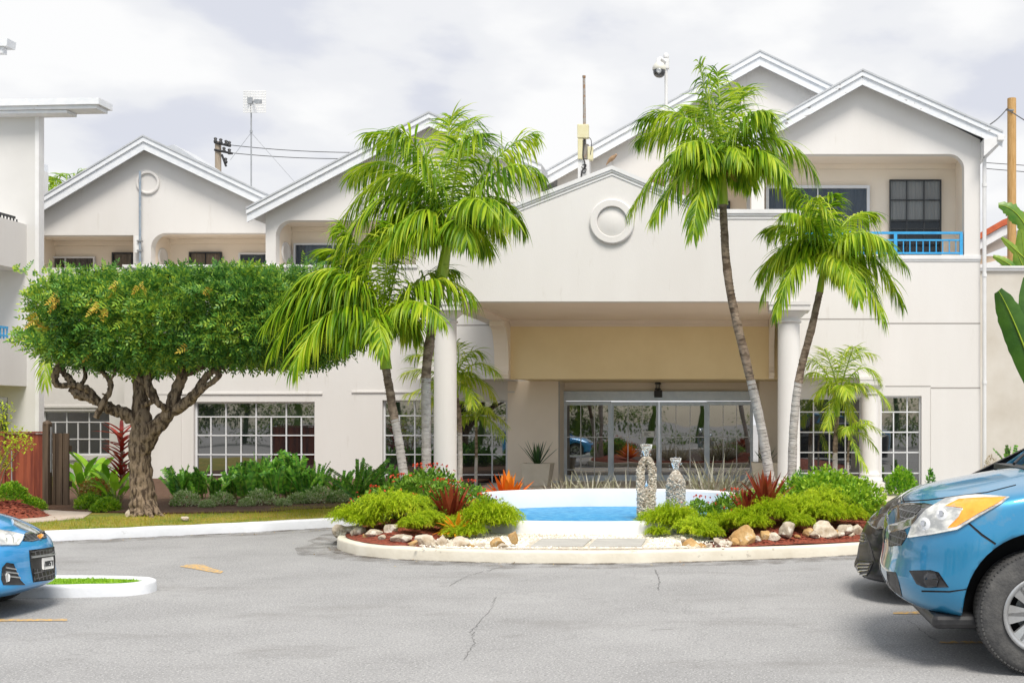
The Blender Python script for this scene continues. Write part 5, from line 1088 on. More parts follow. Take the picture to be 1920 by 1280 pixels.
GB = 'maroon bromeliads on the island'
put(bro, 845, 15.0, z=zs(845,15.0)+.06, sc=1.15, label='tall maroon bromeliad amid the left bed', group=GB); put(bro, 887, 14.9, z=zs(887,14.9)+.04, sc=.85, label='greyish maroon bromeliad just right of the tall maroon one', group=GB)
put(bro, 1436, 14.6, z=zs(1436,14.6)+.10, sc=1.15, label='maroon bromeliad before the leaning tall palm, right bed', group=GB); put(bro, 1402, 14.6, z=zs(1402,14.6)+.10, sc=.85, label='small maroon bromeliad between red flowers and the larger one, right bed', group=GB); put(bro, 1352, 15.2, sc=.6, label='short maroon bromeliad near the right end of the basin', group=GB)
b2 = make('bromeliad', [('leaves', sword(44,.62,.058,8,e0=.35,e1=1.5,droop=.12), M['bromora'], 0)], 'large vivid orange bromeliad behind the left end of the basin', 'bromeliad'); put(b2, 952, 18.2, z=.18, sc=.92)
b3 = make('bromeliad', [('leaves', sword(30,.30,.030,9,e0=.1,e1=1.3,droop=.7), M['bromyel'], 0)], 'small amber orange bromeliad in front of the maroon one', 'bromeliad'); put(b3, 858, 14.1, z=zs(858,14.1)+.08, sc=1.0)
# broad bright bushes at the right of the island
bb = make('broad_leaved_bush', [('foliage', dome_bush(.46,.55,1500,.060,.019,21), M['bushg'], 0),('stems', (lambda s_: (stems(s_,12,.3,.4,3), s_)[1])(MB()), M['woody'], 0)], 'x', 'bush')
GG = 'bright green bushes at the right of the island'
for px, Y, sc, lab in [(1490,15.9,.85,'bright green bush at the foot of the two right palms'),(1530,15.4,1.0,'bright green bush below the pale palm, second from the right palms'),(1575,15.6,1.05,'bright green bush left of the round white column'),(1612,15.2,.95,'bright green bush nearest the black car'),(1590,14.9,.8,'lower bright green bush above the kerb rocks by the black car'),(1545,16.4,1.1,'bright green bush at the back of the right bed'),(1405,15.6,.7,'dark green round bush beside the red leaved plants')]:
    put(bb, px, Y, sc=sc, label=lab, group=GG)
cu = make('cypress_shrub', [('foliage', dome_bush(.16,.62,900,.035,.008,31,up=1.2), M['zz'], 0)], 'narrow dark green upright shrub at the base of the right palms', 'shrub'); put(cu, 1497, 16.4, sc=1.0)
# greyish strap-leaved plants behind the basin
sg = make('strap_leaved_plant', [('leaves', sword(52,.80,.013,12,e0=.60,e1=1.35,droop=.75,rbase=.06,seg=5), M['grey'], 0)], 'x', 'strap leaved plant')
GS = 'greyish strap leaved plants behind the basin'
for i, (px, Y, sc) in enumerate([(1065,18.3,.85),(1110,18.2,.95),(1150,18.4,.75),(1175,18.1,.85),(1265,18.2,.85),(1300,18.4,.95),(1330,18.1,1.15),(1352,18.4,1.2),(1380,18.2,1.0),(1040,18.5,.7)]):
    put(sg, px, Y, z=.14, sc=sc, label=['greyish strap plant left of the first glass door','yellow green strap plant before the left glass door','low strap plant between the two left doors','strap plant just left of the taller stone spout','strap plant just right of the shorter stone spout','strap plant before the third glass door','tall upright strap plant before the last glass door','tallest strap plant, right of the basin middle','strap plant beside the right planter','sparse strap plant before the left planter'][i], group=GS)
# snake plants in the planters
sn = make('snake_plant', [('leaves', sword(20,.62,.026,17,e0=.75,e1=1.5,droop=.05,fold=.5), M['snake'], 0)], 'dark snake plant upright in the cream planter left of the doors', 'snake plant', 'snake plants in planters')
(c_, Yq) = PT1; sn.location = (c_[0], Yq, c_[1]); USED.add(sn.name); (c_, Yq) = PT2; copy_tree(sn, (c_[0], Yq, c_[1]), 1.3, .8, 'dark snake plant in the planter half hidden by the leaning palm')
# hedge plants along the left wall
zA, zS = zz(20,.72,41); zo = make('hedge_plant', [('foliage', zA, M['zz'], 0),('stems', zS, M['stem'], 0)], 'x', 'hedge plant'); zB, zT = zz(15,.60,42,leaf_l=.10); zo2 = make('hedge_plant', [('foliage', zB, M['zz'], 0),('stems', zT, M['stem'], 0)], 'x', 'hedge plant')
GH = 'dark green hedge plants along the hotel wall'
hp = [(335,20.6,1.0),(372,20.9,.85),(402,20.6,.8),(432,20.8,.85),(460,20.5,1.0),(488,20.9,1.15),(515,20.6,1.1),(542,20.9,1.1),(568,20.6,1.05),(595,20.9,.95),(350,21.6,1.0),(446,21.6,.95),(502,21.6,1.2),(555,21.7,1.2)]
nm = ['beside the topiary trunk','before the left edge of the big window','under the second column of panes','low under the big window','under the middle of the big window','tall under the right half of the big window','tall and full, third from the right end','near the right edge of the big window','at the right jamb of the big window','at the right end of the hedge','behind the plant nearest the trunk','in the rear row under the left panes','in the rear row under the middle panes','in the rear row at the right panes']
for i, (px, Y, sc) in enumerate(hp): put(zo if i % 2 else zo2, px, Y, z=.13, sc=sc*.98, label='glossy dark hedge plant '+nm[i], group=GH)
cy = zz(22,.66,51,leaf_l=.06,leaf_w=.016,spread=.62,np_=20); cyo = make('cycad', [('fronds', cy[0], M['zz'], 0),('stems', cy[1], M['stem'], 0)], 'x', 'cycad')
put(cyo, 678, 19.6, z=.13, sc=1.15, label='dark spreading cycad left of the shorter palm trunk', group='cycads by the wall'); put(cyo, 725, 20.4, z=.05, sc=1.1, label='dark cycad just left of the second window', group='cycads by the wall'); put(cyo, 640, 20.6, z=.13, sc=.8, label='smaller cycad at the end of the hedge', group='cycads by the wall')
vb = make('variegated_shrub', [('foliage', dome_bush(.30,.30,800,.050,.013,61), M['varieg'], 0)], 'x', 'variegated shrub')
for i, (px, Y, sc) in enumerate([(348,19.2,.95),(388,18.9,.5),(415,19.3,.85),(462,19.1,.55),(490,19.5,1.0),(532,19.2,.5),(560,19.7,.75),(598,19.9,1.05),(636,20.0,.8)]):
    put(vb, px, Y, z=.13, sc=sc, rz=i*1.3, label='low cream variegated shrub '+['nearest the topiary trunk','second from the topiary trunk','third from the topiary trunk','below the left panes of the big window','below the middle panes of the big window','below the right panes of the big window','below the right jamb of the big window','at the right end of the hedge','before the smaller cycad'][i], group='variegated shrubs before the hedge')
# around the gate: broad leaves, red cordyline, bright shrubs
bl = bigleaf(13,1.0,.55,.085,71); blo = make('broad_leaf_plant', [('leaves', bl[0], M['lush'], 0),('stems', bl[1], M['stem'], 0)], 'x', 'broad leaved plant')
for px, Y, sc, lab in [(150,20.2,.80,'lush broad leaved plant right beside the wooden gate'),(178,20.8,.95,'tall lush plant under the small grid window'),(218,18.9,.72,'lush broad leaved plant touching the topiary trunk'),(205,20.0,.7,'lush plant between the cordyline and the gate')]: put(blo, px, Y, z=.13, sc=sc, label=lab, group='broad leaved plants by the gate')
cd = make('red_cordyline', [('leaves', (lambda m_: m_)(MB()), M['cord'], 0)], 'tall dark red cordyline beside the topiary trunk', 'cordyline')
cdm = MB(); rnd = random.Random(5)
for i in range(46):
    t = i/45; a = i*2.4; z_ = .35+t*.85; d = Vector((cos(a), sin(a), rnd.uniform(.35,1.3))); leaf_blade(cdm, Vector((0,0,z_)), d, Vector((0,0,1)), .42*rnd.uniform(.8,1.1), .034, droop=.35, seg=5, fold=.4, shape='sw')
bpy.data.objects.remove(cd.children[0]); cdm.build('leaves', M['cord'], cd); q = MB(); q.tube([(0,0,0),(.01,0,.6),(0,0,1.2)], .02, 8); q.build('stem', M['woody'], cd)
put(cd, 228, 20.0, z=.13, sc=1.05)
lb = make('leafy_bush', [('foliage', dome_bush(.42,.42,1400,.07,.02,81), M['bushg'], 0)], 'x', 'bush')
for px, Y, sc, lab in [(168,18.6,.62,'green bush at the edge of the path below the broad leaves'),(200,18.2,.58,'dark leaved bush at the left foot of the topiary trunk'),(186,19.6,.75,'bush with reddish tips in the middle of the gate planting')]: put(lb, px, Y, z=.13, sc=sc, label=lab, group='bushes by the path')
put(lb, 20, 18.3, z=.30, sc=.72, label='pale fern like bush before the red fence', group='bushes by the fence'); put(lb, 62, 18.4, z=.14, sc=.52, label='small bush at the foot of the fence boards', group='bushes by the fence')
sh = make('flame_bush', [('foliage', dome_bush(.30,.30,500,.05,.016,84), leafmat('reddish_green_leaf', [(.16,.20,.03),(.30,.30,.05),(.50,.16,.05),(.55,.30,.08)]), 0)], 'bush with red and green leaves amid the gate planting', 'bush'); put(sh, 178, 19.0, z=.35, sc=.9)
# mulch heap and yellow-green shrub at the frame's left edge
MX = X(4,17.2); mh = MB(); hs_ = []
for i in range(7):
    for j in range(24):
        a = 2*pi*j/24; r = i/6; hs_.append((MX+r*.66*cos(a), 17.2+r*.55*sin(a), .12+.24*(1-r*r)+.02*noise.noise(Vector((i,j,0)))))
mh.add(hs_, [(i*24+j, (i+1)*24+j, (i+1)*24+(j+1)%24, i*24+(j+1)%24) for i in range(6) for j in range(24)], 0, True); tag(mh.build('mulch_mound', M['mulch']), 'heap of red bark mulch beside the path', kind='structure')
random.seed(14); c = MB(); chips(c, 900, lambda: (MX+random.gauss(0,.3), 17.2+random.gauss(0,.24)), .025, lambda x,y: .12+.24*max(0,1-((x-MX)/.66)**2-((y-17.2)/.55)**2)); tag(c.build('mound_chips', M['chips']), 'loose bark chips on the mulch heap', kind='stuff')
ys = root('yellow_shrub', (X(-20,17.0),17.0,.12), 'yellow green open shrub reaching in before the red fence', 'shrub'); q = MB(); l_ = MB(); rnd = random.Random(9); b0 = Vector((X(-20,17.0),17.0,.12))
for px, py in ((12,812),(35,815),(45,832),(5,790),(20,835),(5,850),(0,870),(-30,800),(-50,830),(10,870),(-20,770),(8,770)):
    e = W(px,py,17.0+rnd.uniform(-.25,.25)); mid = b0.lerp(e,.55)+Vector((-.05,0,.12)); q.tube([b0, mid, e], [.014,.009,.004], 5)
    for _ in range(70): leaf_blade(l_, e+Vector((rnd.gauss(0,.075),rnd.gauss(0,.075),rnd.gauss(0,.06))), Vector((rnd.gauss(0,1),rnd.gauss(0,1),rnd.gauss(.3,.8))), Vector((0,0,1)), .06, .013, droop=.3, seg=2, shape='oval')
l_.build('foliage', leafmat('yellow_green_leaf', [(.30,.44,.02),(.50,.62,.03),(.66,.72,.06)], trans=.45), ys); q.build('stems', M['woody'], ys)
# plants by the right windows and wall
hx_ = make('window_shrub', [('foliage', dome_bush(.34,.55,1300,.06,.018,91,up=.8), M['lush'], 0)], 'bright upright shrub under the far right window', 'shrub'); put(hx_, 1690, 23.6, z=.02, sc=1.15)
hx2 = make('spire_shrub', [('foliage', dome_bush(.10,.5,350,.05,.012,92,up=1.2), M['zz'], 0)], 'thin dark shoot right of the far right window', 'shrub'); put(hx2, 1745, 23.6, z=.02, sc=1.2)
wz = zz(16,.75,93,leaf_l=.09,leaf_w=.03,spread=.55,np_=9); wzo = make('wall_shrub', [('foliage', wz[0], M['zz'], 0),('stems', wz[1], M['woody'], 0)], 'dark open shrub against the tan boundary wall above the pickup bonnet', 'shrub'); put(wzo, 1895, 25.6, z=.3, sc=.95)
dr = make('dry_shrub', [('foliage', dome_bush(.20,.5,260,.045,.009,94,up=.8), leafmat('dry_leaf', [(.30,.22,.12),(.42,.34,.20),(.36,.36,.16)]), 0)], 'dry twiggy shrub beside the downpipe foot', 'shrub'); put(dr, 1858, 25.6, z=.35, sc=1.0)
# banana leaves at the right edge
bn = root('banana_plant', (X(1990,15.5),15.5,0), 'banana plant whose broad leaf hangs before the boundary wall', 'banana plant'); q = MB(); l_ = MB()
def bleaf(mb, A, C, B, w_, nrm=Vector((0,-1,.15)), n=22, torn=.0):
    A, C, B = W(*A), W(*C), W(*B); vs = []; q.tube([A*(1-i/12)**2+C*(2*i/12*(1-i/12))+B*(i/12)**2-Vector((0,.012,0)) for i in range(13)], [.016*(1-.8*i/12) for i in range(13)], 6); rnd = random.Random(int(A.x*100))
    for i in range(n+1):
        t = i/n; p = A*(1-t)**2+C*(2*t*(1-t))+B*t*t; d = ((C-A)*(1-t)+(B-C)*t).normalized(); s_ = d.cross(nrm).normalized(); ww = w_*(sin(pi*min(1,t*.88+.10))**.55 if t < .97 else .3)
        j = rnd.uniform(-torn,torn); up = s_.cross(d); vs += [p-s_*ww*(1+j)-up*ww*.25+up*.01*sin(i*2), p-s_*ww*.5-up*ww*.05, p, p+s_*ww*.5-up*ww*.05, p+s_*ww*(1-j)-up*ww*.25+up*.01*cos(i*2)]
    mb.add(vs, [(5*i+k, 5*i+k+1, 5*i+k+6, 5*i+k+5) for i in range(n) for k in range(4)], 0, True)
bleaf(l_, (1960,760,15.5), (1905,600,15.4), (1872,545,15.2), .20, torn=.04); bleaf(l_, (1975,800,15.6), (1940,640,15.5), (1912,590,15.4), .16); bleaf(l_, (1960,700,15.6), (1925,610,15.7), (1925,520,15.8), .15)
l_.build('leaves', mat('banana_leaf', (.018,.075,.006), (.055,.14,.010), scale=1.4, rough=.4, stretch=(1,1,1), bump=.3, bscale=12, c3=(.16,.28,.03), c3scale=3, c3pos=.64, c3amt=.5), bn); q.tube([(X(1990,15.5),15.5,0), W(1985,780,15.5), W(1970,740,15.5)], [.11,.09,.05], 12); q.build('stem', M['shaft'], bn)
ba = root('banana_plant', (X(1945,31),31,0), 'banana plant behind the boundary wall beside the wooden pole', 'banana plant'); l_ = MB(); q = MB()
bleaf(l_, (1935,450,31), (1910,385,31), (1872,385,31), .22, torn=.2); bleaf(l_, (1940,500,31), (1905,470,31), (1878,445,31), .12); bleaf(l_, (1925,520,31), (1890,490,31), (1862,480,31), .13); bleaf(l_, (1940,560,31), (1920,500,31), (1905,470,31), .25); bleaf(l_, (1930,600,31), (1925,520,31), (1915,430,31), .3)
l_.build('leaves', mat('yellowing_banana_leaf', (.05,.16,.010), (.20,.30,.025), scale=1.2, rough=.4, c3=(.20,.10,.05), c3scale=2, c3pos=.66, c3amt=.7), ba); q.tube([(X(1945,31),31,0), W(1940,540,31), W(1935,470,31)], [.16,.12,.06], 12); q.build('stem', M['shaft'], ba)
# palm crown peeking over the left gable roof, and one beyond the left wall
o = palm('palm fronds showing over the left gable roof', [Vector((X(110,40),40,0)), W(112,450,40), W(115,400,40)], .14,.11, W(116,375,40), fr(40, [(95,335,78,350,0,1),(110,325,92,332,.5,1),(140,320,155,320,.4,1),(130,330,122,325,.4,.9)]), .7, 61, lw=.03, extra=4, elen=1.2, nl=26, fruit=False)
fx = MB(); rb, mb = frond_mesh(W(88,660,24), W(84,672,23.9), W(84,720,23.8), nl=22, ll=.4, lw=.014, seed=77); fo = mb.build('palm_frond', M['palmsmall'], org=W(88,660,24)); tag(fo, 'pale palm frond hanging below the topiary crown by the neighbouring building', 'palm frond'); ORG[fo.name] = W(88,660,24); rb.build('rachis', M['rachis'], fo)

# ---------- rocks along the kerb
def rock_mesh(seed, sx, sy, sz):
    bm = bmesh.new(); bmesh.ops.create_icosphere(bm, subdivisions=4, radius=1); rnd = random.Random(seed); cuts = [(Vector((rnd.gauss(0,1),rnd.gauss(0,1),rnd.gauss(.2,.8))).normalized(), rnd.uniform(.45,.75)) for _ in range(10)]
    for v in bm.verts:
        p = v.co.copy()
        for n_, d in cuts:
            k = p.dot(n_)
            if k > d: p -= n_*(k-d)*.97
        p *= 1+.10*noise.noise(p*2+Vector((seed,0,0)))+.05*noise.noise(p*6+Vector((seed,0,0)))+.02*noise.noise(p*16); v.co = Vector((p.x*sx, p.y*sy, p.z*sz))
    me = bpy.data.meshes.new('rock'); bm.to_mesh(me); bm.free()
    for p in me.polygons: p.use_smooth = True
    return me
M['rock'] = mat('pale_limestone', (.50,.44,.35), (.30,.24,.17), scale=5, rough=.95, bump=1, bscale=22, c3=(.66,.62,.54), c3scale=6, c3pos=.54, c3amt=.8)
M['rockw'] = mat('whitish_limestone', (.66,.60,.50), (.36,.28,.19), scale=7, rough=.95, bump=1, bscale=22, c3=(.12,.10,.08), c3scale=9, c3pos=.62, c3amt=.7)
M['rocko'] = mat('ochre_stone', (.38,.21,.07), (.52,.36,.17), scale=5, rough=.95, bump=1, bscale=22, c3=(.66,.58,.46), c3scale=4, c3pos=.60, c3amt=.8)
RK = [(640,1004,17,13,'rock','round grey brown rock at the very left tip of the island'),(655,1014,16,9,'rock','flat rock tilted just right of the left tip rock'),(672,1005,14,9,'rock','small tan rock lying in the mulch above the flat rocks'),(676,1018,18,9,'rock','pale flat rock, third along the kerb from the left tip'),(700,1024,22,8,'rock','long grey slab rock, fourth along the kerb from the left tip'),
      (734,1010,16,11,'rock','knobbly rock set back behind the kerb row of the left bed'),(756,1024,24,10,'rock','long pale rock left of the big upright one'),(797,1016,20,21,'rockw','large pale upright rock, the biggest of the left bed'),(828,1018,17,20,'rockw','upright pitted rock just right of the biggest one'),(864,1024,24,15,'rockw','broad whitish rock below the amber bromeliad'),(912,1029,22,9,'rock','low grey rock right of the broad whitish one'),
      (930,1018,18,10,'rocko','ochre rock with a white patch near the gravel'),(962,1008,13,12,'rocko','ochre lump at the corner of the left bed and the gravel'),(1281,1012,7,9,'rockw','small white pointed rock at the gravel edge of the right bed'),(1270,1024,12,8,'rockw','white rock lying at the gravel edge of the right bed'),(1300,1026,22,13,'rocko','ochre rock with a white crest, first large one right of the gravel'),(1350,1024,20,11,'rock','grey green lumpy rock left of the pointed one'),
      (1397,1018,32,22,'rocko','large pointed brown rock with pale face, right bed'),(1434,1024,16,12,'rocko','ochre rock leaning on the pointed brown rock'),(1475,1012,24,18,'rock','big squarish tan rock right of the pointed one'),(1513,1018,14,12,'rocko','small ochre rock between two tan rocks'),(1548,1005,26,18,'rockw','wide pale rock, third from the black car'),(1584,1006,18,15,'rock','grey tan rock, second from the black car'),(1607,1008,13,14,'rockw','pale rock nearest the black car')]
for i, (px, py, hw, hh, m_, lab) in enumerate(RK):
    # distance follows the kerb line a little way inside it
    Yr = 13.1
    for _ in range(20):
        a = math.atan2(Yr-CY, X(px,Yr)-CX); rr_ = isl_r(a)-.33; Yr = .5*Yr+.5*(CY+rr_*sin(a)) if abs(sin(a)) > .2 else Yr
    if py < 1012 and 650 < px < 760: Yr += .35
    s_ = Yr/FPX; me = rock_mesh(i*3+1, hw*s_*1.0, hw*s_*.8, hh*s_*1.1); me.materials.append(M[m_]); o = bpy.data.objects.new('rock', me); COL.objects.link(o)
    zb_ = zsoil(X(px,Yr),Yr); o.location = (X(px,Yr), Yr, max(zb_+hh*s_*.45, Z(py,Yr)-.0)); o.rotation_euler = (0,0,random.Random(i).uniform(-.3,.3)); tag(o, lab, 'rock', 'rocks edging the island beds')
rnd = random.Random(31)
for i, px in enumerate([647,663,688,716,744,778,815,846,886,944,1290,1316,1330,1368,1378,1420,1452,1496,1524,1530,1566,1572,1598]):
    Yr = 13.1
    for _ in range(20): a = math.atan2(Yr-CY, X(px,Yr)-CX); Yr = .5*Yr+.5*(CY+(isl_r(a)-.27)*sin(a)) if abs(sin(a)) > .2 else Yr
    r_ = rnd.uniform(.045,.085); me = rock_mesh(200+i, r_*1.2, r_*.9, r_*.8); me.materials.append(M[['rock','rockw','rocko'][i % 3]]); o = bpy.data.objects.new('wedge_rock', me); COL.objects.link(o)
    o.location = (X(px,Yr), Yr, zsoil(X(px,Yr),Yr)+r_*.35); o.rotation_euler = (0,0,rnd.uniform(0,3)); tag(o, 'small rough stone wedged between the larger kerb rocks of the island', 'small stone', 'small stones between the kerb rocks')
for px, py, hw, hh, lab in [(345,968,9,5,'small flat cream stone at the right foot of the topiary tree'),(150,948,14,6,'flat tan stone at the end of the gate path'),(166,945,9,9,'round tan stone beside the gate planting'),(238,960,5,8,'small upright grey stone against the topiary trunk')]:
    Yr = (CAMZ-.16)*FPX/(py+4-VY); s_ = Yr/FPX; me = rock_mesh(px, hw*s_, hw*s_*.8, hh*s_*1.2); me.materials.append(M['rockw']); o = bpy.data.objects.new('rock', me); COL.objects.link(o); o.location = (X(px,Yr), Yr, .14+hh*s_*.5); tag(o, lab, 'rock', 'stones by the lawn')

# ---------- fountain
fn_ = root('fountain_basin', (-1.78,16.0,.12), 'white oval fountain basin with a raised back wall holding blue water', 'fountain basin')
bcx, bcy, brx, bry = -1.78, 16.05, 1.80, 1.42; n = 96; mb = MB(); th = .17; prof_n = 6; vs = []
M['basin'] = mat('white_basin_paint', (.76,.76,.77), (.70,.70,.72), scale=2, rough=.6, bump=.1, bscale=25)
def rimz(a):
    s_ = sin(a); return .30+(.235*sstep(-.35,.35,s_))
for i in range(n):
    a = 2*pi*i/n; sgn = lambda v: (1 if v >= 0 else -1); cx_, sy_ = sgn(cos(a))*abs(cos(a))**.85, sgn(sin(a))*abs(sin(a))**.85; z1 = rimz(a)
    for dr_, z in ((th,.05),(th,z1-.03),(th-.02,z1-.008),(th-.05,z1),(.03,z1),(.008,z1-.01),(0,z1-.03),(0,.15)): vs.append((bcx+cx_*(brx+dr_), bcy+sy_*(bry+dr_), z))
mb.add(vs, [(i*8+j, ((i+1)%n)*8+j, ((i+1)%n)*8+j+1, i*8+j+1) for i in range(n) for j in range(7)], 0, True); mb.build('basin_wall', M['basin'], fn_)
wt = mat('blue_pool_water', (.006,.19,.46), (.02,.27,.56), scale=2.2, rough=.35, spec=.03, bump=.05, bscale=5, c3=(.20,.52,.74), c3scale=7, c3pos=.50, c3amt=.6, stretch=(1.2,3.5,1))
mb = MB(); ring = [(bcx+(1 if cos(2*pi*i/n)>=0 else -1)*abs(cos(2*pi*i/n))**.85*brx, bcy+(1 if sin(2*pi*i/n)>=0 else -1)*abs(sin(2*pi*i/n))**.85*bry, .268) for i in range(n)]
mb.add(ring, [tuple(range(n))]); tag(mb.build('water', wt), 'bright blue water in the fountain basin', kind='structure')
def spout(label, px, pyt, pyb, Y, hw, gap):
    """column heaped of shells and pebbles, the taller one pierced by an arch"""
    cx_ = X(px,Y); z0 = .2; z1 = Z(pyt,Y); r = hw*Y/FPX; o = root('fountain_spout', (cx_,Y,.2), label, 'fountain spout', 'stone fountain spouts'); mb = MB(); rnd = random.Random(px)
    core = MB()
    if gap:
        zg0, zg1 = Z(915,Y), Z(872,Y); core.tube([(cx_,Y,z0),(cx_,Y,zg0-.05),(cx_,Y,zg0)], [r*.93,r*.95,r*.7], 20)
        for s_ in (-1,1): core.tube(curve_pts([(cx_+s_*r*.55,Y,zg0-.1),(cx_+s_*r*.66,Y,zg0+.08),(cx_+s_*r*.58,Y,zg1-.06),(cx_+s_*r*.30,Y,zg1+.06),(cx_,Y,zg1+.09)],18), [r*.36]*19 if False else r*.36, 12)
    else: core.tube([(cx_,Y,z0),(cx_,Y,z1-.22),(cx_,Y,z1-.08),(cx_,Y,z1-.02)], [r*.95,r*.93,r*.72,r*.35], 20)
    core.build('core', mat('spout_mortar', (.28,.25,.21), (.36,.33,.28), scale=12, rough=.95, bump=.5), o)
    pts = []
    for _ in range(1500 if gap else 1300):
        z = rnd.uniform(z0, z1); a = rnd.uniform(0,2*pi)
        if gap and z > Z(915,Y)-.02:
            t = (z-Z(915,Y))/(z1-Z(915,Y)); s_ = rnd.choice((-1,1)); w_ = r*.66*(1-max(0,(t-.45)/.55)**2.2)
            c = Vector((cx_+s_*w_*.95, Y, z)); rr = r*.37; dirv = Vector((cos(a), sin(a), rnd.uniform(-.2,.4)*t)); p = c+dirv*rr
            if abs(p.x-cx_) < r*.16 and z < Z(872,Y): continue
        else:
            k = 1 if gap else 1-.85*max(0,(z-(z1-.24))/.24)**2; rr = r*.93*k; dirv = Vector((cos(a), sin(a), .1)); p = Vector((cx_,Y,z))+dirv*rr
        if p.z > z1: continue
        pts.append((p, dirv.normalized()))
    for p, d in pts:
        L = rnd.uniform(.014,.026); u = d.orthogonal().normalized(); v = d.cross(u); ph = rnd.uniform(0,pi); u, v = u*cos(ph)+v*sin(ph), v*cos(ph)-u*sin(ph); h = [rnd.uniform(.7,1.1) for _ in range(6)]
        ring = [p+(u*cos(q*pi/3)*L*h[q]+v*sin(q*pi/3)*L*.62*h[q]) for q in range(6)]; mb.add(ring+[p+d*L*.75], [(q,(q+1)%6,6) for q in range(6)], 0)
    mb.build('pebbles', leafmat('spout_pebble', [(.20,.15,.10),(.42,.36,.29),(.58,.54,.47),(.72,.69,.63)], rough=.85, trans=0), o)
    w_ = MB(); zt = z1-.01
    w_.lathe((cx_,Y,zt), [(.012,0),(.016,.05),(.045,.14),(.075,.19),(.085,.185),(.06,.10),(.03,.03)], 14)
    for _ in range(26): a = rnd.uniform(0,2*pi); q = rnd.uniform(.03,.10); c = Vector((cx_+cos(a)*q, Y+sin(a)*q, zt+rnd.uniform(.02,.2))); s_ = rnd.uniform(.004,.009); w_.add([c+Vector((s_,0,0)),c+Vector((0,s_,0)),c-Vector((s_,0,0)),c-Vector((0,s_,0)),c+Vector((0,0,s_*2)),c-Vector((0,0,s_))], [(0,1,4),(1,2,4),(2,3,4),(3,0,4),(1,0,5),(2,1,5),(3,2,5),(0,3,5)])
    w2 = MB()
    if gap: g0 = Z(912,Y); w2.lathe((cx_,Y-.02,g0-.03), [(.05,-.03),(.03,.02),(.012,.08),(.0,.12)], 10)
    wm = mat('frothy_water', (.92,.95,.97), rough=.08, spec=.6); bb_ = wm.node_tree.nodes['Principled BSDF']; bb_.inputs['Transmission Weight'].default_value = .93; bb_.inputs['IOR'].default_value = 1.2
    w_.build('water_jet', wm, o)
    if gap: w2.build('water_jet', wm, o)
spout('taller stone spout with a pierced arch, its water jet before the glass doors', 1212, 858, 975, 15.15, 18, True); spout('shorter rounded stone spout behind, right of the taller one', 1267, 882, 960, 16.1, 18.5, False)

# ---------- fallen leaves on the lawn, kerb and drive
fl_ = MB(); rnd = random.Random(77)
for i in range(420):
    if i < 200: x, y = X(270,17.5)+rnd.gauss(0,1.3), 17.0+rnd.gauss(0,.6); z = .135
    elif i < 330:
        p = KL[rnd.randrange(10, len(KL)-4)]; x, y = p.x+rnd.gauss(.25,.2), p.y-abs(rnd.gauss(.15,.2)); z = .008
    else:
        p = ISLC[rnd.randrange(len(ISLC))]; d_ = Vector((p.x-CX, p.y-CY, 0)).normalized()*abs(rnd.gauss(.05,.25)); x, y = p.x+d_.x, p.y+d_.y; z = .008
    if i < 200 and y < 16.2: continue
    leaf_blade(fl_, Vector((x,y,z)), Vector((rnd.gauss(0,1),rnd.gauss(0,1),.1)), Vector((0,0,1)), rnd.uniform(.02,.05), .008, seg=2, shape='oval')
tag(fl_.build('fallen_leaves', leafmat('dry_fallen_leaf', [(.16,.08,.03),(.36,.20,.07),(.52,.38,.12),(.20,.22,.05)], trans=.1)), 'dry fallen leaves along the kerbs and under the topiary tree', kind='stuff')
# ---------- trees behind the photographer, seen only as reflections in the windows
mb = MB(); rnd = random.Random(99)
for i in range(95):
    cx_ = rnd.uniform(-40,15); cy_ = rnd.uniform(-16,-11); r = rnd.uniform(.8,1.7); cz = rnd.uniform(.6,3.3)
    if -4.5 < cx_ < 1.0: cz = rnd.uniform(.2,.6); r = .6
    for _ in range(420 if not -6 < cx_ < 2 else 90): d = Vector((rnd.gauss(0,1),rnd.gauss(0,1),rnd.gauss(0,.8))).normalized(); leaf_blade(mb, Vector((cx_,cy_,cz))+d*r*rnd.uniform(.5,1), d+Vector((rnd.gauss(0,.5),rnd.gauss(0,.5),-.2)), Vector((0,0,1)), .20, .05, droop=.4, seg=2)
for cx_ in (-33,-29,-26,-20,-17,-15,-9.5,-5,-2,2,6,9,12): mb.tube([(cx_,-12,0),(cx_+.3,-12,2),(cx_-.1,-12,4.5)], [.2,.16,.1], 8)
tag(mb.build('treeline', leafmat('far_tree_leaf', [(.02,.06,.008),(.07,.15,.012),(.16,.28,.02),(.34,.40,.04)], nscale=.4)), 'trees across the forecourt mirrored in the hotel windows', kind='stuff')
# ------------------------------------------------------------------ cars
CAMP = Vector((0,0,CAMZ))
def paint(name, c1, c2, metal=.35, rough=.32, dirt=None):
    return mat(name, c1, c2, scale=1.5, rough=rough, metal=metal, coat=1, c3=dirt, c3scale=2.2, c3pos=.60, c3amt=.35)
M['wellblack'] = mat('wheel_well', (.012,.012,.013), rough=.9)
M['chrome'] = mat('chrome', (.62,.63,.65), rough=.18, metal=1); M['alloy'] = mat('dusty_alloy', (.50,.51,.52), (.40,.40,.40), scale=8, rough=.35, metal=.7)
M['lens'] = mat('clear_headlight', (.34,.35,.35), (.72,.72,.68), scale=6, rough=.12, coat=1, lo=.42, hi=.58, stretch=(1,1,2)); M['amber'] = mat('amber_lens', (.85,.30,.02), (.95,.42,.04), scale=12, rough=.2, coat=1)
M['reflector'] = mat('lamp_reflector', (.80,.81,.82), rough=.25, metal=.4); M['gloss'] = mat('gloss_black_trim', (.01,.01,.012), rough=.15, coat=1)
M['grillem'] = None
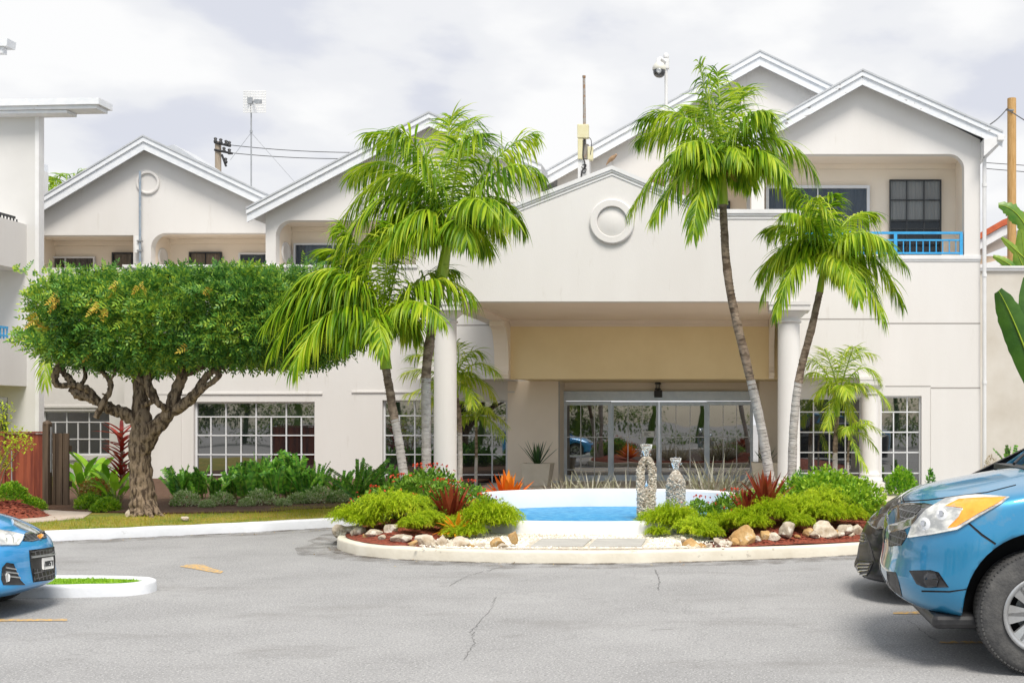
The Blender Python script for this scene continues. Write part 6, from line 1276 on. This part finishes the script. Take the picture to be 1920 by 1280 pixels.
def grillemat(name, sx, base=(.012,.012,.013), edge=(.12,.12,.13)):
    m = bpy.data.materials.new(name); m.use_nodes = True; t = m.node_tree; L = t.links.new; b = t.nodes['Principled BSDF']
    tc_ = t.nodes.new('ShaderNodeTexCoord'); mp_ = t.nodes.new('ShaderNodeMapping'); mp_.inputs['Scale'].default_value = (0,1,1.35); L(tc_.outputs['Object'], mp_.inputs[0])
    v = t.nodes.new('ShaderNodeTexVoronoi'); v.feature = 'DISTANCE_TO_EDGE'; v.inputs['Scale'].default_value = sx; v.inputs['Randomness'].default_value = .12; L(mp_.outputs[0], v.inputs['Vector'])
    r = t.nodes.new('ShaderNodeMapRange'); r.inputs[1].default_value = .06; r.inputs[2].default_value = .14; r.inputs[3].default_value = 1; r.inputs[4].default_value = 0; L(v.outputs[0], r.inputs[0])
    x_ = t.nodes.new('ShaderNodeMix'); x_.data_type = 'RGBA'; L(r.outputs[0], x_.inputs[0]); x_.inputs[6].default_value = (*base,1); x_.inputs[7].default_value = (*edge,1); L(x_.outputs[2], b.inputs['Base Color'])
    bp = t.nodes.new('ShaderNodeBump'); bp.inputs['Strength'].default_value = 1; bp.inputs['Distance'].default_value = .02; L(r.outputs[0], bp.inputs['Height']); L(bp.outputs[0], b.inputs['Normal']); b.inputs['Roughness'].default_value = .35; return m
M['honey'] = grillemat('honeycomb_grille', 17)
class Car:
    """body as stacked plan rings (front curve, side, rear), hood and deck closed across the top. u = distance back from the nose, v = across, z = up"""
    def __init__(s, x0, yc, face, L, Wd, label, name='parked_car'):
        s.x0, s.yc, s.f, s.L, s.w = x0, yc, face, L, Wd/2; s.root = root(name, (x0-face*L/2, yc, 0), label, 'car')
    def P(s, u, v, z): return Vector((s.x0-s.f*u, s.yc+v, z))       # face=-1: nose points to -X
    def shell(s, levels, zb, ztop, stations, crown, cx, p, mats, wells, wr, wz, rear_c=.35, sub=2):
        A = [0,10,21,33,45,56,67,78,90]; bm = bmesh.new(); rings = []
        nst = len(stations)
        for (f, xn, wf, cxf) in levels:
            ring = []
            for a in A: r_ = radians(a); y = wf*s.w*sin(r_)**(2/p); x = xn+cx*cxf*(1-cos(r_)**(2/p)); ring.append((x, y))
            for u in stations: ring.append((u, wf*s.w))
            for a in A[::-1]: r_ = radians(a); y = wf*s.w*sin(r_)**(2/2.8); ring.append((s.L-.02*(1-f)-rear_c*(1-cos(r_)**(2/2.8)), y))
            out_ = []
            for (x, y) in ring: zt = ztop(x); z0 = zb(x); out_.append((x, y, z0+(zt-z0)*f))
            rings.append(out_)
        n = len(rings[0]); V = {}
        def vert(i, k, sd):
            key = (i,k,sd if abs(rings[i][k][1]) > 1e-5 else 1)
            if key not in V: x,y,z = rings[i][k]; V[key] = bm.verts.new(s.P(x, y*key[2], z))
            return V[key]
        def face(vs):
            u_ = []
            for v in vs:
                if v not in u_: u_.append(v)
            if len(u_) > 2:
                try: bm.faces.new(u_ if True else u_[::-1])
                except ValueError: pass
        for sd in (1,-1):
            for i in range(len(rings)-1):
                for k in range(n-1):
                    q = [vert(i,k,sd), vert(i+1,k,sd), vert(i+1,k+1,sd), vert(i,k+1,sd)]; face(q if sd*s.f < 0 else q[::-1])
        # close top and bottom with rows across the width
        for i, top in ((len(rings)-1, True), (0, False)):
            fr_ = [.66,.33,0]; C = {}
            def cv(k, j, sd):
                x,y,z = rings[i][k]; 
                if j == 2: sd = 1
                key = (k,j,sd)
                if key not in C: t = fr_[j]; C[key] = bm.verts.new(s.P(x, y*t*sd, z+(crown(x)*(1-t*t)*min(1,y/(.5*s.w)) if top else 0)))
                return C[key]
            for sd in (1,-1):
                for k in range(1, n-2):
                    cols_k = [vert(i,k,sd)]+[cv(k,j,sd) for j in range(3)]; cols_n = [vert(i,k+1,sd)]+[cv(k+1,j,sd) for j in range(3)]
                    for j in range(3): q = [cols_k[j], cols_k[j+1], cols_n[j+1], cols_n[j]]; face(q if sd*s.f < 0 else q[::-1])
                for k in (1, n-2):
                    e = vert(i, 0 if k == 1 else n-1, 1); cols_k = [vert(i,k,sd)]+[cv(k,j,sd) for j in range(3)]
                    for j in range(3): q = [cols_k[j], cols_k[j+1], e]; face(q)
        bmesh.ops.recalc_face_normals(bm, faces=bm.faces); me = bpy.data.meshes.new('body'); bm.to_mesh(me); bm.free(); o = bpy.data.objects.new('body', me); COL.objects.link(o)
        md = o.modifiers.new('s','SUBSURF'); md.levels = sub; md.render_levels = sub
        tmp = []
        for (u, sgn) in [(u, sg) for u in wells for sg in (1,-1)]:
            cb = bmesh.new(); bmesh.ops.create_cone(cb, cap_ends=True, segments=48, radius1=wr, radius2=wr, depth=.60); cm = bpy.data.meshes.new('c'); cb.to_mesh(cm); cb.free(); c_ = bpy.data.objects.new('cutter_tmp', cm); COL.objects.link(c_); c_.rotation_euler = (pi/2,0,0); q = s.P(u, sgn*(s.w+.02), wz); c_.location = q; tmp.append(c_)
            b_ = o.modifiers.new('b','BOOLEAN'); b_.operation = 'DIFFERENCE'; b_.object = c_; b_.solver = 'EXACT'
        bpy.context.view_layer.update(); dg = bpy.context.evaluated_depsgraph_get(); m2 = bpy.data.meshes.new_from_object(o.evaluated_get(dg)); o.modifiers.clear(); o.data = m2
        for c_ in tmp: bpy.data.objects.remove(c_)
        for m in mats: m2.materials.append(m) if len(m2.materials) < len(mats) else None
        if len(m2.materials) and m2.materials[0] is None: m2.materials[0] = mats[0]
        off = ORG[s.root.name]
        for v in m2.vertices: v.co -= off
        for pl in m2.polygons:
            c_ = pl.center+off; pl.use_smooth = True; pl.material_index = 0
            for u in wells:
                q = s.P(u,0,wz)
                if sqrt((c_.x-q.x)**2+(c_.z-q.z)**2) < wr-.004 and s.w-.32 < abs(c_.y-s.yc) < s.w-.22: pl.material_index = 1
                if abs(sqrt((c_.x-q.x)**2+(c_.z-q.z)**2)-wr) < .006 and abs(pl.normal.y) < .3: pl.material_index = 1
        m2.update(); o.parent = s.root; ORG[o.name] = off; s.body = o
        bm = bmesh.new(); bm.from_mesh(m2); bmesh.ops.translate(bm, verts=bm.verts, vec=off); s.bvh = BVHTree.FromBMesh(bm); bm.free(); return o
    def patch(s, name, poly, mt, off=.006, parent=None, mirror=False, step=5, label=None, org=None, th=.012, bulge=0):
        """thin panel laid on the body; its outline is read off the photograph and dropped onto the real bodywork"""
        xs = [p[0] for p in poly]; ys = [p[1] for p in poly]; pts = []; n = len(poly); nb = 0
        for i in range(n):
            a, b = poly[i], poly[(i+1)%n]; k = max(1, int(math.hypot(b[0]-a[0], b[1]-a[1])/step))
            for j in range(k): pts.append((a[0]+(b[0]-a[0])*j/k, a[1]+(b[1]-a[1])*j/k))
        nb = len(pts); x = min(xs)+step/2
        while x < max(xs):
            y = min(ys)+step/2
            while y < max(ys):
                if in_poly(x,y,poly) and min(math.hypot(x-q[0],y-q[1]) for q in pts[:nb]) > step*.5: pts.append((x,y))
                y += step
            x += step
        V2, E2, F2, ov, _, _ = delaunay_2d_cdt([Vector(p) for p in pts], [(i,(i+1)%nb) for i in range(nb)], [], 1, 1e-5)
        P3 = []; last = None
        for v in V2:
            d = Vector(((v.x-VX)/FPX, 1, (VY-v.y)/FPX)).normalized(); h = s.bvh.ray_cast(CAMP, d)
            P3.append((h[0], h[1]) if h[0] else None)
        ok = [q for q in P3 if q]
        if not ok: print('PATCH MISSED', name, poly[0]); return None
        Y0 = sum(q[0].y for q in ok)/len(ok)
        for i, q in enumerate(P3):
            if q is None:
                j = min((k for k in range(len(V2)) if P3[k]), key=lambda k: (V2[k]-V2[i]).length); P3[i] = P3[j]
        c2 = Vector((sum(xs)/n, sum(ys)/n)); rmax = max((Vector(p)-c2).length for p in poly)
        mb = MB(); outp, inp = [], []
        for i, (p, nr_) in enumerate(P3):
            if nr_.dot(p-CAMP) > 0: nr_ = -nr_
            bl = bulge*(1-min(1,((V2[i]-c2).length/rmax))**2) if bulge else 0; outp.append(p+nr_*(off+bl)); inp.append(p-nr_*th)
        bd = {}
        for f in F2:
            for k in range(len(f)): e = (f[k], f[(k+1)%len(f)]); bd[e] = 1
        m = len(outp); fs = [tuple(f) for f in F2]; side = [(a,b,b+m,a+m) for (a,b) in bd if (b,a) not in bd]
        mb.v = [tuple(q) for q in outp+inp]; mb.f = fs+side; mb.m = [0]*len(mb.f); mb.sm = [True]*len(fs)+[False]*len(side)
        o = mb.build(name, mt, parent or s.root); 
        if label: o['label'] = label
        if mirror:
            m2 = MB(); m2.v = [(x_, 2*s.yc-y_, z_) for x_,y_,z_ in mb.v]; m2.f = [f[::-1] for f in mb.f]; m2.m = mb.m[:]; m2.sm = mb.sm[:]; return o, m2.build(name, mt, mirror if isinstance(mirror, bpy.types.Object) else s.root)
        return o
    def wheel(s, u, v, r, w_, rr, spokes, steer=0):
        c = s.P(u, v, r); sg = 1 if v > 0 else -1; y_in, y_out = -w_/2*sg, w_/2*sg; mb = MB()
        prof = [(rr*.98,-w_*.5),(rr+.02,-w_*.52),(r-.05,-w_*.52),(r-.02,-w_*.47),(r-.002,-w_*.36),(r,-w_*.30),(r,w_*.30),(r-.002,w_*.36),(r-.02,w_*.47),(r-.05,w_*.52),(rr+.02,w_*.52),(rr*.98,w_*.5)]
        mb.lathe(c, prof, 72, 'Y'); nt_ = 84
        for i in range(nt_):
            for row, h0, h1 in ((0,-w_*.46,-w_*.2),(1,-w_*.17,w_*.17),(2,w_*.2,w_*.46)):
                a0 = 2*pi*(i+.5*(row % 2))/nt_; a1 = a0+2*pi/nt_*.68; ro = r+.004; pts = []
                for rr_ in (r-.012, ro):
                    for a, h in ((a0,h0),(a1,h0),(a1+.02,h1),(a0+.02,h1)):
                        q = rr_ if abs(h) < w_*.4 else rr_-.012; pts.append(c+Vector((q*cos(a), h, q*sin(a))))
                mb.add(pts, [(4,5,6,7),(0,1,5,4),(1,2,6,5),(2,3,7,6),(3,0,4,7)])
        wl = s.root; t = mb.build('wheel', M['rubber'], wl); rm = MB(); yo = w_*.535*sg
        rm.lathe(c, [(rr+.012,yo),(rr+.014,yo+.010*sg),(rr-.004,yo+.008*sg),(rr-.02,yo-.006*sg),(rr-.028,yo-.03*sg),(rr-.035,yo-.12*sg)], 56, 'Y'); rm.lathe(c, [(.0,yo-.012*sg),(.035,yo-.014*sg),(.065,yo-.03*sg),(.07,yo-.06*sg)], 24, 'Y')
        for i in range(spokes):
            for dlt in (-.13,.13):
                a = 2*pi*i/spokes+pi; u1 = Vector((cos(a+dlt*.6),0,sin(a+dlt*.6))); u2 = Vector((cos(a+dlt),0,sin(a+dlt))); tn = Vector((-sin(a),0,cos(a)))
                A_ = c+u1*.05; B_ = c+u2*(rr-.015); y1, y2 = yo-.035*sg, yo-.012*sg; w1, w2 = .020, .036
                vs = [A_+tn*w1+Vector((0,y1,0)), A_-tn*w1+Vector((0,y1,0)), B_-tn*w2+Vector((0,y2,0)), B_+tn*w2+Vector((0,y2,0))]; vs += [p-Vector((0,.03*sg,0)) for p in vs]; rm.add(vs, [(0,1,2,3),(0,4,5,1),(1,5,6,2),(2,6,7,3),(3,7,4,0)])
        rm.build('rim', M['alloy'], t); bk = MB(); bk.lathe(c, [(0,yo-.13*sg),(rr*.6,yo-.13*sg)], 32, 'Y'); bk.build('brake_disc', M['metal'], t)
        dk = MB(); dk.lathe(c, [(0,yo-.15*sg),(rr*.98,yo-.15*sg)], 32, 'Y'); dk.build('wheel_back', M['wellblack'], t); return t
    def side_line(s, pts, r, name, m):
        """seams and handles following the flank, on both sides of the car"""
        for sg in (1,-1):
            P = []
            for i in range(len(pts)-1):
                for j in range(8):
                    t = j/8; u = pts[i][0]+(pts[i+1][0]-pts[i][0])*t; z = pts[i][1]+(pts[i+1][1]-pts[i][1])*t; h = s.bvh.ray_cast(s.P(u, sg*2.0, z), Vector((0,-sg,0)))
                    if h[0]: P.append(h[0])
            if len(P) > 2: mb = MB(); mb.tube(P, r, 6); mb.build(name, m, s.root)
    def cabin(s, secs, mat_roof, name='cabin'):
        """greenhouse: sections (u, z, half width) for sill and roof; glass all round with pillars"""
        (u0,u1,u2,u3), zs_, zr_, wb, wt = secs
        b = [s.P(u0,-wb,zs_[0]), s.P(u3,-wb,zs_[1]), s.P(u3,wb,zs_[1]), s.P(u0,wb,zs_[0])]; t = [s.P(u1,-wt,zr_[0]), s.P(u2,-wt,zr_[1]), s.P(u2,wt,zr_[1]), s.P(u1,wt,zr_[0])]
        fl = (lambda f: f) if s.f < 0 else (lambda f: f[::-1]); mb = MB(); mid = s.P((u1+u2)/2,0,max(zr_)+.05)
        n = 8; top = []
        for i in range(n+1):
            for j in range(n+1): a = t[0].lerp(t[1], i/n); c_ = t[3].lerp(t[2], i/n); p = a.lerp(c_, j/n); p.z += .06*(1-(2*j/n-1)**2)*.8+.03*(1-(2*i/n-1)**2); top.append(p)
        mb.add(top, [(i*(n+1)+j, i*(n+1)+j+1, (i+1)*(n+1)+j+1, (i+1)*(n+1)+j) for i in range(n) for j in range(n)], 0, True)
        for (A,B,C_,D) in ((b[0],b[1],t[1],t[0]),(b[3],b[2],t[2],t[3]),(b[0],b[3],t[3],t[0]),(b[1],b[2],t[2],t[1])):
            mb.bar(A,D,.07,.07); mb.bar(B,C_,.07,.07); mb.bar(D,C_,.05,.06); mb.bar(A,B,.04,.05)
        for q in (.42,.7):
            for (A,B,C_,D) in ((b[0],b[1],t[1],t[0]),(b[3],b[2],t[2],t[3])): mb.bar(A.lerp(B,q), D.lerp(C_,q), .05,.07)
        o = mb.build(name, mat_roof, s.root); g_ = MB(); ins = .985
        for (A,B,C_,D) in ((b[0],b[1],t[1],t[0]),(b[3],b[2],t[2],t[3]),(b[0],b[3],t[3],t[0]),(b[1],b[2],t[2],t[1])): g_.add([A,B,C_,D], [(0,1,2,3)])
        g_.build('windows', M['carglass'], o); return o
M['carglass'] = glassmat('tinted_car_glass', (.02,.025,.03), ior=1.9, wav=.001)

# ---- blue pickup, nearest, nose to the left
bp = paint('blue_pickup_paint', (.022,.22,.42), (.035,.26,.47), dirt=(.22,.26,.28))
pk = Car(1.06, 8.04, -1, 5.1, 1.86, 'blue pickup truck with amber indicators parked nose left at the right edge')
pk_zt = lambda x: interp([0,.12,.3,.6,1.0,1.6,2.8,5.1], [.99,1.015,1.06,1.115,1.17,1.13,1.13,1.12], x); pk_zb = lambda x: interp([0,.3,.9,5.1], [.36,.33,.34,.42], x)
pk.shell([(0,.17,.90,1),(.06,.06,.955,1),(.16,.03,.985,1),(.27,.0,.99,1),(.36,.012,1.0,1),(.50,.03,1.0,1),(.66,.03,.995,1),(.80,.05,.98,1.03),(.90,.075,.965,1.08),(.96,.105,.945,1.12),(1.0,.16,.90,1.18)],
         pk_zb, pk_zt, [1.0,1.3,1.7,2.1,2.6,3.1,3.6,4.0,4.3,4.6], lambda x: interp([.0,.3,1.0,1.5,5.1],[.03,.075,.10,.10,.06],x), .62, 2.6, [bp, M['wellblack']], [.87, 4.05], .475, .42)
pk.cabin(((1.02,1.75,3.2,3.45),(1.18,1.16),(1.72,1.72),.80,.64), bp)
for u in (.87, 4.05):
    for v in (.80,-.80): pk.wheel(u, v, .385, .245, .228, 7)
bd_ = MB(); bd_.box(pk.P(.8,0,0).x, pk.P(4.1,0,0).x, 8.04-.5, 8.04+.5, .30, .55); bd_.build('underbody', M['wellblack'], pk.root)
wp_ = MB(); wp_.box(pk.P(.95,0,0).x, pk.P(1.08,0,0).x, 8.04-.72, 8.04+.72, 1.225, 1.262); wp_.tube([pk.P(1.0,-.3,1.275), pk.P(1.25,.25,1.42)], .012, 6); wp_.tube([pk.P(1.0,.3,1.275), pk.P(1.25,.7,1.40)], .012, 6); wp_.build('wiper_cowl', M['black'], pk.root)
hl = pk.patch('headlight', [(1703,1008),(1712,985),(1738,958),(1775,937),(1830,930),(1893,932),(1878,944),(1840,966),(1796,993),(1745,1003)], M['lens'], mirror=True, off=.008, bulge=.012)
hm = hl[1]; hl = hl[0]
pk.patch('indicator', [(1774,952),(1800,940),(1886,934),(1872,944),(1836,963),(1795,988),(1778,991),(1800,970),(1808,955)], M['amber'], parent=hl, off=.013, bulge=.011, mirror=hm)
cpoly = lambda cx, cy, rx, ry, n=16: [(cx+rx*cos(2*pi*i/n), cy+ry*sin(2*pi*i/n)) for i in range(n)]
pk.patch('reflector_bowl', cpoly(1737,983,14,13), M['reflector'], parent=hl, off=.013, mirror=hm, bulge=.012, step=3)
pk.patch('reflector_bowl', cpoly(1769,966,15,13), M['reflector'], parent=hl, off=.013, mirror=hm, bulge=.012, step=3)
pk.patch('bulb', cpoly(1737,983,5,5,10), M['chrome'], parent=hl, off=.03, step=3)
pk.patch('bulb', cpoly(1769,966,5,5,10), M['chrome'], parent=hl, off=.03, step=3)
pk.patch('grille', [(1682,946),(1700,942),(1735,943),(1756,947),(1738,962),(1712,985),(1697,992),(1676,998)], M['gloss'], mirror=True, off=.003, label='black upper grille')
pk.patch('grille_mesh', [(1687,950),(1700,947),(1728,947),(1727,954),(1710,972),(1689,975)], M['honey'], mirror=True, off=.006)
pk.patch('grille_lower', [(1668,1000),(1680,994),(1697,993),(1702,1004),(1690,1022),(1667,1024)], M['honey'], mirror=True, off=.005)
pk.patch('chrome_bar', [(1667,984),(1690,978),(1716,968),(1724,963),(1712,985),(1698,992),(1668,999)], M['chrome'], mirror=True, off=.008)
pk.patch('fog_light_recess', [(1705,1069),(1745,1068),(1760,1072),(1779,1100),(1735,1101),(1719,1094)], M['black'], mirror=True, off=.004)
pk.patch('fog_light', [(1735,1078),(1742,1071),(1756,1073),(1762,1086),(1758,1098),(1742,1100),(1735,1090)], M['gloss'], mirror=True, off=.012, step=3, bulge=.012)
pk.patch('bumper_inset', [(1663,1070),(1680,1072),(1686,1092),(1692,1118),(1678,1108),(1665,1094)], M['black'], mirror=True, off=.004)
pk.patch('bumper_lip', [(1664,1082),(1668,1096),(1690,1124),(1716,1136),(1700,1140),(1676,1124),(1660,1102)], M['metal'], off=.004)
pk.patch('panel_seam', [(1810,977),(1814,976),(1842,1000),(1868,1018),(1866,1021),(1840,1004)], M['wellblack'], off=.0022, step=4, mirror=True)
pk.patch('bonnet_seam', [(1690,939),(1740,936),(1800,928),(1850,922),(1905,908),(1905,909.3),(1850,923.5),(1800,929.6),(1741,937.7),(1690,940.8)], M['wellblack'], off=.002, step=4, mirror=True)
pk.patch('crease_shade', [(1728,1106),(1780,1107),(1812,1103),(1812,1105),(1780,1110),(1728,1109)], M['wellblack'], off=.0015, step=4, mirror=True)  # dark strip painting the shade along a fold of the bumper
sk = MB(); sk.box(pk.P(.22,0,0).x, pk.P(.72,0,0).x, 7.25, 8.83, .27, .36); sk.build('skid_plate', M['black'], pk.root, bevel=.03)
for a_ in (1.28, 2.15, 3.05): pk.side_line([(a_,.50),(a_,1.12)], .004, 'door_seam', M['wellblack'])
pk.side_line([(1.28,.50),(3.05,.50)], .004, 'door_seam', M['wellblack']); pk.side_line([(1.95,.98),(2.10,.98)], .012, 'door_handle', M['chrome']); pk.side_line([(2.85,.98),(3.0,.98)], .012, 'door_handle', M['chrome'])
# ---- black sedan behind it
kp = mat('black_car_paint', (.006,.007,.010), rough=.35, coat=.3, metal=0, spec=.2)
sdn = Car(1.14, 10.55, -1, 4.6, 1.78, 'black car with slatted grille parked behind the blue pickup')
sdn.shell([(0,.05,.93,1),(.10,.0,.99,1),(.2,.03,1.0,1),(.34,.06,1.0,1),(.5,.055,1.0,1),(.66,.075,.99,1),(.8,.12,.97,1.05),(.9,.19,.93,1.1),(1.0,.28,.86,1.2)],
          lambda x: interp([0,.3,4.6],[.17,.17,.22],x), lambda x: interp([0,.25,.6,1.1,4.6],[.70,.76,.87,.97,1.0],x), [1.0,1.4,1.9,2.4,2.9,3.3,3.7,4.0], lambda x: interp([.1,.5,1.2,4.6],[.04,.09,.08,.05],x), .66, 2.5, [kp, M['wellblack']], [.86,3.5], .34, .33)
sdn.cabin(((1.15,2.0,3.2,4.1),(.98,1.0),(1.42,1.40),.72,.56), kp)
for u in (.86,3.5):
    for v in (.77,-.77): sdn.wheel(u, v, .31, .2, .2, 5)
sdn.patch('headlight', [(1628,972),(1650,964),(1672,958),(1678,972),(1668,990),(1644,993),(1630,984)], M['carglass'], off=.005, mirror=True, bulge=.01)
sdn.patch('grille', [(1610,992),(1622,998),(1628,1014),(1612,1018),(1607,1006)], M['honey'], off=.005, mirror=True)
sdn.patch('number_plate_panel', [(1606,1020),(1630,1014),(1640,1052),(1608,1050)], M['black'], off=.008, label='grey number plate panel')
sdn.patch('lamp_strip', [(1632,980),(1652,972),(1670,966),(1671,969),(1653,976),(1634,984)], M['chrome'], off=.012, step=3)
sdn.patch('grille_lower', [(1608,1053),(1638,1054),(1626,1080),(1612,1086)], M['black'], off=.006, mirror=True)
for i in range(4): sdn.patch('grille_slat', [(1609,1057+i*6),(1634-i*2,1056+i*6),(1633-i*2,1058.5+i*6),(1609,1059.5+i*6)], M['chrome'], off=.012, step=3)
for i in range(3): sdn.patch('grille_slat', [(1609,998+i*6),(1623,1002+i*6),(1623,1004+i*6),(1609,1000+i*6)], M['chrome'], off=.012, step=3)
# ---- light blue hatchback at the left edge, nose to the right
hp_ = paint('light_blue_hatchback_paint', (.02,.26,.62), (.03,.32,.68), metal=.3, rough=.28)
ht = Car(-5.72, 9.4, 1, 3.6, 1.6, 'bright blue hatchback with a gold badge parked nose right at the left edge')
ht.shell([(0,.12,.90,1),(.10,.01,.97,1),(.2,.0,.985,1),(.38,.025,.99,1),(.56,.03,.995,1),(.72,.035,.99,1),(.84,.065,.97,1.05),(.93,.13,.92,1.12),(1.0,.22,.85,1.2)],
         lambda x: interp([0,.3,3.6],[.17,.17,.2],x), lambda x: interp([0,.2,.5,.95,1.2,3.6],[.62,.67,.745,.83,.86,.90],x), [.95,1.2,1.6,2.0,2.4,2.7,2.9,3.1], lambda x: interp([.1,.5,1.2,3.6],[.05,.09,.07,.05],x), .60, 2.5, [hp_, M['wellblack']], [.74,2.95], .315, .30)
ht.cabin(((1.0,1.65,3.1,3.5),(.85,.88),(1.40,1.36),.68,.54), hp_)
for u in (.74,2.95):
    for v in (.69,-.69): ht.wheel(u, v, .285, .18, .18, 5)
h2 = ht.patch('headlight', [(-60,985),(-20,990),(0,994),(44,1003),(41,1012),(34,1022),(0,1023),(-40,1018),(-62,1000)], M['lens'], off=.007, bulge=.01)
far_ = ht.patch('headlight', [(-60,985),(-40,987),(-22,990),(-20,1016),(-40,1018),(-62,1000)], M['lens'], off=.007, mirror=True, bulge=.01); bpy.data.objects.remove(far_[0])
ht.patch('reflector_bowl', [(8,1008),(12,1002),(18,1004),(19,1014),(14,1020),(9,1019)], M['reflector'], parent=h2, off=.012, step=3, bulge=.01); ht.patch('reflector_bowl', [(20,1006),(26,1003),(31,1008),(29,1018),(22,1020)], M['reflector'], parent=h2, off=.012, step=3, bulge=.01)
ht.patch('grille', [(42,1014),(47,1001),(84,996),(87,1008),(60,1015)], M['honey'], off=.005, mirror=False, label='upper grille')
ht.patch('grille_rim', [(44,1003),(47,999),(85,994),(87,997),(48,1003)], M['chrome'], off=.009, step=3)
ht.patch('badge', [(67,1008),(68,1003.5),(72,1003),(72.5,1001.5),(76,1001.5),(76.5,1003),(79.5,1003),(79,1009),(76,1010),(75.5,1012),(71.5,1012),(71,1010.5)], M['chrome'], off=.014, step=2)
ht.patch('badge_gold', [(68.5,1007.5),(69,1004.5),(73,1004.2),(73.5,1002.8),(75.4,1002.7),(75.8,1004),(78.3,1004),(78,1008),(75.5,1008.6),(75,1010.6),(72.6,1010.8),(72,1009)], M['amber'], off=.018, step=2)
ht.patch('grille_lower', [(54,1031),(78,1028),(101,1024),(103,1050),(102,1086),(62,1091),(57,1060)], M['black'], off=.004, label='lower grille surround')
ht.patch('grille_mesh', [(58,1033),(99,1028),(100,1037),(59,1043)], M['honey'], off=.009); ht.patch('grille_mesh', [(62,1066),(100,1066),(101,1084),(64,1088)], M['honey'], off=.009)
ht.patch('grille_bar', [(57,1042),(101,1037),(101,1040),(58,1046)], M['metal'], off=.014, step=3)
pl_ = ht.patch('number_plate', [(77,1046),(95,1043),(96,1065),(78,1068)], M['plate'], off=.02, step=3)
def glyph(px0, py0, w_, h_, segs):
    for (a,b,c_,d) in segs: ht.patch('plate_lettering', [(px0+a*w_,py0+b*h_),(px0+c_*w_,py0+b*h_-.3),(px0+c_*w_,py0+d*h_-.3),(px0+a*w_,py0+d*h_)], M['aludark'], off=.024, parent=pl_, step=2, th=.002)
H_ = [(0,0,.25,1),(.75,0,1,1),(.25,.1,.75,.35)]; E8 = [(0,0,1,.18),(0,.42,1,.58),(0,.82,1,1),(0,.18,.28,.42),(.72,.18,1,.42),(0,.58,.28,.82),(.72,.58,1,.82)]; S5 = [(0,0,1,.18),(0,.42,1,.58),(0,.82,1,1),(0,.18,.28,.42),(.72,.58,1,.82)]; T7 = [(0,0,1,.18),(.66,.18,.95,1)]
for k, gph in enumerate((H_, E8, S5, T7)): glyph(79.4+k*3.9, 1052-k*.6, 3.0, 10, gph)
ht.patch('fog_light_recess', [(2,1085),(4,1063),(12,1054),(25,1056),(31,1072),(37,1086),(47,1096),(6,1096)], M['black'], off=.004)
ht.patch('fog_light', [(9,1078),(11,1073),(15,1077),(15,1089),(11,1091)], M['reflector'], off=.012, step=2, bulge=.008)
for i in range(3): ht.patch('fog_light_fin', [(10,1062+i*8),(28+i*4,1065+i*8),(29+i*4,1068+i*8),(10,1065+i*8)], M['metal'], off=.010, step=3)
lp_ = MB(); lp_.box(ht.P(.30,0,0).x, ht.P(.6,0,0).x, 9.4-.68, 9.4+.68, .15, .2); lp_.build('air_dam', M['black'], ht.root, bevel=.01)
for a_ in (1.15, 2.0, 2.62): ht.side_line([(a_,.30),(a_,.84)], .0035, 'door_seam', M['wellblack'])
ht.side_line([(1.15,.30),(2.45,.30)], .0035, 'door_seam', M['wellblack']); ht.side_line([(1.83,.74),(1.95,.74)], .010, 'door_handle', hp_); ht.side_line([(2.48,.76),(2.58,.76)], .010, 'door_handle', hp_)
